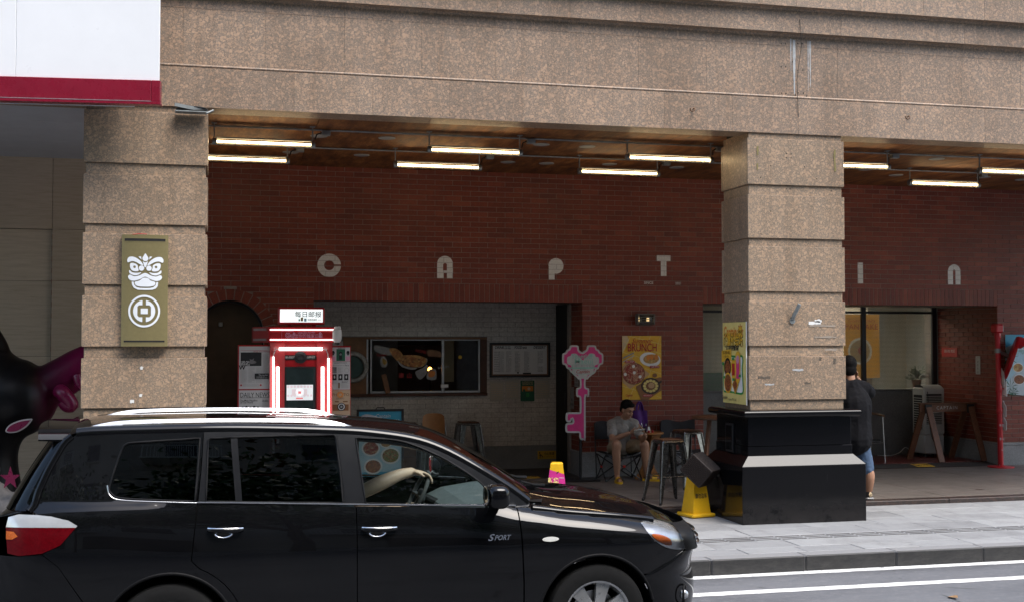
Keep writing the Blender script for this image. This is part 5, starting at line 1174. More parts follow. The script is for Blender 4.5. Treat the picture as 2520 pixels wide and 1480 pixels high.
pr.d += pr.step
for i in range(3): pr.disc(w_ * (.18 + .31 * i), h_ * .45, .010, 'newsprint', .02, n=10, keep=True)
pr.d += pr.step; pr.lines(w_ * .06, h_ * .2, w_ * .38, h_ * .1, 6, 'p_grey', .3, 7, .012); pr.text('Bonjour!', w_ * .72, h_ * .275, .03, 'ink', shear=.2, fit=w_ * .32); pr.lines(w_ * .55, h_ * .06, w_ * .38, h_ * .18, 9, 'p_grey', .3, 8, .012); pr.rect(w_ * .38, h_ * .05, .018, .07, 'p_brown', True); pr.build(rn, 'printed_page')
pr, w_, h_ = page(1092, 1500, 'news_tan'); pr.text('PH', w_ * .18, h_ * .888, .05, 'p_brown', bold=.01); pr.text('TO', w_ * .80, h_ * .888, .05, 'p_brown', bold=.01); pr.disc(w_ * .48, h_ * .89, .042, 'p_orange', n=18); pr.disc(w_ * .48, h_ * .89, .016, 'news_tan', n=6)
for k in range(6): a_ = k * math.pi / 3; pr.line([(w_ * .48 + .016 * math.cos(a_), h_ * .89 + .016 * math.sin(a_)), (w_ * .48 + .044 * math.cos(a_ + .9), h_ * .89 + .044 * math.sin(a_ + .9))], .004, 'news_tan', True)
pr.text('STUDIO', w_ * .48, h_ * .80, .03, 'p_brown', fit=w_ * .4); pr.rect(0, 0, w_, h_ * .42, 'news_green'); pr.rect(w_ * .08, h_ * .52, w_ * .84, h_ * .20, 'p_brown'); pr.rect(w_ * .08, h_ * .665, w_ * .84, h_ * .055, 'news_tan'); pr.rect(w_ * .2, h_ * .715, w_ * .2, h_ * .03, 'p_brown'); pr.rect(w_ * .62, h_ * .715, w_ * .25, h_ * .03, 'p_brown'); pr.disc(w_ * .54, h_ * .61, .052, 'ink'); pr.disc(w_ * .54, h_ * .61, .042, 'newsprint'); pr.disc(w_ * .54, h_ * .61, .03, 'ink'); pr.disc(w_ * .54, h_ * .61, .014, 'p_grey'); pr.rect(w_ * .15, h_ * .38, w_ * .7, h_ * .035, 'p_brown'); pr.build(rn, 'printed_page')
# white dome camera on the header corner
p = q3(1310, 560, BY - .07); sc_ = thing('security_camera', 'white dome security camera hung on the booth header corner', 'camera', (p.x, BY - .07, p.z - .12))
a = q3(1310, 500, BY - .07); MB().cbox(p.x - .035, p.x + .045, BY - .10, BY - .002, a.z - .02, a.z + .02, .006).build('arm', 'white_plastic', sc_)
MB().lathe([(.03, .07), (.058, .055), (.06, .0), (.058, -.055), (.05, -.085), (.035, -.105)], (p.x, BY - .07, p.z), 20).build('housing', 'white_plastic', sc_, 40); MB().lathe([(.036, -.105), (.03, -.125), (.012, -.138), (.0, -.14)], (p.x, BY - .07, p.z), 16).build('dome', 'black_plastic', sc_, 60)

# ------------------------------------------------------------------ pink key-shaped sign on a stand
KY = 16.42
def q8(x, y): p = PY((2230 + x / 3.525) * .61523, (1360 + y / 3.525) * .61523, KY); return (p.x, p.z)
ks = thing('key_sign', 'tall pink key shaped sign with a heart head and white rim on a stand', 'sign', (q8(350, 700)[0], KY, FL))
half_l = [(353, 165), (320, 150), (300, 130), (295, 88), (275, 66), (195, 66), (170, 85), (160, 115), (130, 130), (110, 165), (75, 180), (66, 210), (66, 310), (80, 337), (110, 347), (130, 390), (160, 405), (175, 437), (200, 452), (225, 482), (245, 500), (270, 520), (285, 545), (310, 552), (310, 650), (275, 665), (262, 690), (262, 765), (280, 795), (310, 805), (310, 985), (295, 1008), (150, 1010), (120, 1035), (115, 1110), (135, 1145), (165, 1150), (193, 1130), (203, 1102), (211, 1140), (195, 1157), (140, 1160), (112, 1190), (112, 1260), (140, 1298), (290, 1300), (305, 1320), (308, 1365), (330, 1395), (370, 1395), (393, 1365), (394, 803), (425, 795), (443, 770), (443, 690), (425, 665), (395, 655), (395, 552), (425, 545), (440, 520), (465, 500), (490, 480), (530, 450), (545, 412), (575, 397), (595, 347), (625, 335), (643, 310), (643, 205), (628, 177), (595, 160), (580, 130), (550, 115), (540, 82), (515, 66), (435, 66), (415, 85), (405, 125), (375, 145)]
outl = spline([q8(*q) for q in half_l], 3, True)
def inset(lp, d):
    k = len(lp); A_ = sum(lp[i - 1][0] * lp[i][1] - lp[i][0] * lp[i - 1][1] for i in range(k)); s = 1 if A_ > 0 else -1; out = []
    for i in range(k):
        (xa, ya), (xb, yb) = lp[i - 2], lp[(i + 2) % k]; L = math.hypot(xb - xa, yb - ya) or 1; out.append((lp[i][0] - s * (yb - ya) / L * d, lp[i][1] + s * (xb - xa) / L * d))
    return out
MB().prism(outl, (0, KY, 0), (1, 0, 0), (0, 0, 1), -.012, .012).build('board', 'p_lightgrey', ks)
pr = Print((0, KY - .012, 0), (1, 0, 0), (0, 0, 1)); pk_ = inset(outl, .026); pr.poly(pk_, 'p_pink')
heart = spline([q8(*q) for q in [(135, 235), (180, 215), (195, 185), (265, 185), (290, 225), (320, 240), (353, 275), (390, 240), (420, 225), (440, 185), (515, 185), (535, 225), (578, 240), (578, 325), (530, 345), (510, 390), (480, 470), (430, 480), (400, 530), (353, 535), (305, 530), (280, 480), (230, 470), (200, 390), (180, 345), (135, 325)]], 3, True); pr.poly(heart, 'p_lightgrey')
x, z = q8(345, 225); pr.text('Yeonther', x, z, .10, 'p_mint', bold=.01, fit=.33); x, z = q8(365, 293); pr.text('Maeul', x, z, .10, 'p_mint', bold=.01, fit=.27)
x, z = q8(470, 203); pr.poly([(x + (.033 if k % 2 == 0 else .014) * math.sin(k * math.pi / 5), z + (.033 if k % 2 == 0 else .014) * math.cos(k * math.pi / 5)) for k in range(10)], 'p_mint')
xa, za = q8(203, 333); xb, zb = q8(507, 471); pr.rect(xa, zb, xb - xa, za - zb, 'p_mint'); pr.rect(xa + .005, zb + .005, xb - xa - .01, za - zb - .01, 'p_lightgrey')
x, z = q8(353, 360); pr.text('小镇环游公交站台', x, z, .05, 'p_grey', fit=.34); x, z = q8(353, 385); pr.rect(x - .21, z - .01, .42, .02, 'p_mint'); x, z = q8(353, 407); pr.text('欢迎来到', x, z, .024, 'p_grey'); x, z = q8(350, 438); pr.text('Captain', x, z, .07, 'p_red', shear=.25, fit=.2); pr.build(ks, 'printed_face')
x, z = q8(352, 1390); MB().cyl((x - .02, KY + .03, FL + .02), (x - .02, KY + .03, z + .6), .022, n=10).build('pole', 'black_plastic', ks, 40); MB().cbox(x - .28, x + .22, KY - .16, KY + .2, FL + .001, FL + .022, .005).build('base_plate', 'black_plastic', ks)

# ------------------------------------------------------------------ posters
def poster(name, label, a, b, Y, m='p_yellow', th=.006):
    o = thing(name, label, 'poster', ((a.x + b.x) / 2, Y, b.z)); MB().box(a.x, b.x, Y, Y + th, b.z, a.z).build('sheet', m, o); return o, Print((a.x, Y, b.z), (1, 0, 0), (0, 0, 1)), b.x - a.x, a.z - b.z
PYW = W - .012; o_, pr, w_, h_ = poster('brunch_poster', 'yellow Summer Brunch poster of pizza and pancakes on the brick pier', PY(1531, 825, PYW), PY(1628, 981, PYW), PYW)
def bp(x, y): return (w_ * (x - 242) / 785, h_ * (1 - (y - 103) / 1259))
pr.poly([bp(242, 103), bp(345, 103), bp(380, 190), bp(330, 300), bp(242, 470)], 'p_sand')
for l in (((242, 210), (1027, 460)), ((370, 103), (1027, 270)), ((242, 420), (700, 560)), ((410, 103), (242, 430)), ((605, 103), (430, 560)), ((810, 103), (680, 450)), ((1010, 103), (880, 560)), ((242, 640), (600, 760)), ((700, 750), (1027, 860)), ((830, 740), (760, 940)), ((242, 1090), (520, 1180)), ((470, 1130), (370, 1362)), ((930, 1300), (1027, 1330)), ((640, 1000), (500, 1120))): pr.line([bp(*l[0]), bp(*l[1])], .006, 'p_paleyellow', True)
pr.d += pr.step; pr.poly([bp(430, 550), bp(790, 860), bp(400, 1150), bp(245, 1015), bp(245, 700)], 'p_kraft'); pr.disc(*bp(800, 570), .165, 'p_white', .105, rot=-.15); pr.disc(*bp(820, 560), .125, 'toast', .07, rot=.05); 
for q in ((760, 530), (830, 520), (920, 520)): pr.disc(*bp(*q), .03, 'p_orange', .042, n=12, keep=True)
pr.d += pr.step; pr.disc(*bp(470, 850), .178, 'p_brown', .163); pr.disc(*bp(468, 845), .168, 'pizza', .152)
for q in ((300, 860), (465, 705), (595, 910), (480, 830)): pr.disc(*bp(*q), .024, 'p_white', n=12, keep=True)
pr.d += pr.step; pr.poly([bp(510, 1100), bp(700, 1000), bp(1000, 920), bp(1027, 940), bp(1027, 1180), bp(760, 1362), bp(610, 1362)], 'p_board'); pr.line([bp(940, 1060), bp(1027, 1000)], .03, 'p_black'); pr.disc(*bp(805, 1095), .15, 'p_black', .122); pr.disc(*bp(805, 1095), .128, 'p_brown', .102)
for k in range(12): pr.disc(bp(805, 1095)[0] + .098 * math.cos(k * .5236), bp(805, 1095)[1] + .078 * math.sin(k * .5236), .026, 'p_paleyellow', .02, n=10, keep=True)
pr.d += pr.step; pr.disc(*bp(820, 1085), .05, 'p_kraft', .042, n=14); pr.disc(*bp(890, 885), .035, 'p_brown', .03, n=14); pr.line([bp(245, 545), bp(470, 440)], .02, 'p_grey'); pr.line([bp(245, 620), bp(480, 490)], .012, 'p_lightgrey')
x, y = bp(620, 205); pr.text('Summer', x, y, .10, 'p_red', shear=.5, fit=w_ * .54); x, y = bp(640, 340); pr.text('BRUNCH', x, y, .17, 'p_red', bold=.006, fit=w_ * .74)
for q, s in (((388, 615), '烟熏三文鱼披萨'), ((885, 718), '牛油果大虾可颂'), ((742, 1283), '香蕉巧克力荷兰松饼')): x, y = bp(*q); pr.rect(x - .075, y - .018, .15, .036, 'p_red'); pr.text(s, x, y, .024, 'p_white', fit=.13)
x, y = bp(370, 1275); pr.text('Captain', x, y, .045, 'p_red', bold=.015, shear=.3, fit=w_ * .18); pr.build(o_)

# yellow poster on the pillar's left side
XP = 5.826 - .014; a, b = PX(1779, 793, XP), PX(1836, 992, XP); z1_ = PX(1779, 793, XP).z; z0_ = PX(1780, 988, XP).z; ya, yb = PX(1779, 890, XP).y, PX(1836, 890, XP).y; w_, h_ = ya - yb, z1_ - z0_
pp_ = thing('pillar_poster', 'pale yellow food poster with green framed dishes on the pillar side', 'poster', (XP, (ya + yb) / 2, z0_)); MB().box(XP, XP + .008, yb, ya, z0_, z1_).build('sheet', 'p_paleyellow', pp_); MB().box(XP - .001, XP + .009, yb - .006, yb - .0005, z0_ - .004, z1_ + .004).build('edge', 'p_white', pp_)
pr = Print((XP, ya, z0_), (0, -1, 0), (0, 0, 1))
def pq(x, y): return (w_ * (x + 8) / 345, h_ * (1 - (y - 80) / 1280))
x, y = pq(108, 235); pr.text('Captain', x, y, .17, 'p_orange', bold=.035, fit=w_ * .56); x, y = pq(258, 230); pr.poly([(x + (.085 if k % 2 == 0 else .055) * math.sin(k * math.pi / 9), y + (.10 if k % 2 == 0 else .065) * math.cos(k * math.pi / 9)) for k in range(18)], 'p_red'); pr.poly([(x + (.07 if k % 2 == 0 else .048) * math.sin(k * math.pi / 9), y + (.085 if k % 2 == 0 else .056) * math.cos(k * math.pi / 9)) for k in range(18)], 'p_yellow'); pr.text('¥68', x, y, .06, 'ink', bold=.02)
x, y = pq(150, 362); pr.text('能量补给站', x + .006, y - .008, .17, 'ink', bold=.03, fit=w_ * .84); pr.text('能量补给站', x, y, .17, 'p_yellow', bold=.022, fit=w_ * .83); x, y = pq(140, 488); pr.text('“双人看球能量套餐”', x, y, .065, 'ink', bold=.02, fit=w_ * .6)
fr_ = spline([pq(*q) for q in [(0, 640), (100, 600), (200, 605), (285, 595), (302, 680), (292, 800), (300, 1000), (296, 1190), (200, 1205), (90, 1190), (10, 1185), (2, 1000), (8, 800)]], 4, True); pr.poly(fr_, 'p_green'); pr.poly(inset(fr_, .022), 'p_white'); x, y = pq(55, 605); pr.poly([(x - .14, y - .08), (x + .14, y - .06), (x + .14, y + .075), (x - .14, y + .055)], 'p_yellow'); pr.text('小吃2选1', x, y - .02, .045, 'ink', fit=.15); pr.text('双人套餐+啤酒', x, y + .03, .045, 'ink', fit=.2)
x, y = pq(75, 790); pr.disc(x, y, .105, 'p_yellow', .12); pr.disc(x, y, .095, 'p_black', .11); pr.disc(x, y, .07, 'stew', .08); x, y = pq(80, 1040); pr.disc(x, y, .11, 'p_yellow', .12); pr.disc(x, y, .09, 'stew', .1); pr.disc(x + .0, y + .07, .03, 'p_brown', .03, n=12)
x, y = pq(165, 815); pr.poly(spline([(x - .055, y + .1), (x + .055, y + .1), (x + .045, y - .1), (x - .045, y - .1)], 4, True), 'p_yellow'); pr.rect(x - .038, y - .075, .076, .14, 'p_red'); x, y = pq(232, 800); pr.poly(spline([(x - .06, y + .16), (x + .06, y + .16), (x + .05, y - .14), (x - .05, y - .14)], 4, True), 'p_yellow'); pr.rect(x - .042, y - .12, .084, .24, 'p_pink'); pr.disc(x, y + .10, .04, 'p_lightpink', .05, n=12)
x, y = pq(195, 1060); pr.poly([(x - .09, y), (x, y + .1), (x + .085, y - .0), (x - .0, y - .11)], 'p_yellow'); pr.poly([(x - .07, y), (x, y + .08), (x + .065, y), (x, y - .09)], 'stew')
for q in ((15, 740), (165, 655), (262, 915), (30, 955), (170, 980)): x, y = pq(*q); pr.rect(x - .03, y - .015, .06, .03, 'p_green', True)
pr.d += pr.step; x, y = pq(25, 1275); pr.text('Captain', x + .02, y, .05, 'ink', bold=.02, shear=.2); x, y = pq(155, 1298); pr.text('Captain伊 东山店', x, y, .035, 'ink', fit=.22); pr.build(pp_)

# blue beach poster at the right end of the wall
o_, pr, w_, h_ = poster('beach_poster', 'blue beach poster of summer brunch dishes on the brick by the red pole', PY(2474, 822, PYW), PY(2590, 966, PYW), PYW, 'p_sky')
t = MAT['p_sky'] ; mat('surf', (.55, .62, .66), .5, var=.25, scale=4.); pr.poly(spline([(0, h_ * .1), (w_ * .2, h_ * .35), (w_ * .5, h_ * .45), (w_ * .8, h_ * .75), (w_, h_ * .6), (w_, 0.001), (0, 0.001)], 4, True), 'surf'); pr.poly([(0, h_), (0, h_ * .78), (w_ * .3, h_ * .9), (w_, h_ * .8), (w_, h_)], 'p_cyan')
for cx_, cy_, s in ((.06, .6, .2), (.1, .12, .16), (.16, .02, .12)):
    for k in range(9): a_ = k * .7 + .2; pr.poly([(w_ * cx_, h_ * cy_), (w_ * cx_ + s * .55 * math.cos(a_) - .012 * math.sin(a_), h_ * cy_ + s * .55 * math.sin(a_) + .012 * math.cos(a_)), (max(.001, w_ * cx_ + s * math.cos(a_)), max(.001, h_ * cy_ + s * math.sin(a_)))], 'p_darkgreen', True)
pr.d += pr.step; pr.text('Captain', w_ * .34, h_ * .92, .07, 'p_white', shear=.3); pr.text('夏日特供', w_ * .48, h_ * .80, .15, 'p_white', bold=.01, fit=w_ * .62); pr.text('元气BRUNCH', w_ * .48, h_ * .70, .08, 'p_mint', bold=.01, fit=w_ * .6)
for (x, y, r1, m_) in ((.26, .44, .10, 'toast'), (.28, .24, .11, 'stew'), (.62, .45, .11, 'pizza'), (.65, .22, .11, 'salad')): pr.disc(w_ * x, h_ * y, r1, 'p_white', r1 * .8); pr.disc(w_ * x, h_ * y, r1 * .88, m_, r1 * .66)
pr.build(o_)

# blue lit board standing behind the car
AY = 16.75; a, b = PY(878, 1006, AY), PY(993, 1175, AY); ab = thing('pavement_board', 'blue ocean menu board with plates of food in a black frame', 'board', ((a.x + b.x) / 2, AY, FL))
fr = MB()
for q in ((a.x, b.x, a.z - .03, a.z), (a.x, b.x, b.z, b.z + .03), (a.x, a.x + .03, b.z + .03, a.z - .03), (b.x - .03, b.x, b.z + .03, a.z - .03)): fr.cbox(q[0], q[1], AY - .02, AY + .03, q[2], q[3], .004)
fr.build('frame', 'black_plastic', ab); MB().tube([((a.x + b.x) / 2 - .06, AY, a.z), ((a.x + b.x) / 2 - .05, AY, a.z + .02), ((a.x + b.x) / 2 + .05, AY, a.z + .02), ((a.x + b.x) / 2 + .06, AY, a.z)], .008, 6).build('handle', 'black_plastic', ab); MB().box(a.x + .03, b.x - .03, AY, AY + .02, b.z + .03, a.z - .03).build('sheet', 'p_cyan', ab)
for x_ in (a.x + .02, b.x - .04): MB().bar((x_, AY + .02, b.z), (x_, AY + .02, FL), .025, .025, up=(0, 1, 0)).build('leg', 'black_plastic', ab); MB().bar((x_, AY + .04, a.z - .1), (x_, AY + .40, FL), .02, .02, up=(1, 0, 0)).build('leg', 'black_plastic', ab)
w_, h_ = b.x - a.x, a.z - b.z; pr = Print((a.x, AY, b.z), (1, 0, 0), (0, 0, 1)); pr.poly(spline([(.03, h_ * .86), (w_ * .2, h_ * .93), (w_ * .5, h_ * .88), (w_ * .62, h_ * .83), (w_ * .4, h_ * .8), (w_ * .2, h_ * .72), (.03, h_ * .7)], 5, True), 'surf'); pr.text('Captain', w_ * .55, h_ * .90, .07, 'p_white', shear=.3); pr.text('夏日特供', w_ * .6, h_ * .79, .11, 'p_white', bold=.01)
pr.rect(.031, h_ * .1, w_ - .062, h_ * .5, 'p_sky')
for (x, y, r1, m_) in ((.30, .44, .13, 'pizza'), (.72, .33, .14, 'salad'), (.35, .18, .13, 'stew'), (.62, .52, .09, 'toast')): pr.disc(w_ * x, h_ * y, r1, 'p_white', r1 * .85); pr.disc(w_ * x, h_ * y, r1 * .82, m_, r1 * .68)
pr.build(ab)
# ------------------------------------------------------------------ stools, tables, chairs
mat('gunmetal', (.20, .195, .185), .30, .95, var=.35, scale=18., rvar=.15); mat('wood_dark', (.10, .042, .018), .5, var=.35, scale=20.); mat('wood_orange', (.30, .13, .035), .5, var=.2, scale=14.); mat('black_cloth', (.014, .014, .018), .85, var=.3, scale=30., bump=.3); mat('wood_mid', (.15, .06, .028), .55, var=.35, scale=24.)
def stool(loc, label, rz=0., h=.78, seat='wood_dark'):
    t_ = thing('bar_stool', label, 'stool', loc, 'steel bar stools'); s, f = .155, .235; M_ = Matrix.Translation(loc) @ Matrix.Rotation(rz, 4, 'Z')
    MB().cbox(-s, s, -s, s, h - .055, h - .012, .018).xf(M_).build('seat_frame', 'gunmetal', t_, 40); MB().cbox(-s + .02, s - .02, -s + .02, s - .02, h - .0115, h + .004, .006).xf(M_).build('seat', seat, t_)
    for ix, iy in ((-1, -1), (1, -1), (1, 1), (-1, 1)):      # pressed steel legs: wide folded channel that narrows to the foot
        mb = MB(); top = Vector((ix * (s - .012), iy * (s - .012), h - .03)); bot = Vector((ix * f, iy * f, .012))
        for a_, b_ in (((-ix, 0), 1), ((0, -iy), 1)):
            d = Vector((a_[0], a_[1], 0)); nrm_ = Vector((0, iy, 0)) if a_[0] else Vector((ix, 0, 0))
            q = [top, top + d * .085, bot + d * .028, bot]; q2 = [p - nrm_ * .006 for p in q]
            mb.add(q + q2, [(0, 1, 2, 3), (7, 6, 5, 4), (0, 4, 5, 1), (1, 5, 6, 2), (2, 6, 7, 3), (3, 7, 4, 0)])
        mb.tube([top, bot], [.016, .010], 8); mb.xf(M_).build('leg', 'gunmetal', t_, 50)
        MB().lathe([(.014, 0), (.017, .02), (.012, .03)], (ix * f, iy * f, 0), 8).xf(M_).build('foot', 'black_plastic', t_, 40)
    k = .33; g = f + (s - f) * k / h - .004
    for a_, b_ in (((-g, -g), (g, -g)), ((g, -g), (g, g)), ((g, g), (-g, g)), ((-g, g), (-g, -g))): MB().cyl((a_[0], a_[1], k), (b_[0], b_[1], k), .008, n=6).xf(M_).build('foot_rail', 'gunmetal', t_)
    return t_
p = PZ(1628, 1242, FL); stool((p.x + .19, p.y + .26, FL), 'bare steel bar stool standing before the seated man, nearest the street', .12)
stool((6.20, 15.35, FL), 'steel bar stool between the folding chair and the black plinth', .3)
stool((PY(1067, 1100, 17.75).x, 17.78, FL), 'steel bar stool against the white wall with a wooden backrest before it', .0)
stool((PY(1153, 1100, 17.7).x, 17.72, FL), 'steel bar stool against the white wall, next to the menu board end', .05)
# wooden chair whose back shows before the stool
p = PY(1067, 1040, 17.35); wc = thing('wooden_chair', 'small chair with a curved plywood back in front of a stool', 'chair', (p.x, 17.4, FL))
MB().grid(lambda i, j: (p.x + (i - .5) * .34 * (1 - .25 * (j - .5) ** 2 * 4 * .3), 17.40 + .05 * (2 * i - 1) ** 2 * -1, .80 + .34 * j - .04 * (2 * i - 1) ** 4), 10, 5).build('backrest', 'wood_orange', wc, 60)
MB().cbox(p.x - .19, p.x + .19, 17.06, 17.40, .63, .65, .008).build('seat', 'wood_orange', wc)
for sx_ in (-.16, .16):
    MB().tube([(p.x + sx_, 17.42, 1.0), (p.x + sx_, 17.42, .6), (p.x + sx_ * 1.15, 17.48, FL)], .011, 6).build('leg', 'steel', wc, 60); MB().tube([(p.x + sx_, 17.09, .63), (p.x + sx_ * 1.15, 17.04, FL)], .011, 6).build('leg', 'steel', wc, 60)
bx = thing('wooden_box', 'small dark wooden box beside the blue menu board', 'box', (PY(1005, 1040, 17.2).x, 17.2, FL)); q = PY(1005, 1030, 17.2)
for i in range(5): MB().cbox(q.x - .10, q.x + .10, 17.1, 17.3, FL + i * .165 + .003, FL + (i + 1) * .165 - .003, .003).build('plank', 'wood_dark', bx)
# tall bar table half hidden by the plinth
c0 = PY(1762, 1024, 14.9); bt_ = thing('bar_table', 'tall round wooden bar table tucked behind the black plinth', 'table', (c0.x, 14.9, FL)); MB().lathe([(.0, 0), (.31, 0), (.33, .012), (.33, .03), (.31, .042), (.0, .042)], (c0.x, 14.9, c0.z - .03), 32).build('table_top', 'wood_dark', bt_, 40)
for k in range(4): a_ = k * math.pi / 2 + 3.5; MB().bar((c0.x + .12 * math.cos(a_), 14.9 + .12 * math.sin(a_), c0.z - .03), (c0.x + .25 * math.cos(a_), 14.9 + .25 * math.sin(a_), FL), .05, .035, up=(math.cos(a_), math.sin(a_), .0)).build('leg', 'wood_mid', bt_)
# low round table beside the seated man
c1 = Vector((6.03, 16.42, .885)); rt = thing('round_table', 'small round wooden cafe table with a broad curved leg against the wall', 'table', (c1.x, c1.y, FL)); MB().lathe([(.0, 0), (.22, 0), (.232, .01), (.232, .026), (.225, .032), (.0, .032)], (c1.x, c1.y, c1.z - .034), 28).build('table_top', 'wood_orange', rt, 40)
ped = [(-.19, 0), (-.17, .05), (-.10, .16), (-.075, .3), (-.09, .46), (-.16, .58), (-.19, .645), (.19, .645), (.16, .58), (.09, .46), (.075, .3), (.10, .16), (.17, .05), (.19, 0)]
for ux_ in ((1, 0, 0), (0, 1, 0)): MB().prism(spline(ped, 2, True), (c1.x, c1.y, FL), ux_, (0, 0, 1), -.011, .011).build('leg_panel', 'wood_orange', rt)
# things on it: purple bag, iced drink, sauce bottles
mat('purple_cloth', (.075, .012, .17), .75, var=.25, scale=12.); bag = thing('purple_bag', 'purple cloth tote bag standing upright on the round table', 'bag', (5.96, 16.55, c1.z)); b0, b1, zb = 5.852, 6.06, c1.z
mb = MB(); r_ = random.Random(2); N_ = 12
for s_, yy in ((0, 16.51), (1, 16.60)): pass
mb.grid(lambda i, j: (b0 + (b1 - b0) * (i + .03 * (.5 - i) * j), 16.52 + .012 * math.sin(9 * i + 3 * j) - .01 * math.sin(3.1 * j), zb + .002 + .30 * j + .008 * math.sin(5 * i)), 12, 8); mb.grid(lambda i, j: (b0 + (b1 - b0) * i, 16.60 - .04 * j + .006 * math.sin(8 * i), zb + .002 + .30 * j), 12, 8, flip=True)
mb.grid(lambda i, j: (b0 - .003 * math.sin(6 * j), 16.52 + .08 * i * (1 - .5 * j), zb + .002 + .30 * j), 3, 8); mb.grid(lambda i, j: (b1 + .003 * math.sin(6 * j), 16.52 + .08 * i * (1 - .5 * j), zb + .002 + .30 * j), 3, 8)
mb.build('sack', 'purple_cloth', bag, 60)
for yy in (16.525, 16.57): MB().tube(spline([(b0 + .055, yy, zb + .28), (b0 + .06, yy, zb + .36), (b0 + .085, yy - .005, zb + .42), (b0 + .11, yy - .005, zb + .425), (b0 + .14, yy, zb + .36), (b1 - .055, yy, zb + .28)], 4), .007, 5, sx=2.).build('strap', 'purple_cloth', bag, 60)
MB().grid(lambda i, j: (b0 + .085 + .045 * i * (1 - .5 * j) + .012 * j, 16.545, zb + .28 + .15 * j), 3, 4).build('folded_flap', 'purple_cloth', bag)
cupm = glass('clear_cup', (.85, .85, .85), 1.35); cz = c1.z; cup = thing('iced_drink', 'clear plastic cup of dark iced drink with a straw on the table', 'drink', (5.93, 16.30, cz)); MB().lathe([(.03, 0), (.036, .09), (.04, .13)], (5.93, 16.30, cz), 16, caps=False).build('cup', 'clear_cup', cup, 60); mat('cola', (.05, .008, .006), .2); MB().lathe([(.0, .003), (.028, .003), (.034, .075), (.0, .075)], (5.93, 16.30, cz), 14).build('drink', 'cola', cup, 50); MB().cyl((5.93, 16.30, cz + .02), (5.905, 16.30, cz + .19), .004, n=6).build('straw', 'black_plastic', cup)
for x_, y_, m_, nm in ((6.01, 16.28, 'p_yellow', 'small yellow capped sauce bottle on the round table'), (6.045, 16.26, 'p_red', 'small red sauce pot on the round table'), (5.985, 16.25, 'p_red', 'second small red sauce pot beside the iced drink')):
    sb_ = thing('sauce_pot', nm, 'bottle', (x_, y_, cz), 'sauce pots on the round table'); MB().lathe([(.0, 0), (.016, 0), (.017, .022), (.0, .022)], (x_, y_, cz), 10).build('pot', 'p_white' if m_ == 'p_yellow' else m_, sb_, 40); MB().lathe([(.018, .0225), (.018, .032), (.0, .034)], (x_, y_, cz), 10).build('lid', m_, sb_, 40)
if True:
    sg_ = thing('table_card', 'small white folded card on the round table', 'card', (6.03, 16.34, cz)); MB().add([(6.0, 16.33, cz + .001), (6.05, 16.33, cz + .001), (6.035, 16.35, cz + .08), (6.01, 16.35, cz + .08), (6.0, 16.37, cz + .001), (6.05, 16.37, cz + .001)], [(0, 1, 2, 3), (3, 2, 5, 4)]).build('card', 'p_white', sg_)

def camp_chair(cx, cy, label, sag=.06, lean=.10):
    t_ = thing('folding_chair', label, 'chair', (cx, cy, FL), 'black folding camp chairs'); hw_, d = .27, .22; sz = FL + .42; k = 'black_plastic'
    X0_, X1_, Yf, Yb = cx - hw_, cx + hw_, cy - d, cy + d
    def rod(a_, b_, nm='leg', r=.010): MB().cyl(a_, b_, r, n=7).build(nm, k, t_, 40)
    rod((X0_, Yf, FL), (X1_, Yf, sz - .03)); rod((X1_, Yf, FL), (X0_, Yf, sz - .03)); rod((X0_, Yb, FL), (X1_, Yb, sz - .06)); rod((X1_, Yb, FL), (X0_, Yb, sz - .06))
    for xx in (X0_, X1_): rod((xx, Yf, FL), (xx, Yb, sz - .06)); rod((xx, Yb, FL), (xx, Yf, sz - .03)); rod((xx, Yb, FL), (xx, Yb + lean, FL + .80), 'back_post')
    for xx, yy in ((X0_, Yf), (X1_, Yf), (X0_, Yb), (X1_, Yb)): MB().lathe([(.016, 0), (.016, .02), (.011, .03)], (xx, yy, FL), 8).build('foot', k, t_, 40)
    mat('chair_red', (.5, .02, .01), .5); MB().cbox(cx - .018, cx + .018, Yf - .016, Yf + .014, FL + .195, FL + .225, .004).build('joint', 'chair_red', t_); MB().cbox(X0_ - .012, X0_ + .014, cy - .018, cy + .018, FL + .18, FL + .21, .004).build('joint', 'chair_red', t_)
    MB().grid(lambda i, j: (X0_ + 2 * hw_ * i, Yf + 2 * d * j, sz - .02 * j - sag * (1 - (2 * i - 1) ** 2) + .008 * math.sin(7 * i + 4 * j)), 12, 8).build('seat', 'black_cloth', t_, 60)
    MB().grid(lambda i, j: (X0_ + 2 * hw_ * i, Yf - .004 * j, sz - .02 - .05 * j - sag * (1 - (2 * i - 1) ** 2) * (1 - .6 * j)), 12, 3).build('seat_skirt', 'black_cloth', t_, 60)
    MB().grid(lambda i, j: (X0_ + 2 * hw_ * i, Yb + lean * (.72 + .30 * j) + .05 * (1 - (2 * i - 1) ** 2) - .03 + .006 * math.sin(11 * i + 5 * j), FL + .56 + .25 * j + .02 * math.sin(8 * i) * j), 14, 6).build('backrest', 'black_cloth', t_, 60)
    return t_
camp_chair(5.60, 16.44, 'black folding camp chair in which the man sits')
camp_chair(6.62, 16.44, 'empty black folding camp chair right of the round table', .03)

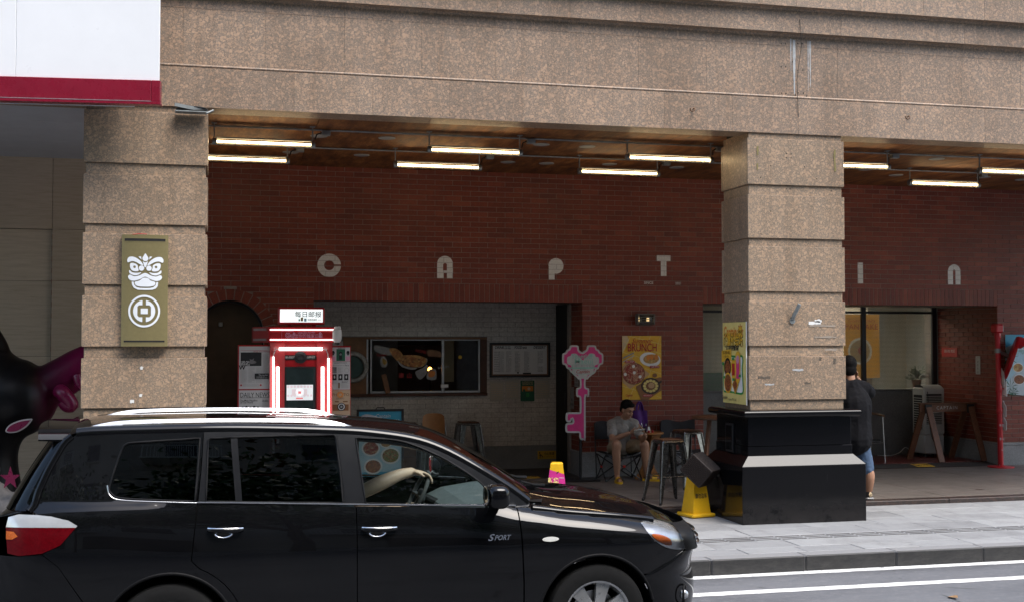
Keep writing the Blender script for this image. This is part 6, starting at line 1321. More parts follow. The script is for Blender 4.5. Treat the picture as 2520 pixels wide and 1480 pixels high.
# chair in the right recess
q = PY(2178, 1136, 17.42); ac = thing('arm_chair', 'metal legged chair with a bent brown wooden back rail and black seat', 'chair', (q.x - .25, 17.5, .246)); X = q.x; z_ = PY(2170, 1022, 17.42).z; zs_ = PY(2160, 1083, 17.45).z
MB().tube(spline([(X - .55, 17.40, z_), (X - .53, 17.62, z_ + .02), (X - .28, 17.76, z_ + .03), (X - .04, 17.60, z_ + .02), (X - .035, 17.38, z_)], 5), .026, 8, sx=.6).build('back_rail', 'wood_dark', ac, 60); MB().cbox(X - .47, X - .10, 17.36, 17.72, zs_ - .02, zs_ + .025, .015).build('seat', 'black_plastic', ac, 40)
for xx, yy in ((X, 17.42), (X - .56, 17.42), (X - .06, 17.74), (X - .50, 17.74)): MB().cyl((xx, yy, .247), ((xx + (-.05 if xx > X - .3 else .05)), yy - .02, z_), .011, n=7).build('leg', 'steel', ac, 40)
MB().cyl((X - .03, 17.42, zs_ - .03), (X - .53, 17.42, zs_ - .03), .008, n=6).build('rail', 'steel', ac)

# white evaporative cooler
a, b = PY(2273, 955, 17.95), PY(2331, 1118, 17.95); ck = thing('air_cooler', 'white upright evaporative air cooler with black louvres on castors', 'cooler', ((a.x + b.x) / 2, 18.1, .246)); x0_, x1_ = a.x, a.x + .40; z1_ = PY(2300, 953, 17.95).z; y0_, y1_ = 17.95, 18.30
mat('cooler_white', (.50, .50, .48), .45, var=.06)
MB().cbox(x0_, x1_, y0_, y1_, .62, z1_, .02).build('upper_body', 'cooler_white', ck, 40); MB().cbox(x0_ + .008, x1_ - .008, y0_ + .008, y1_ - .008, .30, .618, .02).build('water_tank', 'cooler_white', ck, 40)
MB().grid(lambda i, j: (x0_ + .02 + (x1_ - x0_ - .04) * i, y0_ + .02 + (y1_ - y0_ - .04) * j, z1_ + .05 * math.sin(math.pi * j) ** .7), 6, 8).build('lid', 'cooler_white', ck, 60)
MB().box(x0_ + .05, x1_ - .06, y0_ - .001, y0_ + .001, .80, z1_ - .10).build('grille_back', 'black_plastic', ck)
for i in range(16): zz = .815 + i * (z1_ - .93) / 16; MB().cbox(x0_ + .05, x1_ - .06, y0_ - .012, y0_ - .0012, zz, zz + .012, .002).build('louvre', 'cooler_white', ck)
MB().box(x0_ - .001, x0_ + .001, y0_ + .05, y1_ - .05, .70, z1_ - .12).build('side_grille', 'black_plastic', ck)
for i in range(14): zz = .71 + i * (z1_ - .85) / 14; MB().cbox(x0_ - .010, x0_ - .0012, y0_ + .05, y1_ - .05, zz, zz + .012, .002).build('louvre', 'cooler_white', ck)
MB().tube(spline([(x0_ + .06, y0_ - .02, z1_ - .06), (x0_ + .08, y0_ - .03, .95), (x0_ + .11, y0_ - .04, .62), (x0_ + .22, y0_ - .05, .40), (x0_ + .33, y0_ - .05, .29), (x0_ + .36, y0_ - .05, .262)], 5), .006, 6).build('power_cord', 'black_plastic', ck, 60)
for xx in (x0_ + .06, x1_ - .06):
    for yy in (y0_ + .06, y1_ - .06): MB().lathe([(.0, -.012), (.026, -.012), (.026, .012), (.0, .012)], (xx, yy, .274), 12, 'y').build('castor', 'black_plastic', ck, 40); MB().cyl((xx, yy, .29), (xx, yy, .31), .012, n=6).build('castor_stem', 'steel', ck)
# wooden sawhorse barrier
sw_ = thing('sawhorse', 'brown wooden sawhorse barrier with CAPTAIN lettered on its beam', 'barrier', (11.75, 17.5, .246)); SY = 17.45; a, b = PY(2262, 990, SY), PY(2400, 1015, SY); zt, zb = a.z, PY(2300, 1012, SY).z
MB().cbox(a.x, b.x, SY - .02, SY + .02, zb, zt - .02, .004).build('beam', 'wood_mid', sw_); MB().cbox(a.x, b.x, SY - .05, SY + .05, zt - .019, zt, .004).build('top_board', 'wood_mid', sw_)
for xx, s_ in ((a.x + .13, 1), (b.x - .13, 1)):
    xe = (xx - .12 if xx < 11.7 else xx + .0); MB().bar((xx, SY - .05, zt - .03), (xx + .08, SY - .30, .247), .10, .03, up=(0, 1, 0)).build('leg', 'wood_mid', sw_); MB().bar((xx, SY + .05, zt - .03), (xx - .10, SY + .35, .247), .10, .03, up=(0, 1, 0)).build('leg', 'wood_mid', sw_); MB().cbox(xx - .06, xx + .06, SY - .075, SY - .052, zb - .02, zt - .025, .003).build('hinge', 'dark_metal', sw_)
pr = Print((0, SY - .02, 0), (1, 0, 0), (0, 0, 1)); pr.text('CAPTAIN', (a.x + b.x) / 2 - .02, (zb + zt) / 2 - .01, .075, 'p_lightgrey', spacing=1.35); pr.build(sw_, 'lettering')
# cable on the recess floor
tag(MB().tube(spline([(10.9, 18.38, .255), (11.1, 18.3, .255), (11.3, 18.34, .30), (11.42, 18.36, .38), (11.55, 18.38, .30), (11.6, 18.42, .255)], 5), .006, 5).build('floor_cable', 'white_plastic', None, 60), 'thin pale cable looping over the recess floor', 'cable')

# ------------------------------------------------------------------ red pole sign
q = PZ(2463, 1148, FL); RX, RYp = q.x, q.y; rp_ = thing('red_pole', 'red pole with a tilted red dish and arrow plates on a round foot', 'sign post', (RX, RYp, FL)); mat('pole_red', (.47, .012, .02), .38, var=.15, scale=10.); zt = PY(2453, 818, RYp).z
MB().lathe([(.0, 0), (.20, 0), (.20, .012), (.0, .016)], (RX, RYp, FL + .0005), 32).build('foot_plate', 'pole_red', rp_, 40); MB().lathe([(.068, .012), (.068, .026), (.045, .03)], (RX, RYp, FL), 20).build('flange', 'pole_red', rp_, 40); MB().tube([(RX, RYp, FL + .02), (RX - .03, RYp, zt)], .042, 16).build('pole', 'pole_red', rp_, 50)
for k in range(4): a_ = k * 1.57 + .6; MB().cyl((RX + .057 * math.cos(a_), RYp + .057 * math.sin(a_), FL + .026), (RX + .057 * math.cos(a_), RYp + .057 * math.sin(a_), FL + .045), .008, n=6).build('bolt', 'steel', rp_)
pzz = lambda v: PY(2460, v, RYp).z
xp = lambda z: RX - .03 * (z - FL) / (zt - FL)
MB().lathe([(.046, 0), (.05, .01), (.05, .09), (.046, .1)], (xp(zt - .1), RYp, zt - .1), 16).build('sleeve', 'pole_red', rp_, 40)
hx = xp(zt); MB().cbox(hx - .075, hx + .06, RYp - .08, RYp + .08, zt + .002, zt + .14, .02).build('head', 'pole_red', rp_, 40); MB().cbox(hx + .061, hx + .072, RYp - .06, RYp + .06, zt + .02, zt + .12, .004).build('head_plate', 'p_white', rp_)
pr = Print((hx + .072, RYp - .06, zt + .02), (0, 1, 0), (0, 0, 1)); pr.text('Captain', .06, .05, .03, 'p_red'); pr.build(rp_, 'lettering')
# tilted dish: shallow drum with a deep hood, seen nearly edge-on
dc = Vector((PY(2489, 878, RYp).x, RYp, pzz(878))); ax_ = Vector((.77, -.50, -.30)).normalized(); up_ = Vector((.30, -.10, .93)); up_ = (up_ - ax_ * up_.dot(ax_)).normalized(); sd2 = ax_.cross(up_)
def dish(r, d): return [dc + ax_ * d + up_ * (r * math.sin(2 * math.pi * i / 32)) + sd2 * (r * math.cos(2 * math.pi * i / 32)) for i in range(32)]
mb = MB(); rings = [dish(.10, -.045), dish(.33, -.03), dish(.355, .0), dish(.355, .03), dish(.34, .03), dish(.33, .012)]
mb.add([p_ for r_ in rings for p_ in r_], [(i * 32 + j, i * 32 + (j + 1) % 32, (i + 1) * 32 + (j + 1) % 32, (i + 1) * 32 + j) for i in range(5) for j in range(32)] + [tuple(range(32))[::-1]]); mb.build('dish_back', 'pole_red', rp_, 40)
mb = MB(); mb.add(dish(.331, .010), [tuple(range(32))]); mb.build('dish_face', 'p_lightgrey', rp_)
mb = MB(); hd = [i for i in range(3, 14)]; A_ = [dish(.356, .02)[i] for i in hd]; B_ = [dish(.36, .02)[i] + ax_ * .20 * math.sin(math.pi * (k + .6) / (len(hd) + .2)) ** .5 for k, i in enumerate(hd)]
mb.add(A_ + B_, [(k, k + 1, len(hd) + k + 1, len(hd) + k) for k in range(len(hd) - 1)]); mb.build('hood', 'pole_red', rp_, 60)
MB().bar((xp(pzz(862)) , RYp, pzz(862)), dc - ax_ * .04, .05, .05).build('dish_bracket', 'galvanised', rp_); MB().lathe([(.052, -.035), (.052, .035)], (xp(pzz(862)), RYp, pzz(862)), 14).build('clamp', 'galvanised', rp_, 40)
for v, hh, m_ in ((955, .06, 'pole_red'), (1010, .035, 'pole_red')): MB().lathe([(.045, -hh), (.05, -hh + .006), (.05, hh - .006), (.045, hh)], (xp(pzz(v)), RYp, pzz(v)), 16).build('collar', m_, rp_, 40)
r_ = random.Random(9)
for v, dx, hh, m_ in ((925, .075, .14, 'p_lightgrey'), (955, .14, .16, 'p_white'), (1004, .10, .13, 'p_lightgrey'), (1040, .10, .11, 'p_lightgrey')):
    z_ = pzz(v); x_ = xp(z_) + dx * .55; pts = [(-.05, -hh), (.05, -hh), (.055, hh * .3), (0, hh), (-.055, hh * .4)] if v != 955 else [((.075 if k % 2 else .05) * math.cos(k * .785), (.17 if k % 2 else .1) * math.sin(k * .785)) for k in range(8)]
    MB().prism(pts, (x_, RYp - .02, z_), (.35, -.93, 0), (0, 0, 1), -.005, .005).build('arrow_plate', m_, rp_); MB().cyl((xp(z_), RYp, z_), (x_, RYp - .02, z_), .012, n=8).build('plate_arm', 'pole_red', rp_)
pr = Print((RX - .005, RYp - .0425, 0), (1, 0, 0), (0, 0, 1), base=.003)
for tx, v in (('幸福', 1045), ('东山', 1078), ('C', 1105)): pr.text(tx, xp(pzz(v)) - RX + .005, pzz(v), .045, 'p_lightgrey')
pr.build(rp_, 'lettering')

# ------------------------------------------------------------------ cones, wicker box
mat('cone_yellow', (.70, .40, .012), .38, var=.12, scale=9.); mat('cone_pink', (.52, .03, .21), .35, var=.15, scale=8.)
def frustum(mb, cx, cy, z0, z1, a, b, mi=0):
    vs = [(cx + sx_ * a, cy + sy_ * a, z0) for sx_, sy_ in ((-1, -1), (1, -1), (1, 1), (-1, 1))] + [(cx + sx_ * b, cy + sy_ * b, z1) for sx_, sy_ in ((-1, -1), (1, -1), (1, 1), (-1, 1))]
    mb.add(vs, [(0, 1, 5, 4), (1, 2, 6, 5), (2, 3, 7, 6), (3, 0, 4, 7), (4, 5, 6, 7)], mi)
cx, cy = 5.43, 13.16; yc = thing('parking_cone', 'yellow square no-parking cone beside the black plinth under the wicker box', 'cone', (cx, cy, .15)); rz = Matrix.Translation((cx, cy, 0)) @ Matrix.Rotation(.22, 4, 'Z') @ Matrix.Translation((-cx, -cy, 0))
MB().cbox(cx - .165, cx + .165, cy - .165, cy + .165, .152, .195, .012).xf(rz).build('base', 'cone_yellow', yc, 40); mb = MB(); frustum(mb, cx, cy, .195, .80, .122, .055); mb.xf(rz).build('cone', 'cone_yellow', yc)
for k in (0, 1):
    R2 = rz @ Matrix.Translation((cx, cy, 0)) @ Matrix.Rotation(k * math.pi / 2, 4, 'Z'); ux_ = (R2.to_3x3() @ Vector((1, 0, 0))); uy_ = (R2.to_3x3() @ Vector((0, .067, .605))).normalized(); o_ = R2 @ Vector((0, -.122, .195)); pr = Print(o_, ux_, uy_, base=.002); pr.text('请勿泊车', 0, .20, .062, 'ink', bold=.025, fit=.165); pr.text('P', 0, .40, .14, 'ink', bold=.03)
    pr.line([(-.05, .34), (.05, .46)], .012, 'cone_yellow'); 
    if k == 0: pr.rect(-.055, .445, .085, .07, 'p_white'); pr.text('135 350', -.015, .46, .024, 'ink', fit=.075)
    pr.build(yc, 'lettering')
mat('wicker', (.016, .009, .007), .7, var=.3, scale=50.)
wk = thing('wicker_box', 'dark brown woven wicker box lying tilted on the yellow cone against the plinth', 'box', (5.47, 13.1, .62)); fc = PY(1713, 1157, 12.93); Rb = Matrix.Translation((fc.x, 12.93, fc.z)) @ Matrix.Rotation(math.radians(-44), 4, 'Z') @ Matrix.Rotation(math.radians(40), 4, 'Y'); bw, bh, bd = .145, .122, .30
MB().box(-bw, bw, .003, bd, -bh, bh).xf(Rb).build('liner', 'dark_void', wk); mb = MB(); ns = 14
for i in range(ns):
    z_ = -bh + 2 * bh * (i + .5) / ns
    mb.tube([(-bw + 2 * bw * k / 22, -.004 + .005 * (1 if (k + i) % 2 else -1), z_) for k in range(23)], .0085, 5)
    mb.tube([(-bw - .002 + .004 * (1 if (k + i) % 2 else -1), bd * k / 20, z_) for k in range(21)], .0085, 5); mb.tube([(bw + .002 + .004 * (1 if (k + i) % 2 else -1), bd * k / 20, z_) for k in range(21)], .0085, 5)
for i in range(15): mb.tube([(-bw + 2 * bw * k / 22, bd * (i + .5) / 15, bh + .002 + .004 * (1 if (k + i) % 2 else -1)) for k in range(23)], .0095, 5)
mb.xf(Rb); o_ = mb.build('weave', 'wicker', wk, 60); o_['kind'] = 'stuff'
for a_, b_ in (((-bw, 0, bh), (bw, 0, bh)), ((-bw, 0, -bh), (bw, 0, -bh)), ((-bw, 0, -bh), (-bw, 0, bh)), ((bw, 0, -bh), (bw, 0, bh)), ((bw, 0, bh), (bw, bd, bh)), ((-bw, 0, bh), (-bw, bd, bh))): MB().cyl(a_, b_, .009, n=6).xf(Rb).build('edge_cane', 'wicker', wk, 50)
# pink wrapped cone by the kerb, behind the bonnet
pc_ = PY(1370, 1136, 12.1); pc = thing('wrapped_cone', 'yellow square cone wrapped in a magenta advertising sleeve behind the bonnet', 'cone', (pc_.x, 12.1, .15)); X, Yc_ = pc_.x, 12.1; rz = Matrix.Translation((X, Yc_, 0)) @ Matrix.Rotation(math.radians(-16), 4, 'Z') @ Matrix.Translation((-X, -Yc_, 0)); zt = pc_.z
def cone_w(z): return .062 + (zt - z) * .118
MB().cbox(X - .2, X + .2, Yc_ - .2, Yc_ + .2, .152, .20, .015).xf(rz).build('base', 'cone_yellow', pc, 40); mb = MB(); frustum(mb, X, Yc_, .20, zt - .012, cone_w(.2), cone_w(zt - .012)); frustum(mb, X, Yc_, zt - .012, zt, cone_w(zt - .012), cone_w(zt) - .014); mb.xf(rz).build('cone', 'cone_yellow', pc)
mb = MB(); e = .003; zl, zr = zt - .07, zt - .115
mb.add([(X - cone_w(.22) - e, Yc_ - cone_w(.22) - e, .22), (X + cone_w(.22) + e, Yc_ - cone_w(.22) - e, .22), (X + cone_w(zr) + e, Yc_ - cone_w(zr) - e, zr), (X - cone_w(zl) - e, Yc_ - cone_w(zl) - e, zl), (X - cone_w(.22) - e, Yc_ + cone_w(.22), .22), (X - cone_w(zt - .05) - e, Yc_ + cone_w(zt - .05), zt - .045)], [(0, 1, 2, 3), (4, 0, 3, 5)])
mb.xf(rz).build('sleeve', 'cone_pink', pc); R2 = rz @ Matrix.Translation((X, Yc_, 0)); ux_ = R2.to_3x3() @ Vector((1, 0, 0)); uy_ = (R2.to_3x3() @ Vector((0, .118, 1))).normalized(); o_ = R2 @ Vector((0, -cone_w(.22) - e, .22)); Hs = zt - .22; pr = Print(o_, ux_, uy_, base=.002)
pr.text('新华', -.035, Hs - .185, .07, 'p_paleyellow', bold=.03, fit=.11); pr.text('美术', -.05, Hs - .27, .07, 'p_paleyellow', bold=.03, fit=.11); pr.text('SINCE', .05, Hs - .15, .018, 'p_white'); pr.disc(.03, Hs - .33, .045, 'p_purple', .06, n=14); pr.disc(.045, Hs - .29, .03, 'p_lightgrey', .045, n=12, rot=-.4); pr.disc(.02, Hs - .345, .02, 'p_white', n=12); pr.disc(-.04, Hs - .35, .022, 'p_purple', n=12); pr.disc(.085, Hs - .34, .018, 'p_purple', n=12); pr.build(pc, 'printed_sleeve')
p_ = rz @ Vector((X + .015, Yc_ - cone_w(zt - .10) - .001, zt - .105)); MB().lathe([(.0, -.001), (.017, -.001)], p_, 14, 'y', caps=False).build('hole', 'dark_void', pc)

# ------------------------------------------------------------------ people
mat('skin', (.36, .19, .115), .55, var=.10, scale=18.); mat('skin_light', (.58, .40, .29), .5, var=.08, scale=18.); mat('hair', (.005, .0045, .0045), .7, var=.4, scale=80., bump=.8, bscale=120., spec=.12); mat('grey_tee', (.26, .245, .225), .9, var=.12, scale=30., bump=.25, bscale=140.); mat('black_tee', (.009, .009, .011), .9, var=.25, scale=14., bump=.2, bscale=120., spec=.15); mat('khaki', (.27, .205, .13), .9, var=.15, scale=20., bump=.2, bscale=140.); mat('denim', (.055, .095, .165), .85, var=.35, scale=14., bump=.3, bscale=180.); mat('lip', (.23, .085, .065), .5)
def limb(mb, pts, rad, n=12):
    q = [Vector(p) for p in pts]; dense = spline([tuple(list(p) + [r]) for p, r in zip(q, rad)], 4); mb.tube([d[:3] for d in dense], [d[3] for d in dense], n)
    for p, r in ((q[0], rad[0]), (q[-1], rad[-1])): mb.ell(p, (r, r, r), 10, 8)
def head_frame(c, fwd, up=(0, 0, 1)):
    f = Vector(fwd).normalized(); u = Vector(up); s = f.cross(u).normalized(); u = s.cross(f); return Matrix((s, f, u)).transposed()
def head(mb, c, fwd, up=(0, 0, 1), k=1.0):
    R = head_frame(c, fwd, up); c = Vector(c); L = lambda x, y, z: c + R @ Vector((x, y, z)) * k
    mb.ell(L(0, -.012, .028), (.076 * k, .095 * k, .094 * k), 20, 14, rot=R); mb.ell(L(0, .022, -.05), (.058 * k, .062 * k, .075 * k), 18, 12, rot=R); mb.ell(L(0, .062, -.098), (.026 * k, .022 * k, .02 * k), 10, 8, rot=R)
    mb.ell(L(0, .088, -.022), (.013 * k, .020 * k, .028 * k), 10, 8, rot=R); mb.ell(L(0, .096, -.04), (.017 * k, .014 * k, .012 * k), 10, 8, rot=R); mb.ell(L(0, .076, .022), (.052 * k, .018 * k, .012 * k), 12, 8, rot=R)
    for s in (-1, 1): mb.ell(L(s * .076, -.008, -.018), (.010 * k, .020 * k, .032 * k), 8, 8, rot=R); mb.ell(L(s * .04, .055, -.035), (.022 * k, .022 * k, .02 * k), 8, 8, rot=R)
    return L, R
def face(par, L, R, k, m='hair'):
    for s in (-1, 1):
        MB().ell(L(s * .032, .079, -.003), (.016 * k, .006 * k, .0045 * k), 10, 6, rot=R).build('eye', m, par, 60); MB().ell(L(s * .034, .088, .022), (.021 * k, .006 * k, .005 * k), 10, 6, rot=R).build('eyebrow', m, par, 60)
    MB().ell(L(0, .083, -.071), (.024 * k, .008 * k, .007 * k), 12, 6, rot=R).build('mouth', 'lip', par, 60)
def hand(mb, w_, palm_dir, finger_dir, side, curl=.5, k=1.0):
    """palm + five separate fingers; finger_dir points along the hand, palm_dir out of the palm, side = direction of the thumb"""
    w_ = Vector(w_); f = Vector(finger_dir).normalized(); p = Vector(palm_dir).normalized(); t_ = Vector(side).normalized()
    mb.ell(w_ + f * .045 * k, (.045 * k, .040 * k, .018 * k), 12, 8, rot=Matrix((f, t_, p)).transposed())
    for i, L in enumerate((.072, .08, .075, .06)):
        b0 = w_ + f * .08 * k + t_ * (.030 - .020 * i) * k; j1 = b0 + (f * math.cos(curl * .6) + p * math.sin(curl * .6)) * L * .5 * k; j2 = j1 + (f * math.cos(curl * 1.5) + p * math.sin(curl * 1.5)) * L * .32 * k; j3 = j2 + (f * math.cos(curl * 2.2) + p * math.sin(curl * 2.2)) * L * .26 * k
        mb.tube([b0 - f * .02 * k, b0, j1, j2, j3], [.0098 * k, .0095 * k, .009 * k, .0085 * k, .0065 * k], 8)
    b0 = w_ + f * .02 * k + t_ * .032 * k; mb.tube([b0, b0 + (t_ * .6 + f * .8 + p * .3) * .035 * k, b0 + (t_ * .5 + f * 1.5 + p * .8) * .038 * k], [.013 * k, .011 * k, .008 * k], 8)
# -- man sitting with his phone
sm_ = thing('person', 'seated person in a grey t-shirt, beige shorts and yellow slides looking at a phone', 'person', (5.62, 16.3, FL))
mb = MB(); hc = (5.648, 16.215, 1.225); L, R = head(mb, hc, (.42, -.80, -.34), k=1.06)
limb(mb, [(5.62, 16.34, 1.04), (5.635, 16.28, 1.12), (5.645, 16.24, 1.17)], [.062, .054, .05])
limb(mb, [(5.60, 16.44, .68), (5.605, 16.41, .82), (5.62, 16.35, .97), (5.62, 16.33, 1.03)], [.13, .125, .13, .09]); limb(mb, [(5.485, 16.37, 1.005), (5.755, 16.29, 1.01)], [.062, .062])
limb(mb, [(5.475, 16.37, 1.0), (5.43, 16.27, .90), (5.405, 16.15, .80)], [.056, .047, .041]); limb(mb, [(5.405, 16.15, .80), (5.48, 16.04, .855), (5.575, 15.945, .91)], [.041, .038, .027])
limb(mb, [(5.765, 16.29, 1.0), (5.80, 16.18, .90), (5.825, 16.08, .81)], [.056, .047, .041]); limb(mb, [(5.825, 16.08, .81), (5.83, 16.00, .85), (5.815, 15.945, .885)], [.041, .037, .027])
hand(mb, (5.575, 15.945, .91), (.3, .3, .9), (.85, -.25, .28), (.1, -.6, .6), .55); hand(mb, (5.815, 15.945, .885), (-.5, .2, .8), (-.45, -.35, .65), (-.55, .0, .5), .6)
limb(mb, [(5.53, 16.42, .66), (5.47, 16.22, .72), (5.415, 16.02, .745)], [.092, .08, .064]); limb(mb, [(5.415, 16.01, .745), (5.42, 16.035, .60), (5.437, 16.06, .44), (5.447, 16.085, .29)], [.064, .060, .052, .034])
limb(mb, [(5.68, 16.42, .66), (5.78, 16.25, .71), (5.868, 16.11, .735)], [.092, .08, .064]); limb(mb, [(5.868, 16.10, .735), (5.885, 16.13, .60), (5.91, 16.16, .44), (5.93, 16.19, .285)], [.064, .060, .052, .034])
limb(mb, [(5.447, 16.09, .285), (5.445, 16.02, .262), (5.435, 15.93, .247)], [.036, .036, .030]); limb(mb, [(5.93, 16.19, .28), (5.99, 16.155, .262), (6.065, 16.12, .247)], [.036, .036, .030])
for k in range(5): mb.ell((5.405 + .014 * k, 15.895 + .004 * abs(k - 1), .243), (.008, .016, .009), 8, 6); mb.ell((6.085 + .006 * k, 16.075 + .013 * k, .243), (.014, .010, .009), 8, 6)
body = fuse('body', mb, 'skin', sm_, .0075, 3); face(body, L, R, 1.06)
mb = MB(); c_ = Vector(hc); mb.ell(L(0, -.022, .042), (.088, .104, .098), 20, 14, rot=R); mb.ell(L(0, .05, .085), (.06, .045, .03), 14, 10, rot=R); mb.ell(L(0, -.055, -.01), (.078, .06, .07), 14, 10, rot=R); fuse('hair', mb, 'hair', body, .009, 2)
mb = MB(); limb(mb, [(5.60, 16.44, .64), (5.60, 16.42, .80), (5.615, 16.36, .95), (5.62, 16.335, 1.035)], [.165, .152, .15, .10]); limb(mb, [(5.47, 16.375, 1.005), (5.62, 16.35, 1.05), (5.775, 16.29, 1.01)], [.078, .085, .078]); limb(mb, [(5.475, 16.375, 1.0), (5.45, 16.31, .93), (5.428, 16.25, .875)], [.075, .072, .072]); limb(mb, [(5.77, 16.29, 1.0), (5.795, 16.22, .93), (5.812, 16.16, .875)], [.075, .072, .072])
fuse('t_shirt', mb, 'grey_tee', body, .010, 4, .0045)
mb = MB(); mb.ell((5.605, 16.44, .655), (.19, .15, .10), 16, 10); limb(mb, [(5.52, 16.42, .66), (5.47, 16.25, .70), (5.44, 16.13, .725)], [.11, .10, .093]); limb(mb, [(5.69, 16.42, .66), (5.77, 16.27, .70), (5.82, 16.19, .715)], [.11, .10, .093]); fuse('shorts', mb, 'khaki', body, .011, 4, .0045)
for nm, pts, sd3 in (('left', [(5.452, 16.13), (5.445, 16.03), (5.432, 15.90)], Vector((1, .1, 0))), ('right', [(5.905, 16.21), (5.99, 16.155), (6.095, 16.095)], Vector((.45, .89, 0)))):
    sh = thing('slide_sandal', 'yellow slide sandal on the seated person\'s %s foot' % ('street facing' if nm == 'left' else 'outstretched'), 'sandal', (pts[1][0], pts[1][1], FL), 'yellow slides'); d = (Vector((*pts[2], 0)) - Vector((*pts[0], 0))).normalized(); s_ = Vector((-d.y, d.x, 0)); mid = Vector((*pts[1], 0)); pl = spline([tuple((mid + d * a_ + s_ * b_)[:2]) for a_, b_ in ((-.135, .02), (-.06, .042), (.06, .050), (.135, .03), (.145, 0), (.135, -.03), (.06, -.048), (-.06, -.04), (-.135, -.02), (-.145, 0))], 3, True)
    MB().prism(pl, (0, 0, FL + .001), (1, 0, 0), (0, 1, 0), 0, .028).build('sole', 'cone_yellow', sh, 40); mb = MB(); mb.grid(lambda i, j: mid + d * (.015 + .075 * j) + s_ * (.052 * math.cos(math.pi * i)) + Vector((0, 0, FL + .028 + .062 * math.sin(math.pi * i) * (1 - .15 * j))), 12, 4); mb.build('strap', 'cone_yellow', sh, 60)
ph_ = thing('smartphone', 'white smartphone held sideways by the seated person', 'phone', (5.72, 15.90, .92)); Rp = Matrix.Translation((5.715, 15.905, .945)) @ Matrix.Rotation(math.radians(-6), 4, 'Y') @ Matrix.Rotation(math.radians(-35), 4, 'X'); MB().cbox(-.078, .078, -.036, .036, -.004, .004, .003).xf(Rp).build('case', 'white_plastic', ph_); MB().box(-.073, .073, -.032, .032, .0041, .0046).xf(Rp).build('screen', 'screen_dark', ph_)

# -- man standing with his back to the street
st = thing('person', 'standing person in a black t-shirt and denim shorts seen from behind', 'person', (7.76, 13.62, FL))
mb = MB(); hc = (7.705, 13.66, 1.865); L, R = head(mb, hc, (.25, .97, -.1), k=1.12)
limb(mb, [(7.70, 13.60, 1.66), (7.70, 13.61, 1.74), (7.705, 13.64, 1.80)], [.07, .062, .058]); limb(mb, [(7.73, 13.62, .98), (7.725, 13.61, 1.2), (7.715, 13.60, 1.45), (7.70, 13.60, 1.62)], [.15, .15, .165, .10]); limb(mb, [(7.51, 13.60, 1.60), (7.91, 13.62, 1.60)], [.07, .07])
limb(mb, [(7.93, 13.63, 1.60), (8.0, 13.68, 1.55), (8.06, 13.76, 1.52)], [.062, .052, .044]); limb(mb, [(8.06, 13.76, 1.52), (7.98, 13.80, 1.63), (7.88, 13.78, 1.74)], [.044, .04, .03]); hand(mb, (7.87, 13.77, 1.74), (-.6, -.4, .2), (-.45, -.1, .8), (.3, -.6, .2), .5)
limb(mb, [(7.50, 13.63, 1.59), (7.46, 13.70, 1.42), (7.48, 13.82, 1.28)], [.062, .05, .043]); limb(mb, [(7.48, 13.82, 1.28), (7.54, 13.90, 1.40), (7.60, 13.92, 1.52)], [.043, .038, .03]); hand(mb, (7.60, 13.92, 1.52), (.5, -.5, .3), (.2, .1, .9), (.6, .2, 0), .5)
limb(mb, [(7.83, 13.62, .95), (7.90, 13.61, .66), (7.925, 13.60, .60), (7.94, 13.58, .48), (7.945, 13.63, .27)], [.10, .07, .066, .064, .042]); limb(mb, [(7.63, 13.62, .95), (7.60, 13.64, .66), (7.595, 13.64, .60), (7.59, 13.62, .48), (7.585, 13.66, .27)], [.10, .07, .066, .064, .042])
for x_, y_ in ((7.945, 13.63), (7.585, 13.66)): limb(mb, [(x_, y_ + .02, .27), (x_, y_ + .10, .245), (x_ + .01, y_ + .18, .24)], [.04, .035, .03])
body = fuse('body', mb, 'skin', st, .0085, 3); face(body, L, R, 1.12)
mb = MB(); mb.ell(L(0, -.022, .045), (.099, .116, .108), 20, 14, rot=R); mb.ell(L(0, -.062, -.025), (.084, .062, .085), 16, 12, rot=R); mb.ell(L(0, .05, .085), (.06, .04, .03), 14, 10, rot=R); fuse('hair', mb, 'hair', body, .009, 2)
mb = MB(); limb(mb, [(7.755, 13.62, .98), (7.745, 13.61, 1.2), (7.73, 13.60, 1.45), (7.71, 13.605, 1.62)], [.225, .215, .225, .12]); limb(mb, [(7.50, 13.61, 1.60), (7.70, 13.61, 1.655), (7.91, 13.63, 1.605)], [.09, .085, .09]); limb(mb, [(7.92, 13.63, 1.60), (7.98, 13.665, 1.565), (8.01, 13.69, 1.545)], [.092, .086, .082]); limb(mb, [(7.51, 13.63, 1.60), (7.47, 13.69, 1.47), (7.465, 13.74, 1.40)], [.088, .08, .078]); mb.ell((7.745, 13.62, .955), (.215, .17, .06), 18, 8)
fuse('t_shirt', mb, 'black_tee', body, .011, 4, .0028)
mb = MB(); mb.ell((7.745, 13.62, .90), (.185, .145, .13), 16, 10); limb(mb, [(7.83, 13.62, .90), (7.885, 13.61, .74), (7.91, 13.60, .60)], [.115, .10, .092]); limb(mb, [(7.64, 13.62, .90), (7.61, 13.63, .74), (7.60, 13.635, .60)], [.115, .10, .092]); fuse('shorts', mb, 'denim', body, .011, 4, .004)
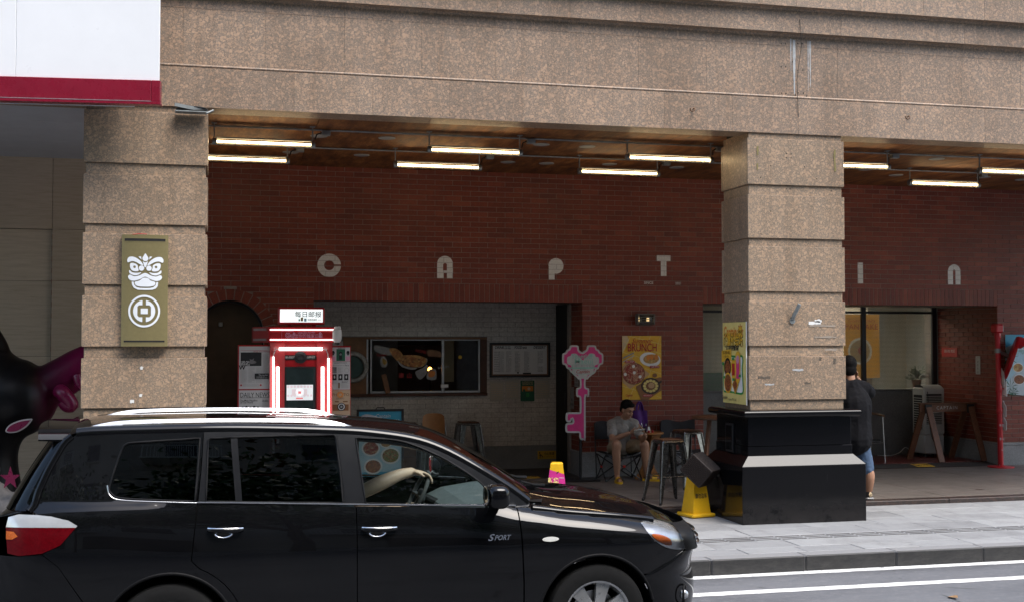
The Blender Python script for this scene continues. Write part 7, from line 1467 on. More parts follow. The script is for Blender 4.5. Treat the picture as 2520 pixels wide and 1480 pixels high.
for x_, y_ in ((7.945, 13.63), (7.585, 13.66)):
    sh = thing('trainer', 'black trainer with a round pale heel patch on the standing person' if x_ > 7.8 else 'black trainer on the standing person, hidden behind the plinth', 'shoe', (x_, y_, FL), 'black trainers'); mb = MB(); limb(mb, [(x_, y_ - .01, .30), (x_, y_ - .005, .255)], [.05, .052]); limb(mb, [(x_, y_ - .01, .25), (x_, y_ + .09, .248), (x_ + .01, y_ + .19, .238)], [.05, .05, .036]); fuse('upper', mb, 'black_plastic', sh, .008, 2); MB().cbox(x_ - .048, x_ + .05, y_ - .065, y_ + .235, FL + .002, FL + .032, .012).build('sole', 'p_grey', sh, 40); MB().ell((x_, y_ - .058, .272), (.024, .006, .032), 12, 8).build('heel_patch', 'p_sand', sh, 60)
    mb = MB(); pr = Print((x_, y_ - .0645, .272), (1, 0, 0), (0, 0, 1)); pr.text('AIR', 0, -.015, .012, 'ink'); pr.line([(-.012, .002), (-.003, -.001), (.014, .012)], .005, 'ink'); pr.build(sh, 'heel_mark')

# ------------------------------------------------------------------ black and magenta cartoon sculpture, grey rock, left bay
t = NT('sculpt_black'); sx = t.node('ShaderNodeSeparateXYZ'); t.link(t.g.outputs['Position'], sx.inputs[0]); f1 = t.ramp(t.math('ADD', t.math('MULTIPLY', sx.outputs[0], 1.0), 2.62), [(.50, 0.), (.95, 1.)]); f2 = t.ramp(sx.outputs[2], [(.88, 0.), (1., 0.)])
t.set(**{'Base Color': t.mix((.004, .004, .005), (.13, .002, .04), f1), 'Roughness': .42, 'Specular IOR Level': .22})
mat('magenta_gloss', (.16, .004, .045), .3, var=.1); SYl = 15.0
def ql(x, y, Y=SYl): p = PY((0 + x / 1.7405) * .61523, (1250 + y / 1.7405) * .61523, Y); return (p.x, Y, p.z)
bs = thing('cartoon_sculpture', 'glossy black cartoon sculpture with magenta tipped horns behind the car', 'sculpture', (-2.9, SYl, FL)); mb = MB()
mb.ell(ql(60, 600), (.55, .5, .47), 24, 16); mb.ell(ql(-120, 560), (.6, .5, .55), 24, 16); limb(mb, [ql(100, 560), ql(300, 520), ql(450, 440), ql(560, 350), ql(640, 270)], [.42, .27, .24, .20, .13], 20); limb(mb, [ql(-10, 520), ql(-25, 380), ql(-20, 250), ql(-45, 120)], [.3, .19, .14, .07], 18); limb(mb, [ql(-60, 780), ql(-80, 1000), ql(-80, 1350)], [.40, .32, .40], 18)
o_ = fuse('body', mb, 'sculpt_black', bs, .03, 6)
MB().tube(spline([ql(415, 540, 14.75), ql(440, 560, 14.70), ql(478, 605, 14.70), ql(495, 640, 14.71), ql(470, 640, 14.72), ql(450, 615, 14.73)], 4), [.085] * 21, 14).build('curl', 'magenta_gloss', bs, 60)
MB().tube([ql(540, 440, 14.8), ql(552, 500, 14.75), ql(560, 540, 14.75)], [.06, .05, .01], 10).build('horn', 'magenta_gloss', bs, 60)
er = [ql(*q, 14.45) for q in [(40, 815), (70, 775), (140, 745), (215, 735), (220, 750), (180, 795), (120, 828), (60, 832)]]; lo = spline([(p[0], p[2]) for p in er], 4, True); MB().prism(lo, (0, 14.45, 0), (1, 0, 0), (0, 0, 1), -.02, .02).build('ear_rim', 'p_lightgrey', bs); MB().prism(inset(lo, .015), (0, 14.43, 0), (1, 0, 0), (0, 0, 1), .0, .012).build('ear', 'magenta_gloss', bs)
mat('rock', (.20, .19, .185), .8, var=.45, scale=7., bump=.8, bscale=14.); rk = thing('faux_rock', 'lumpy grey imitation rock below the black sculpture', 'rock', (-2.9, 14.2, FL)); mb = MB(); r_ = random.Random(8)
for i in range(26): mb.ell((-3.4 + r_.uniform(0, 1.5), 14.15 + r_.uniform(-.15, .25), FL + r_.uniform(.1, .62) * (1 - .2 * abs(i % 3 - 1))), (r_.uniform(.12, .28),) * 3, 10, 8, rot=None)
fuse('stone', mb, 'rock', rk, .03, 1)
lc = ql(72, 1150, 13.86); MB().prism([((.11 if k % 2 == 0 else .045) * math.sin(k * math.pi / 5), (.13 if k % 2 == 0 else .045) * math.cos(k * math.pi / 5)) for k in range(10)], lc, (1, 0, 0), (0, 0, 1), -.01, .01).build('magenta_leaf', 'magenta_gloss', rk)
# fallen leaves on the road and pavement
mat('dry_leaf', (.32, .19, .09), .7, var=.3, scale=40.); lm = MB(); lm.add([(0, -.05, 0), (.025, -.02, .006), (.03, .01, .008), (0, .06, .002), (-.03, .01, .010), (-.025, -.02, .008), (0, 0, .001)], [(0, 1, 6), (1, 2, 6), (2, 3, 6), (3, 4, 6), (4, 5, 6), (5, 0, 6)]); lme = lm.mesh('leaf', 'dry_leaf')
for i, (u, v, z_, lab) in enumerate(((2139, 1391, .012, 'dry tan leaf lying on the white line at the kerb foot'), (2345, 1468, .008, 'dry tan leaf lying on the road beyond the lane line'), (2178, 1389, .012, 'small dry leaf against the kerb stone'))):
    p = PZ(u, v, z_); o_ = bpy.data.objects.new('fallen_leaf', lme); COL.objects.link(o_); o_.location = (p.x, p.y, z_); o_.rotation_euler = (.1, .1, 1.2 + i * 1.9); o_.scale = (1.3, 1.3, 1.3) if i < 2 else (.6, .6, .6); tag(o_, lab, 'leaf', 'fallen leaves')
# ------------------------------------------------------------------ black sport-utility car passing along the road
YC = 8.705
def sstep(a, b, x): t_ = min(1., max(0., (x - a) / (b - a))); return t_ * t_ * (3 - 2 * t_)
zb_f = smooth_fn([(-1.4, 1.16), (-1.12, 1.175), (-.9, 1.185), (-.66, 1.19), (-.15, 1.172), (.405, 1.149), (1.0, 1.122), (1.71, 1.093), (1.95, 1.078), (2.07, 1.072), (2.33, 1.035), (2.62, 1.004), (2.92, .962), (3.06, .925), (3.25, .86), (3.5, .78)])
ht_f = smooth_fn([(-1.4, .74), (-1.15, .80), (-.9, .855), (-.5, .875), (.0, .885), (1.4, .885), (1.75, .872), (1.95, .845), (2.1, .815), (2.5, .80), (2.8, .765), (3.0, .715), (3.2, .64), (3.5, .50)])
hm_f = smooth_fn([(-1.4, .70), (-1.3, .79), (-1.15, .872), (-.95, .928), (-.7, .953), (-.3, .957), (.2, .953), (1.6, .953), (2.2, .958), (2.6, .957), (2.85, .935), (3.05, .888), (3.2, .825), (3.35, .735), (3.5, .60)])
def hw(x, z):
    zt, ht, hm = zb_f(x), ht_f(x), hm_f(x)
    if z > zt: return ht - .33 * (z - zt) - .10 * (z - zt) ** 2
    if z >= .80:
        s = (z - .80) / (zt - .80); fl = max(sstep(1.75, 2.15, x), 1 - sstep(-.75, -.05, x))
        soft = s ** 2.3; hard = 1 - max(0., 1 - min(s, .9995) ** 2.6) ** .62
        return hm - (hm - ht) * (soft * (1 - fl) + hard * fl)
    d = .80 - z
    y = hm - .10 * d * d + .0
    return y - .22 * max(0., .42 - z) ** 1.3
def nrm(x, z, s):
    e = .004; gx = (hw(x + e, z) - hw(x - e, z)) / (2 * e); gz = (hw(x, z + e) - hw(x, z - e)) / (2 * e); n_ = Vector((-gx, -1, -gz)).normalized()
    return (n_.x, n_.y * s, n_.z)
t = NT('car_paint'); n_ = t.noise(900., 2, .5); dustn = t.noise(2.4, 6, .7)
t.set(**{'Base Color': t.mix((.0035, .0036, .0042), (.03, .028, .026), t.math('MULTIPLY', t.ramp(dustn, [(.45, 0.), (.8, 1.)]), .06)), 'Roughness': .5, 'Specular IOR Level': .0, 'Coat Weight': 1., 'Coat IOR': 1.40, 'Coat Roughness': t.math('ADD', .012, t.math('MULTIPLY', t.ramp(dustn, [(.4, 0.), (.8, 1.)]), .05))})
mat('satin_black', (.010, .0105, .012), .22, var=.2, scale=4., rvar=.05, spec=.25); mat('chrome', (.72, .73, .74), .10, 1., var=.05, rvar=.03); mat('rail_silver', (.60, .61, .62), .34, .8, var=.06, rvar=.05); mat('rubber', (.010, .010, .010), .8, var=.3, scale=30., spec=.15); mat('rim_alloy', (.48, .48, .47), .3, .85, var=.1); mat('trim_dark', (.006, .006, .0065), .55, var=.3, spec=.15); mat('seat_grey', (.05, .05, .052), .8, var=.2, scale=20.); mat('seat_light', (.22, .225, .22), .8, var=.15); mat('dash', (.09, .105, .11), .6, var=.15)
glass('front_glass', (.80, .88, .86), 1.5); glass('privacy_glass', (.045, .048, .052), 1.45); glass('screen_glass', (.62, .70, .68), 1.5)
car = thing('black_car', 'black sport utility car with silver roof rails driving along the kerb lane', 'car', (1.1, YC, 0))
def panel(name, loops, m, parent, s=1, off=0., h=.034):
    V, T = fill2d(loops, h); mb = MB(); mb.nrm = []
    for x, z in V:
        n3 = nrm(x, z, s); y = hw(x, z) + off; mb.v.append((x, YC - s * y, z)); mb.nrm.append(n3)
    mb.f = [f if s == 1 else f[::-1] for f in T]; mb.m = [0] * len(T); return mb.build(name, m, parent, 180)
def rib(name, pts, r, m, parent, s=1, off=.0, n=8, closed=False, sx=1.):
    return MB().tube([(x, YC - s * (hw(x, z) + off), z) for x, z in pts], r, n, closed, sx=sx).build(name, m, parent, 60)
g = .0025
def arch(cx, r, a0, a1, n=22, cz=.345): return [(cx + r * math.cos(math.radians(a0 + (a1 - a0) * i / n)), cz + r * math.sin(math.radians(a0 + (a1 - a0) * i / n))) for i in range(n + 1)]
FW, RW = 2.49, -.304
def belt(x0, x1, n=14, dz=0.): return [(x0 + (x1 - x0) * i / n, zb_f(x0 + (x1 - x0) * i / n) + dz) for i in range(n + 1)]
roofline = smooth_fn([(-1.0, 1.585), (-.93, 1.606), (-.816, 1.628), (-.359, 1.636), (.149, 1.634), (.755, 1.609), (.998, 1.588), (1.244, 1.549), (1.41, 1.497), (1.578, 1.414), (1.791, 1.284), (1.919, 1.201), (2.02, 1.125), (2.06, 1.095)])
def roof(x0, x1, n=16): return [(x0 + (x1 - x0) * i / n, roofline(x0 + (x1 - x0) * i / n)) for i in range(n + 1)]
door_front = [(1.948, zb_f(1.948)), (1.958, .9), (1.972, .6), (1.975, .31)]
W_front = spline([(.925, 1.143), (1.3, 1.122), (1.70, 1.104)], 4) + spline([(1.725, 1.118), (1.733, 1.214), (1.642, 1.298), (1.483, 1.400), (1.317, 1.483), (1.16, 1.535), (1.0, 1.552), (.875, 1.556)], 4)
W_rear = spline([(-.085, 1.186), (.4, 1.165), (.775, 1.150)], 4) + spline([(.778, 1.165), (.765, 1.35), (.742, 1.57)], 3) + spline([(.73, 1.578), (.3, 1.580), (-.06, 1.572)], 4) + [(-.075, 1.56)]
W_quart = spline([(-.150, 1.190), (-.4, 1.205), (-.60, 1.222), (-.655, 1.250), (-.668, 1.30), (-.61, 1.50), (-.58, 1.545), (-.52, 1.556), (-.3, 1.566), (-.125, 1.575)], 4)
for s in (1, -1):
    # lower body panels
    fe = belt(1.953, 3.06, 20) + [(2.985, .952 - .02)] if False else [(1.953, zb_f(1.953))] + belt(1.99, 2.93, 18) + [(2.825, .955), (2.86, .885), (2.905, .826), (3.0, .768), (3.14, .742), (2.86, .612)] + arch(FW, .412, 40, 172) + [(1.981, .31), (1.978, .6), (1.963, .9)]
    panel('front_fender', [fe], 'car_paint', car, s)
    fd = belt(.866, 1.944, 16) + [(1.954, .9), (1.968, .6), (1.971, .31), (.872, .29), (.868, .7)]
    dF = panel('front_door', [fd], 'car_paint', car, s)
    rdp = belt(-.133, .860, 16) + [(.862, .7), (.866, .29), (.155, .28)] + arch(RW, .475, 0, 66, 12) + [(-.165, .83)]
    dR = panel('rear_door', [rdp], 'car_paint', car, s)
    q = [(-.139, zb_f(-.139)), (-.171, .83)] + arch(RW, .470, 67, 4, 8) + [(.14, .28), (.10, .28)] + arch(RW, .412, 0, 168, 26) + [(-.80, .60), (-.95, .82), (-1.05, .90), (-.945, .952), (-.842, 1.068), (-.90, 1.103), (-1.0, 1.127), (-1.085, 1.135), (-1.122, 1.154), (-1.075, 1.28), (-1.031, 1.389), (-.985, 1.48), (-.938, 1.563), (-.88, 1.612)] + roof(-.85, -.105, 14) + [(-.118, 1.4)]
    panel('quarter_panel', [q, W_quart], 'car_paint', car, s)
    # black door frames and pillars around the side glass
    uf = belt(-.131, 2.035, 26, .003) + roof(2.05, -.100, 50) + [(-.112, 1.4)]
    panel('window_frame', [uf, W_front, W_rear], 'satin_black', car, s, .001)
    gf = panel('front_window', [W_front], 'front_glass', car, s, -.006, .06); gr = panel('rear_window', [W_rear], 'privacy_glass', car, s, -.006, .06); gq = panel('quarter_window', [W_quart], 'privacy_glass', car, s, -.006, .06)
    panel('window_divider', [[(.098, 1.182), (.140, 1.180), (.108, 1.578), (.066, 1.578)]], 'satin_black', car, s, .002)
    for nm, lp in (('window_seal', W_front), ('window_seal', W_rear), ('window_seal', W_quart)): rib(nm, resample(lp, .05), .007, 'trim_dark', car, s, .0, 6, True)
    panel('pillar_cover', [[(.795, 1.140), (.905, 1.135), (.862, 1.562), (.755, 1.574)]], 'satin_black', car, s, .0035)
    rib('belt_moulding', belt(-.14, 1.94, 24, .012), .009, 'chrome', car, s, .003, 8, sx=.6)
    rib('quarter_moulding', [(-.14, 1.180)] + spline([(-.4, 1.195), (-.60, 1.211), (-.664, 1.240), (-.682, 1.30)], 5), .0045, 'chrome', car, s, .002)
    rib('roof_edge', [(x, z - .020) for x, z in roof(-.88, 2.03, 60)], .050, 'car_paint', car, s, -.047, 18); rib('bonnet_edge', [(x, zb_f(x) - .012) for x in np.linspace(2.06, 2.94, 24)], .030, 'car_paint', car, s, -.030, 14)
    rib('arch_lip', arch(FW, .412, 12, 172, 26), .012, 'trim_dark', car, s, -.008); rib('arch_lip', arch(RW, .412, 4, 176, 26), .012, 'trim_dark', car, s, -.008)
    rib('sill', [(x, .29) for x in np.linspace(.16, 1.97, 12)], .05, 'trim_dark', car, s, -.045)
    panel('inner_shell', [[(x, zb_f(x) - .012) for x in np.linspace(-.75, 1.99, 20)] + [(2.02, .34), (.2, .33), (.14, .62), (-.05, .79), (-.75, .80)]], 'trim_dark', car, s, -.045, .08)
    # handles
    for x0, x1, zc, par in ((-.07, .145, 1.005, dR), (.895, 1.12, .975, dF)):
        panel('handle_cup', [[((x0 + x1) / 2 - .01 + .062 * math.cos(a_), zc - .008 + .036 * math.sin(a_)) for a_ in np.linspace(0, 2 * math.pi, 18)[:-1]]], 'trim_dark', par, s, .0015); n = 12
        MB().tube([(x0 + (x1 - x0) * i / n, YC - s * (hw(x0 + (x1 - x0) * i / n, zc) + .006 + .030 * math.sin(math.pi * i / n) ** .6), zc + .010 - .006 * (i / n)) for i in range(n + 1)], [.011] + [.017] * (n - 1) + [.011], 8, sx=.75).build('handle', 'car_paint', par, 60)
        MB().tube([(x0 + (x1 - x0) * i / n, YC - s * (hw(x0 + (x1 - x0) * i / n, zc) + .014 + .030 * math.sin(math.pi * i / n) ** .6), zc + .023 - .006 * (i / n)) for i in range(n + 1)], .005, 6).build('handle_trim', 'chrome', par, 60)
        xc_ = (x0 + x1) / 2 - .012; MB().tube([(xc_ + .055 * math.cos(a_), YC - s * (hw(xc_, zc) + .003), zc - .008 + .032 * math.sin(a_)) for a_ in [math.radians(q_) for q_ in range(195, 346, 15)]], .007, 6).build('cup_trim', 'chrome', par, 60)
    # side lamp and lettering
    lx = [(2.155 + .058 * math.cos(a_), .876 + .016 * math.sin(a_)) for a_ in np.linspace(0, 2 * math.pi, 20)[:-1]]; panel('side_lamp', [lx], 'clear_lens' if 'clear_lens' in MAT else (mat('clear_lens', (.62, .62, .58), .1, var=.1)), car, s, .006, .03)
    if s == 1:
        pr = Print((0, YC - hw(1.8, .897) - .0, 0), (1, 0, 0), (0, 0, 1), base=.004); pr.text('S', 1.742, .899, .062, 'chrome', bold=.02, shear=.35, sx=1.2); pr.text('PORT', 1.822, .897, .046, 'chrome', bold=.02, shear=.35, fit=.115); pr.build(dF, 'badge')
    # lamps
    hl = spline([(2.832, .950), (2.868, .885), (2.912, .832), (3.0, .775), (3.12, .748), (3.22, .762), (3.245, .80), (3.20, .862), (3.09, .915), (2.97, .950)], 3, True)
    hlp = panel('headlight', [hl], 'lamp_inner' if 'lamp_inner' in MAT else mat('lamp_inner', (.45, .46, .47), .15, .7, var=.25, scale=16.), car, s, -.02, .03)
    panel('amber_lens', [spline([(2.895, .872), (2.925, .835), (3.0, .792), (3.05, .79), (3.03, .835), (2.96, .865)], 3, True)], mat('amber', (.55, .11, .01), .25, var=.2, scale=30.), hlp, s, -.012, .03)
    glass('lens', (.92, .93, .94), 1.5); panel('lens', [hl], 'lens', hlp, s, .003, .03)
    tlp = [(-1.335, 1.125), (-1.2, 1.136), (-1.088, 1.133), (-1.0, 1.124), (-.90, 1.100), (-.846, 1.068), (-.943, .954), (-1.05, .905), (-1.19, .888), (-1.335, .89)]
    up_l = [(-1.262, 1.118), (-1.2, 1.136), (-1.088, 1.133), (-1.0, 1.124), (-.90, 1.100), (-.846, 1.068), (-.855, 1.058), (-1.0, 1.06), (-1.275, 1.058)]; lo_l = [(-1.275, 1.056), (-1.0, 1.058), (-.857, 1.056), (-.943, .954), (-1.05, .905), (-1.19, .888), (-1.262, .90)]
    t1 = panel('tail_light', [lo_l], mat('tail_red', (.095, .0015, .004), .10, var=.3, scale=60., spec=.2), car, s, .004); panel('clear_lens', [up_l], mat('tail_clear', (.62, .64, .66), .12, .4, var=.1, coat=1.), t1, s, .004)
    panel('amber_lens', [[(-1.272, 1.035), (-1.225, 1.032), (-1.20, 1.005), (-1.235, .985), (-1.272, .985)]], 'amber', t1, s, .006)
    # rear bumper side
    rb = [(-.804, .595), (-.712, .40), (-.705, .27), (-1.0, .25), (-1.34, .27), (-1.35, .6), (-1.335, .885), (-1.19, .883), (-1.055, .898), (-.954, .82)]
    panel('rear_bumper', [rb], 'car_paint', car, s)
    # wing mirror
    my = YC - s * 1.055; mr = thing_part(car); mb = MB(); Rm = Matrix.Rotation(-.08, 3, 'Y')
    mb.ell((1.765, my, 1.185), (.082, .115, .088), 20, 14, rot=Rm); pw = lambda a_: math.copysign(abs(a_) ** .62, a_); mb.v = [(1.765 + .078 * pw((v_[0] - 1.765) / .085), my + .105 * pw((v_[1] - my) / .116), 1.185 + .080 * pw((v_[2] - 1.185) / .09)) for v_ in mb.v]; o_ = mb.build('wing_mirror', 'car_paint', car, 60)
    for v_ in o_.data.vertices:
        if v_.co.x < 1.70: v_.co.x = 1.70 + (v_.co.x - 1.70) * .15
    MB().bar((1.80, YC - s * .87, 1.115), (1.775, my + s * .02, 1.135), .07, .035).build('mirror_stalk', 'trim_dark', o_); MB().ell((1.690, my, 1.185), (.006, .10, .072), 16, 10).build('mirror_glass', 'chrome', o_, 60)
    # wheels
    for wx in (FW, RW):
        yw = YC - s * .835; wh = MB().lathe([(.235, -.105), (.30, -.115), (.335, -.10), (.345, -.07), (.345, .07), (.335, .10), (.30, .115), (.235, .105)], (wx, yw, .345), 48, 'y', caps=False).build('wheel', 'rubber', car, 40); sg_ = -s
        MB().lathe([(.236, -.10), (.222, -.095), (.205, -.06), (.205, .1), (.236, .10)], (wx, yw, .345), 40, 'y', caps=False).build('rim', 'rim_alloy', wh, 40); MB().lathe([(.0, 0), (.16, 0)], (wx, yw + sg_ * .02, .345), 28, 'y', caps=False).build('brake_disc', 'steel', wh)
        MB().lathe([(.0, -.012), (.03, -.012), (.042, .0), (.05, .02)] if sg_ < 0 else [(.05, -.02), (.042, 0), (.03, .012), (.0, .012)], (wx, yw + sg_ * .085, .345), 18, 'y').build('hub_cap', 'rim_alloy', wh, 40)
        for k in range(7):
            a_ = 2 * math.pi * k / 7 + .45; d = Vector((math.cos(a_), 0, math.sin(a_))); e_ = Vector((-math.sin(a_), 0, math.cos(a_))); c_ = Vector((wx, yw, .345)); mb = MB(); q_ = []
            for r_, wd_, dp in ((.035, .030, .088), (.13, .036, .085), (.225, .052, .075)):
                for f_ in (-1, 1): q_.append(c_ + d * r_ + e_ * wd_ * f_ + Vector((0, sg_ * (dp - (.0 if f_ else 0)), 0)))
            b_ = [p_ - Vector((0, sg_ * .035, 0)) for p_ in q_]; mb.add(q_ + b_, [(0, 2, 3, 1), (2, 4, 5, 3), (6, 7, 9, 8), (8, 9, 11, 10), (0, 6, 8, 2), (2, 8, 10, 4), (1, 3, 9, 7), (3, 5, 11, 9)]); mb.build('spoke', 'rim_alloy', wh)
        MB().lathe([(.40, -.16), (.40, .16)], (wx, YC - s * .74, .345), 32, 'y', caps=False).build('wheel_well', 'trim_dark', car)
# top surfaces
def across(xe, ze, ye, crown, k=2.4, dx=0.):
    return lambda j: (xe + dx * (1 - abs(2 * j - 1) ** 2), YC - ye * (2 * j - 1) * -1, ze + crown * (1 - abs(2 * j - 1) ** k))
def hood_pt(i, j):
    x = 2.04 + (3.20 - 2.04) * i; ze = zb_f(x); ye = ht_f(x); y = 2 * j - 1; ext = .13 * i ** 3 * (1 - y * y); crown = .085 - .01 * i
    return (x + ext + (.10 * (1 - i) ** 4) * (1 - y * y), YC + ye * y, ze + crown * (1 - abs(y) ** 2.6) + .007 * math.exp(-((abs(y) - .62) / .13) ** 2) - .10 * i ** 6 * (1 - y * y))
MB().grid(hood_pt, 40, 44, flip=True).build('bonnet', 'car_paint', car, 180)
def ws_pt(i, j):
    x = 1.244 + (2.05 - 1.244) * i; y = 2 * j - 1; ze = roofline(x); ye = hw(x, ze) - .004; return (x + .15 * (1 - y * y), YC + ye * y, ze + .012 + .03 * (1 - y * y) * (1 - .6 * i))
MB().grid(ws_pt, 24, 28, flip=True).build('windscreen', 'screen_glass', car, 180)
MB().grid(lambda i, j: (2.02 + .13 * i + .13 * (1 - (2 * j - 1) ** 2), YC + .745 * (2 * j - 1), 1.106 - .01 * i + .022 * (1 - (2 * j - 1) ** 2)), 4, 20, flip=True).build('cowl', 'trim_dark', car, 60)
def roof_pt(i, j):
    x = -.93 + (1.25 + .93) * i; y = 2 * j - 1; ze = roofline(x); ye = hw(x, ze) - .002; return (x + .15 * (1 - y * y) * sstep(.72, 1., i), YC + ye * y, ze + .048 * (1 - abs(y) ** 2.6))
MB().grid(roof_pt, 40, 40, flip=True).build('roof', 'car_paint', car, 180)
for yy in (-.25, .28): MB().tube([(2.30, YC + yy, 1.150), (2.20, YC + yy - .1, 1.165), (2.02, YC + yy - .42, 1.235)], [.012, .010, .006], 6).build('wiper', 'trim_dark', car, 60)
# nose and tail, swept round from the sides
nose = smooth_fn([(.24, 3.38), (.30, 3.425), (.435, 3.44), (.56, 3.428), (.66, 3.405), (.75, 3.385), (.84, 3.36), (.90, 3.33)])
def xs_front(z):
    if z < .612: return FW + math.sqrt(max(0, .412 ** 2 - (z - .345) ** 2)) if z > .345 else 2.90
    return 2.862 + (z - .612) / (.742 - .612) * (3.14 - 2.862)
def sweep(z, xs, xc, p, q, i):
    h_ = hw(xs, z); a_ = math.pi * (i - .5); return (xs + (xc - xs) * max(0, math.cos(a_)) ** q, YC + h_ * math.copysign(abs(math.sin(a_)) ** p, math.sin(a_)), z)
MB().grid(lambda i, j: sweep(.25 + .49 * j, xs_front(.25 + .49 * j), nose(.25 + .49 * j), .9, 1.0, i), 64, 20).build('front_bumper', 'car_paint', car, 180)
MB().grid(lambda i, j: sweep(.742 + .17 * j, 3.16 - .05 * j, nose(.742 + .17 * j) - .012, .6, .9, i), 48, 10).build('grille', 'trim_dark', car, 180)
for zz in (.78, .82, .86): MB().tube([sweep(zz, 3.17, nose(zz) + .004, .6, .9, .14 + .72 * k / 24) for k in range(25)], .009, 6).build('grille_bar', 'chrome', car, 60)
for s in (1, -1):       # fog lamp in the bumper corner
    i0 = .5 - s * .34; p_ = Vector(sweep(.43, xs_front(.43), nose(.43), .9, 1.0, i0)); MB().ell(p_ + Vector((.004, -s * .004, 0)), (.035, .025, .034), 16, 10).build('fog_lamp', 'lamp_inner', car, 60)
    MB().tube([p_ + Vector((.004 - .03 * math.cos(a_) * .6, -s * .012, 0)) + Vector((.045 * math.cos(a_), s * .05 * math.cos(a_), .07 * math.sin(a_))) for a_ in np.linspace(0, 2 * math.pi, 20)[:-1]], .008, 6, True).build('fog_lamp_ring', 'trim_dark', car, 60)
tailc = smooth_fn([(.25, -1.33), (.45, -1.395), (.68, -1.40), (.74, -1.36), (1.0, -1.35), (1.15, -1.33), (1.3, -1.25), (1.45, -1.16), (1.60, -1.06)])
taild = smooth_fn([(.25, -1.31), (.6, -1.335), (.885, -1.33), (1.134, -1.33), (1.15, -1.13), (1.28, -1.075), (1.389, -1.031), (1.48, -.985), (1.563, -.938), (1.62, -.87)])
taild2 = lambda z: -1.325 if z < 1.135 else taild(z)
MB().grid(lambda i, j: sweep(.25 + .46 * j, taild2(.25 + .46 * j), tailc(.25 + .46 * j), .5, .8, i), 40, 12, flip=True).build('rear_bumper_centre', 'car_paint', car, 180)
MB().grid(lambda i, j: sweep(.712 + .44 * j, taild2(.712 + .44 * j), tailc(.712 + .44 * j), .5, .8, i), 40, 12, flip=True).build('tailgate', 'car_paint', car, 180)
MB().grid(lambda i, j: sweep(1.156 + .42 * j, taild(1.156 + .42 * j), tailc(1.156 + .42 * j), .5, .8, i), 44, 16, flip=True).build('rear_screen', 'privacy_glass', car, 180)
for s in (1, -1): MB().tube([(taild(z) - .012, YC - s * (hw(taild(z), z) - .004), z) for z in np.linspace(1.15, 1.60, 16)], .024, 12).build('pillar_edge', 'car_paint', car, 60)
# roof spoiler
def sp_pt(i, j, up): y = 2 * i - 1; x = -.86 - .30 * j + .05 * y * y; return (x, YC + .70 * y, 1.628 + .022 * (1 - y * y) + .004 * j - .05 * abs(y) ** 6 - (0 if up else .008 + .012 * (1 - j)))
mb = MB(); mb.grid(lambda i, j: sp_pt(i, j, True), 28, 8, flip=True); mb.grid(lambda i, j: sp_pt(i, j, False), 28, 8); mb.grid(lambda i, j: sp_pt(i, 1., True) if j == 0 else sp_pt(i, 1., False), 28, 1, flip=True); mb.grid(lambda i, j: sp_pt(0., i, j == 1), 8, 1); mb.grid(lambda i, j: sp_pt(1., i, j == 0), 8, 1); mb.build('spoiler', 'car_paint', car, 50)
# roof rails
for s in (1, -1):
    pth = [(-.86, 1.640), (-.80, 1.658), (-.72, 1.676), (-.60, 1.690), (-.3, 1.696), (.1, 1.695), (.55, 1.684), (.68, 1.675), (.78, 1.655), (.90, 1.618)]; d_ = spline(pth, 5); rad = []
    mb = MB(); vs = []
    for x, z in d_:
        hh = .024 if -.60 < x < .58 else .024 + .045 * min(1, max((-.60 - x) / .2, (x - .58) / .25)); zb_ = max(roofline(max(-.93, x)) + .012, z - hh) if not -.60 < x < .58 else z - .024; y0 = YC - s * (hw(x, 1.62) - .085 + .02)
        hz = z - zb_; vs += [(x, y0 - .021, zb_ + hz * .38), (x, y0 - .006, z), (x, y0 + .006, z), (x, y0 + .021, zb_ + hz * .38), (x, y0 + .024, zb_), (x, y0 - .024, zb_)]
    k = len(d_); mb.add(vs, [(6 * i + j, 6 * i + (j + 1) % 6, 6 * i + 6 + (j + 1) % 6, 6 * i + 6 + j) for i in range(k - 1) for j in range(6)] + [(0, 1, 2, 3, 4, 5), tuple(6 * (k - 1) + j for j in range(6))[::-1]]); mb.build('roof_rail', 'rail_silver', car, 40)
# floor pan and cabin
MB().box(-1.2, 3.2, YC - .72, YC + .72, .20, .30).build('underbody', 'trim_dark', car); MB().box(-1.15, 2.0, YC - .70, YC + .70, .40, .46).build('cabin_floor', 'trim_dark', car)
MB().box(-1.0, -.2, YC - .68, YC + .68, .47, 1.02).build('boot_cover', 'trim_dark', car)
def car_seat(x, y, m, hr=True):
    mb = MB(); mb.cbox(x - .05, x + .45, y - .24, y + .24, .56, .74, .05); o_ = mb.build('seat', m, car, 60)
    MB().cbox(-.07, .07, y - .24, y + .24, 0, .62, .05).xf(Matrix.Translation((x - .02, 0, .70)) @ Matrix.Rotation(-.28, 4, 'Y')).build('backrest', m, o_, 60)
    if hr: MB().cbox(-.045, .045, y - .14, y + .14, .66, .84, .04).xf(Matrix.Translation((x - .02, 0, .70)) @ Matrix.Rotation(-.22, 4, 'Y')).build('headrest', m, o_, 60)
car_seat(.72, YC - .38, 'seat_grey'); car_seat(.72, YC + .38, 'seat_grey'); car_seat(-.20, YC - .38, 'seat_grey'); car_seat(-.20, YC + .38, 'seat_grey')
MB().prism([(1.62, .62), (1.55, .86), (1.60, .98), (1.72, 1.035), (2.10, 1.09), (2.12, .62)], (0, YC, 0), (1, 0, 0), (0, 0, 1), -.76, .76).build('dashboard', 'dash', car)
MB().cbox(1.05, 1.6, YC - .10, YC + .10, .46, .78, .04).build('console', 'seat_grey', car, 60)
MB().cbox(1.02, 1.10, YC - .62, YC - .2, .78, 1.0, .02).build('seat_bolster', 'seat_light', car, 60) if False else None
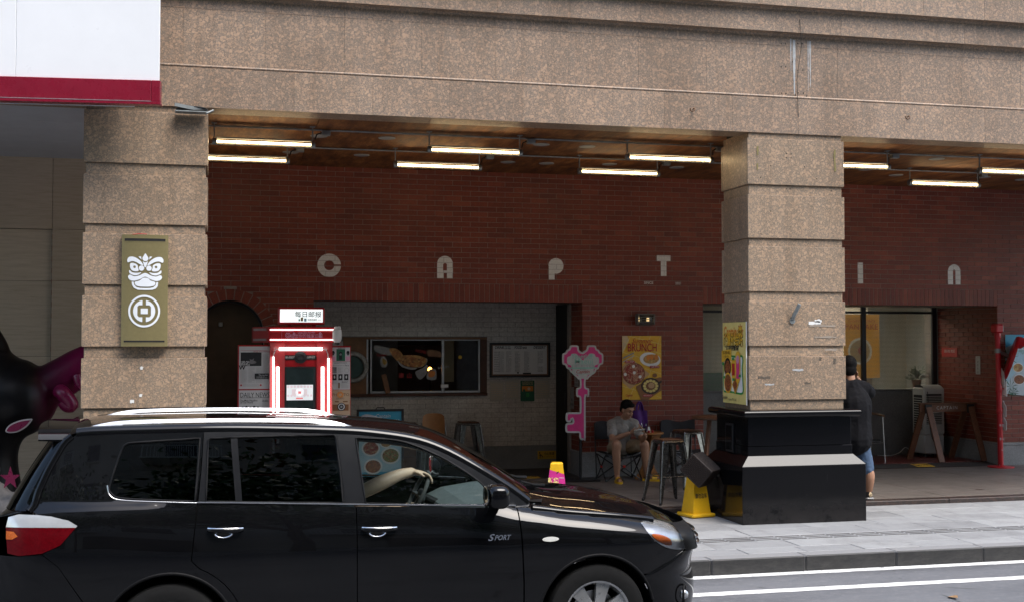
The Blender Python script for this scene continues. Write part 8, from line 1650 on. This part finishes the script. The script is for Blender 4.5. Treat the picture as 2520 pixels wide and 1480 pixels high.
sc0 = Vector((1.47, YC + .36, 1.03)); ax2 = Vector((-.90, 0, .43)).normalized(); u2 = Vector((.43, 0, .90)).normalized(); sw2 = MB().tube([sc0 + Vector((0, 1, 0)) * (.185 * math.cos(a_)) + u2 * (.185 * math.sin(a_)) for a_ in np.linspace(0, 2 * math.pi, 29)[:-1]], .016, 8, True).build('steering_wheel', 'seat_grey', car, 60)
MB().ell(sc0 - ax2 * .03, (.03, .07, .06), 12, 8).build('hub', 'seat_grey', sw2, 60)
for a_ in (0, math.pi, -math.pi / 2): MB().bar(sc0 - ax2 * .02, sc0 + Vector((0, 1, 0)) * (.18 * math.cos(a_)) + u2 * (.18 * math.sin(a_)), .035, .015).build('spoke', 'seat_grey', sw2)
MB().cyl(sc0 - ax2 * .03, sc0 - ax2 * .32, .035, n=10).build('column', 'trim_dark', sw2)
# driver: body mostly hidden by the door pillar, forearm on the wheel
mat('pale_shirt', (.30, .36, .37), .9, var=.12, scale=20.); dv = thing('person', 'driver in a pale shirt with one bare arm on the steering wheel', 'person', (.85, YC + .38, .74)); yd = YC + .38
mb = MB(); L, R = head(mb, (.80, yd, 1.475), (1, 0, -.05), k=1.0); limb(mb, [(.76, yd, 1.27), (.785, yd, 1.37)], [.06, .055]); limb(mb, [(.86, yd, .80), (.80, yd, 1.0), (.76, yd, 1.22)], [.15, .14, .13]); limb(mb, [(.77, yd - .19, 1.22), (.77, yd + .19, 1.22)], [.065, .065])
limb(mb, [(.78, yd - .20, 1.20), (.90, yd - .24, 1.10), (1.02, yd - .24, 1.09)], [.062, .055, .05]); limb(mb, [(1.02, yd - .24, 1.09), (1.16, yd - .22, 1.15), (1.30, yd - .18, 1.20), (1.40, yd - .14, 1.215)], [.052, .056, .045, .036]); hand(mb, (1.40, yd - .14, 1.215), (.15, -.1, -.9), (.95, .15, -.12), (-.1, -.8, .2), .8, 1.25)
limb(mb, [(.78, yd + .20, 1.21), (.92, yd + .26, 1.05), (1.06, yd + .24, .90)], [.06, .05, .044]); limb(mb, [(1.06, yd + .24, .90), (1.22, yd + .22, .88), (1.36, yd + .18, .90)], [.044, .038, .03]); hand(mb, (1.36, yd + .18, .90), (.2, 0, -.8), (.8, -.2, .4), (0, -.8, .3), .7)
for sgn in (-1, 1): limb(mb, [(.86, yd + sgn * .09, .80), (1.2, yd + sgn * .11, .86), (1.5, yd + sgn * .10, .60)], [.09, .075, .05])
body = fuse('body', mb, 'skin_light', dv, .0085, 3); face(body, L, R, 1.0)
mb = MB(); mb.ell(L(0, -.02, .045), (.088, .104, .096), 18, 12, rot=R); mb.ell(L(0, -.06, -.01), (.074, .05, .065), 12, 10, rot=R); fuse('hair', mb, 'hair', body, .010, 2)
mb = MB(); limb(mb, [(.86, yd, .82), (.80, yd, 1.0), (.765, yd, 1.24)], [.175, .165, .14]); limb(mb, [(.77, yd - .19, 1.215), (.77, yd + .19, 1.215)], [.082, .082]); limb(mb, [(.78, yd - .20, 1.205), (.87, yd - .235, 1.12), (.96, yd - .24, 1.09)], [.08, .075, .070]); limb(mb, [(.78, yd + .20, 1.205), (.9, yd + .25, 1.11)], [.078, .07]); fuse('shirt', mb, 'pale_shirt', body, .011, 3)
# ------------------------------------------------------------------ the other side of the street (behind the camera; it shows in the car paint, glass and polished stone)
struct(MB().cbox(-60, 60, -1.2, -1.0, -.01, .15, .01).build('kerb', 'kerb_stone')); struct(sheet('pavement', -60, 60, -9.0, -1.2, .148, 'paving_stone'))
mat('render_wall', (.40, .37, .32), .8, var=.2, scale=.8); mat('balcony_white', (.75, .74, .70), .6); mat('dark_window', (.015, .018, .02), .1, var=.3)
ob = thing('apartment_block', 'drab six storey apartment block with railed balconies across the street', 'building', (2, -9.2, .15))
MB().box(-26, 30, -20, -9.2, .1, 20.5).build('wall', 'render_wall', ob)
wm = MB().box(-.75, .75, -.02, .03, -.75, .75).mesh('window', 'dark_window'); sm2 = MB().cbox(-.85, .85, -.05, .16, -.05, 0, .01).mesh('sill', 'balcony_white')
bmx = MB(); bmx.cbox(-1.5, 1.5, 0, .9, -.08, 0, .01)
for i in range(31): bmx.box(-1.48 + i * .098, -1.46 + i * .098, .86, .88, 0, .95)
bmx.box(-1.5, 1.5, .85, .89, .95, 1.0); bmm = bmx.mesh('balcony', 'balcony_white')
for fl_ in range(6):
    for k in range(12):
        x = -23 + k * 4.4; z = 2.0 + fl_ * 3.2
        if fl_ == 0: continue
        piece('window', wm, (x, -9.2, z), ob); piece('sill', sm2, (x, -9.2, z - .76), ob)
        if (k + fl_) % 2: piece('balcony', bmm, (x, -9.2, z - 1.05), ob)
for k in range(6): MB().box(-23 + k * 8.8, -23 + k * 8.8 + 5.5, -9.22, -9.15, .16, 2.9).build('shop_shutter', 'dark_window', ob)
mat('bark', (.06, .045, .035), .9, var=.4, scale=20.); mat('tree_leaf', (.035, .10, .012), .5, var=.45, scale=12.)
def street_tree(x, y, label, seed, hgt=7.5):
    r_ = random.Random(seed); t_ = thing('street_tree', label, 'tree', (x, y, .15), 'street trees behind the camera'); mb = MB(); top = Vector((x, y, .15 + hgt * .42)); mb.tube([(x, y, .14), (x + .05, y, 1.5), (x - .03, y + .05, 2.6), top], [.20, .15, .13, .10], 10); br = []
    for k in range(9):
        a_ = k * .7 + r_.uniform(-.3, .3); e = Vector((math.cos(a_) * r_.uniform(1.4, 2.6), math.sin(a_) * r_.uniform(1.2, 2.4), r_.uniform(.7, 2.8))); mb.tube([top - Vector((0, 0, .5 * r_.random())), top + e * .5 + Vector((0, 0, .15)), top + e], [.08, .05, .02], 6); br.append(top + e)
    mb.build('trunk', 'bark', t_, 60); R_ = np.random.default_rng(seed); N = 7000; c_ = np.array([list(b) for b in br])[np.arange(N) % 9] + R_.normal(0, 1, (N, 3)) * np.array([.85, .8, .6]); a_ = R_.normal(0, 1, (N, 3)) * np.array([1, 1, .5]); a_ /= np.linalg.norm(a_, axis=1)[:, None]; b_ = np.cross(a_, R_.normal(0, 1, (N, 3))); b_ /= np.linalg.norm(b_, axis=1)[:, None]
    V_ = np.stack([c_ - a_ * .12, c_ + b_ * .06, c_ + a_ * .12, c_ - b_ * .06], 1).reshape(-1, 3); lf = MB(); lf.v = [tuple(q) for q in V_.tolist()]; lf.f = [(4 * i, 4 * i + 1, 4 * i + 2, 4 * i + 3) for i in range(N)]; lf.m = [0] * N
    o_ = lf.build('crown', 'tree_leaf', t_); o_['kind'] = 'stuff'
for i, (x, y, h_, lab) in enumerate(((-9.0, -2.1, 8.4, 'leafy street tree across the road, well behind the car'), (-4.2, -2.0, 7.8, 'leafy street tree across the road facing the car tail'), (1.2, -2.3, 8.6, 'leafy street tree across the road facing the car doors'), (6.3, -2.0, 8.0, 'leafy street tree across the road facing the car bonnet'), (11.5, -2.2, 8.2, 'leafy street tree across the road facing the black plinth'))): street_tree(x, y, lab, 20 + i, h_)
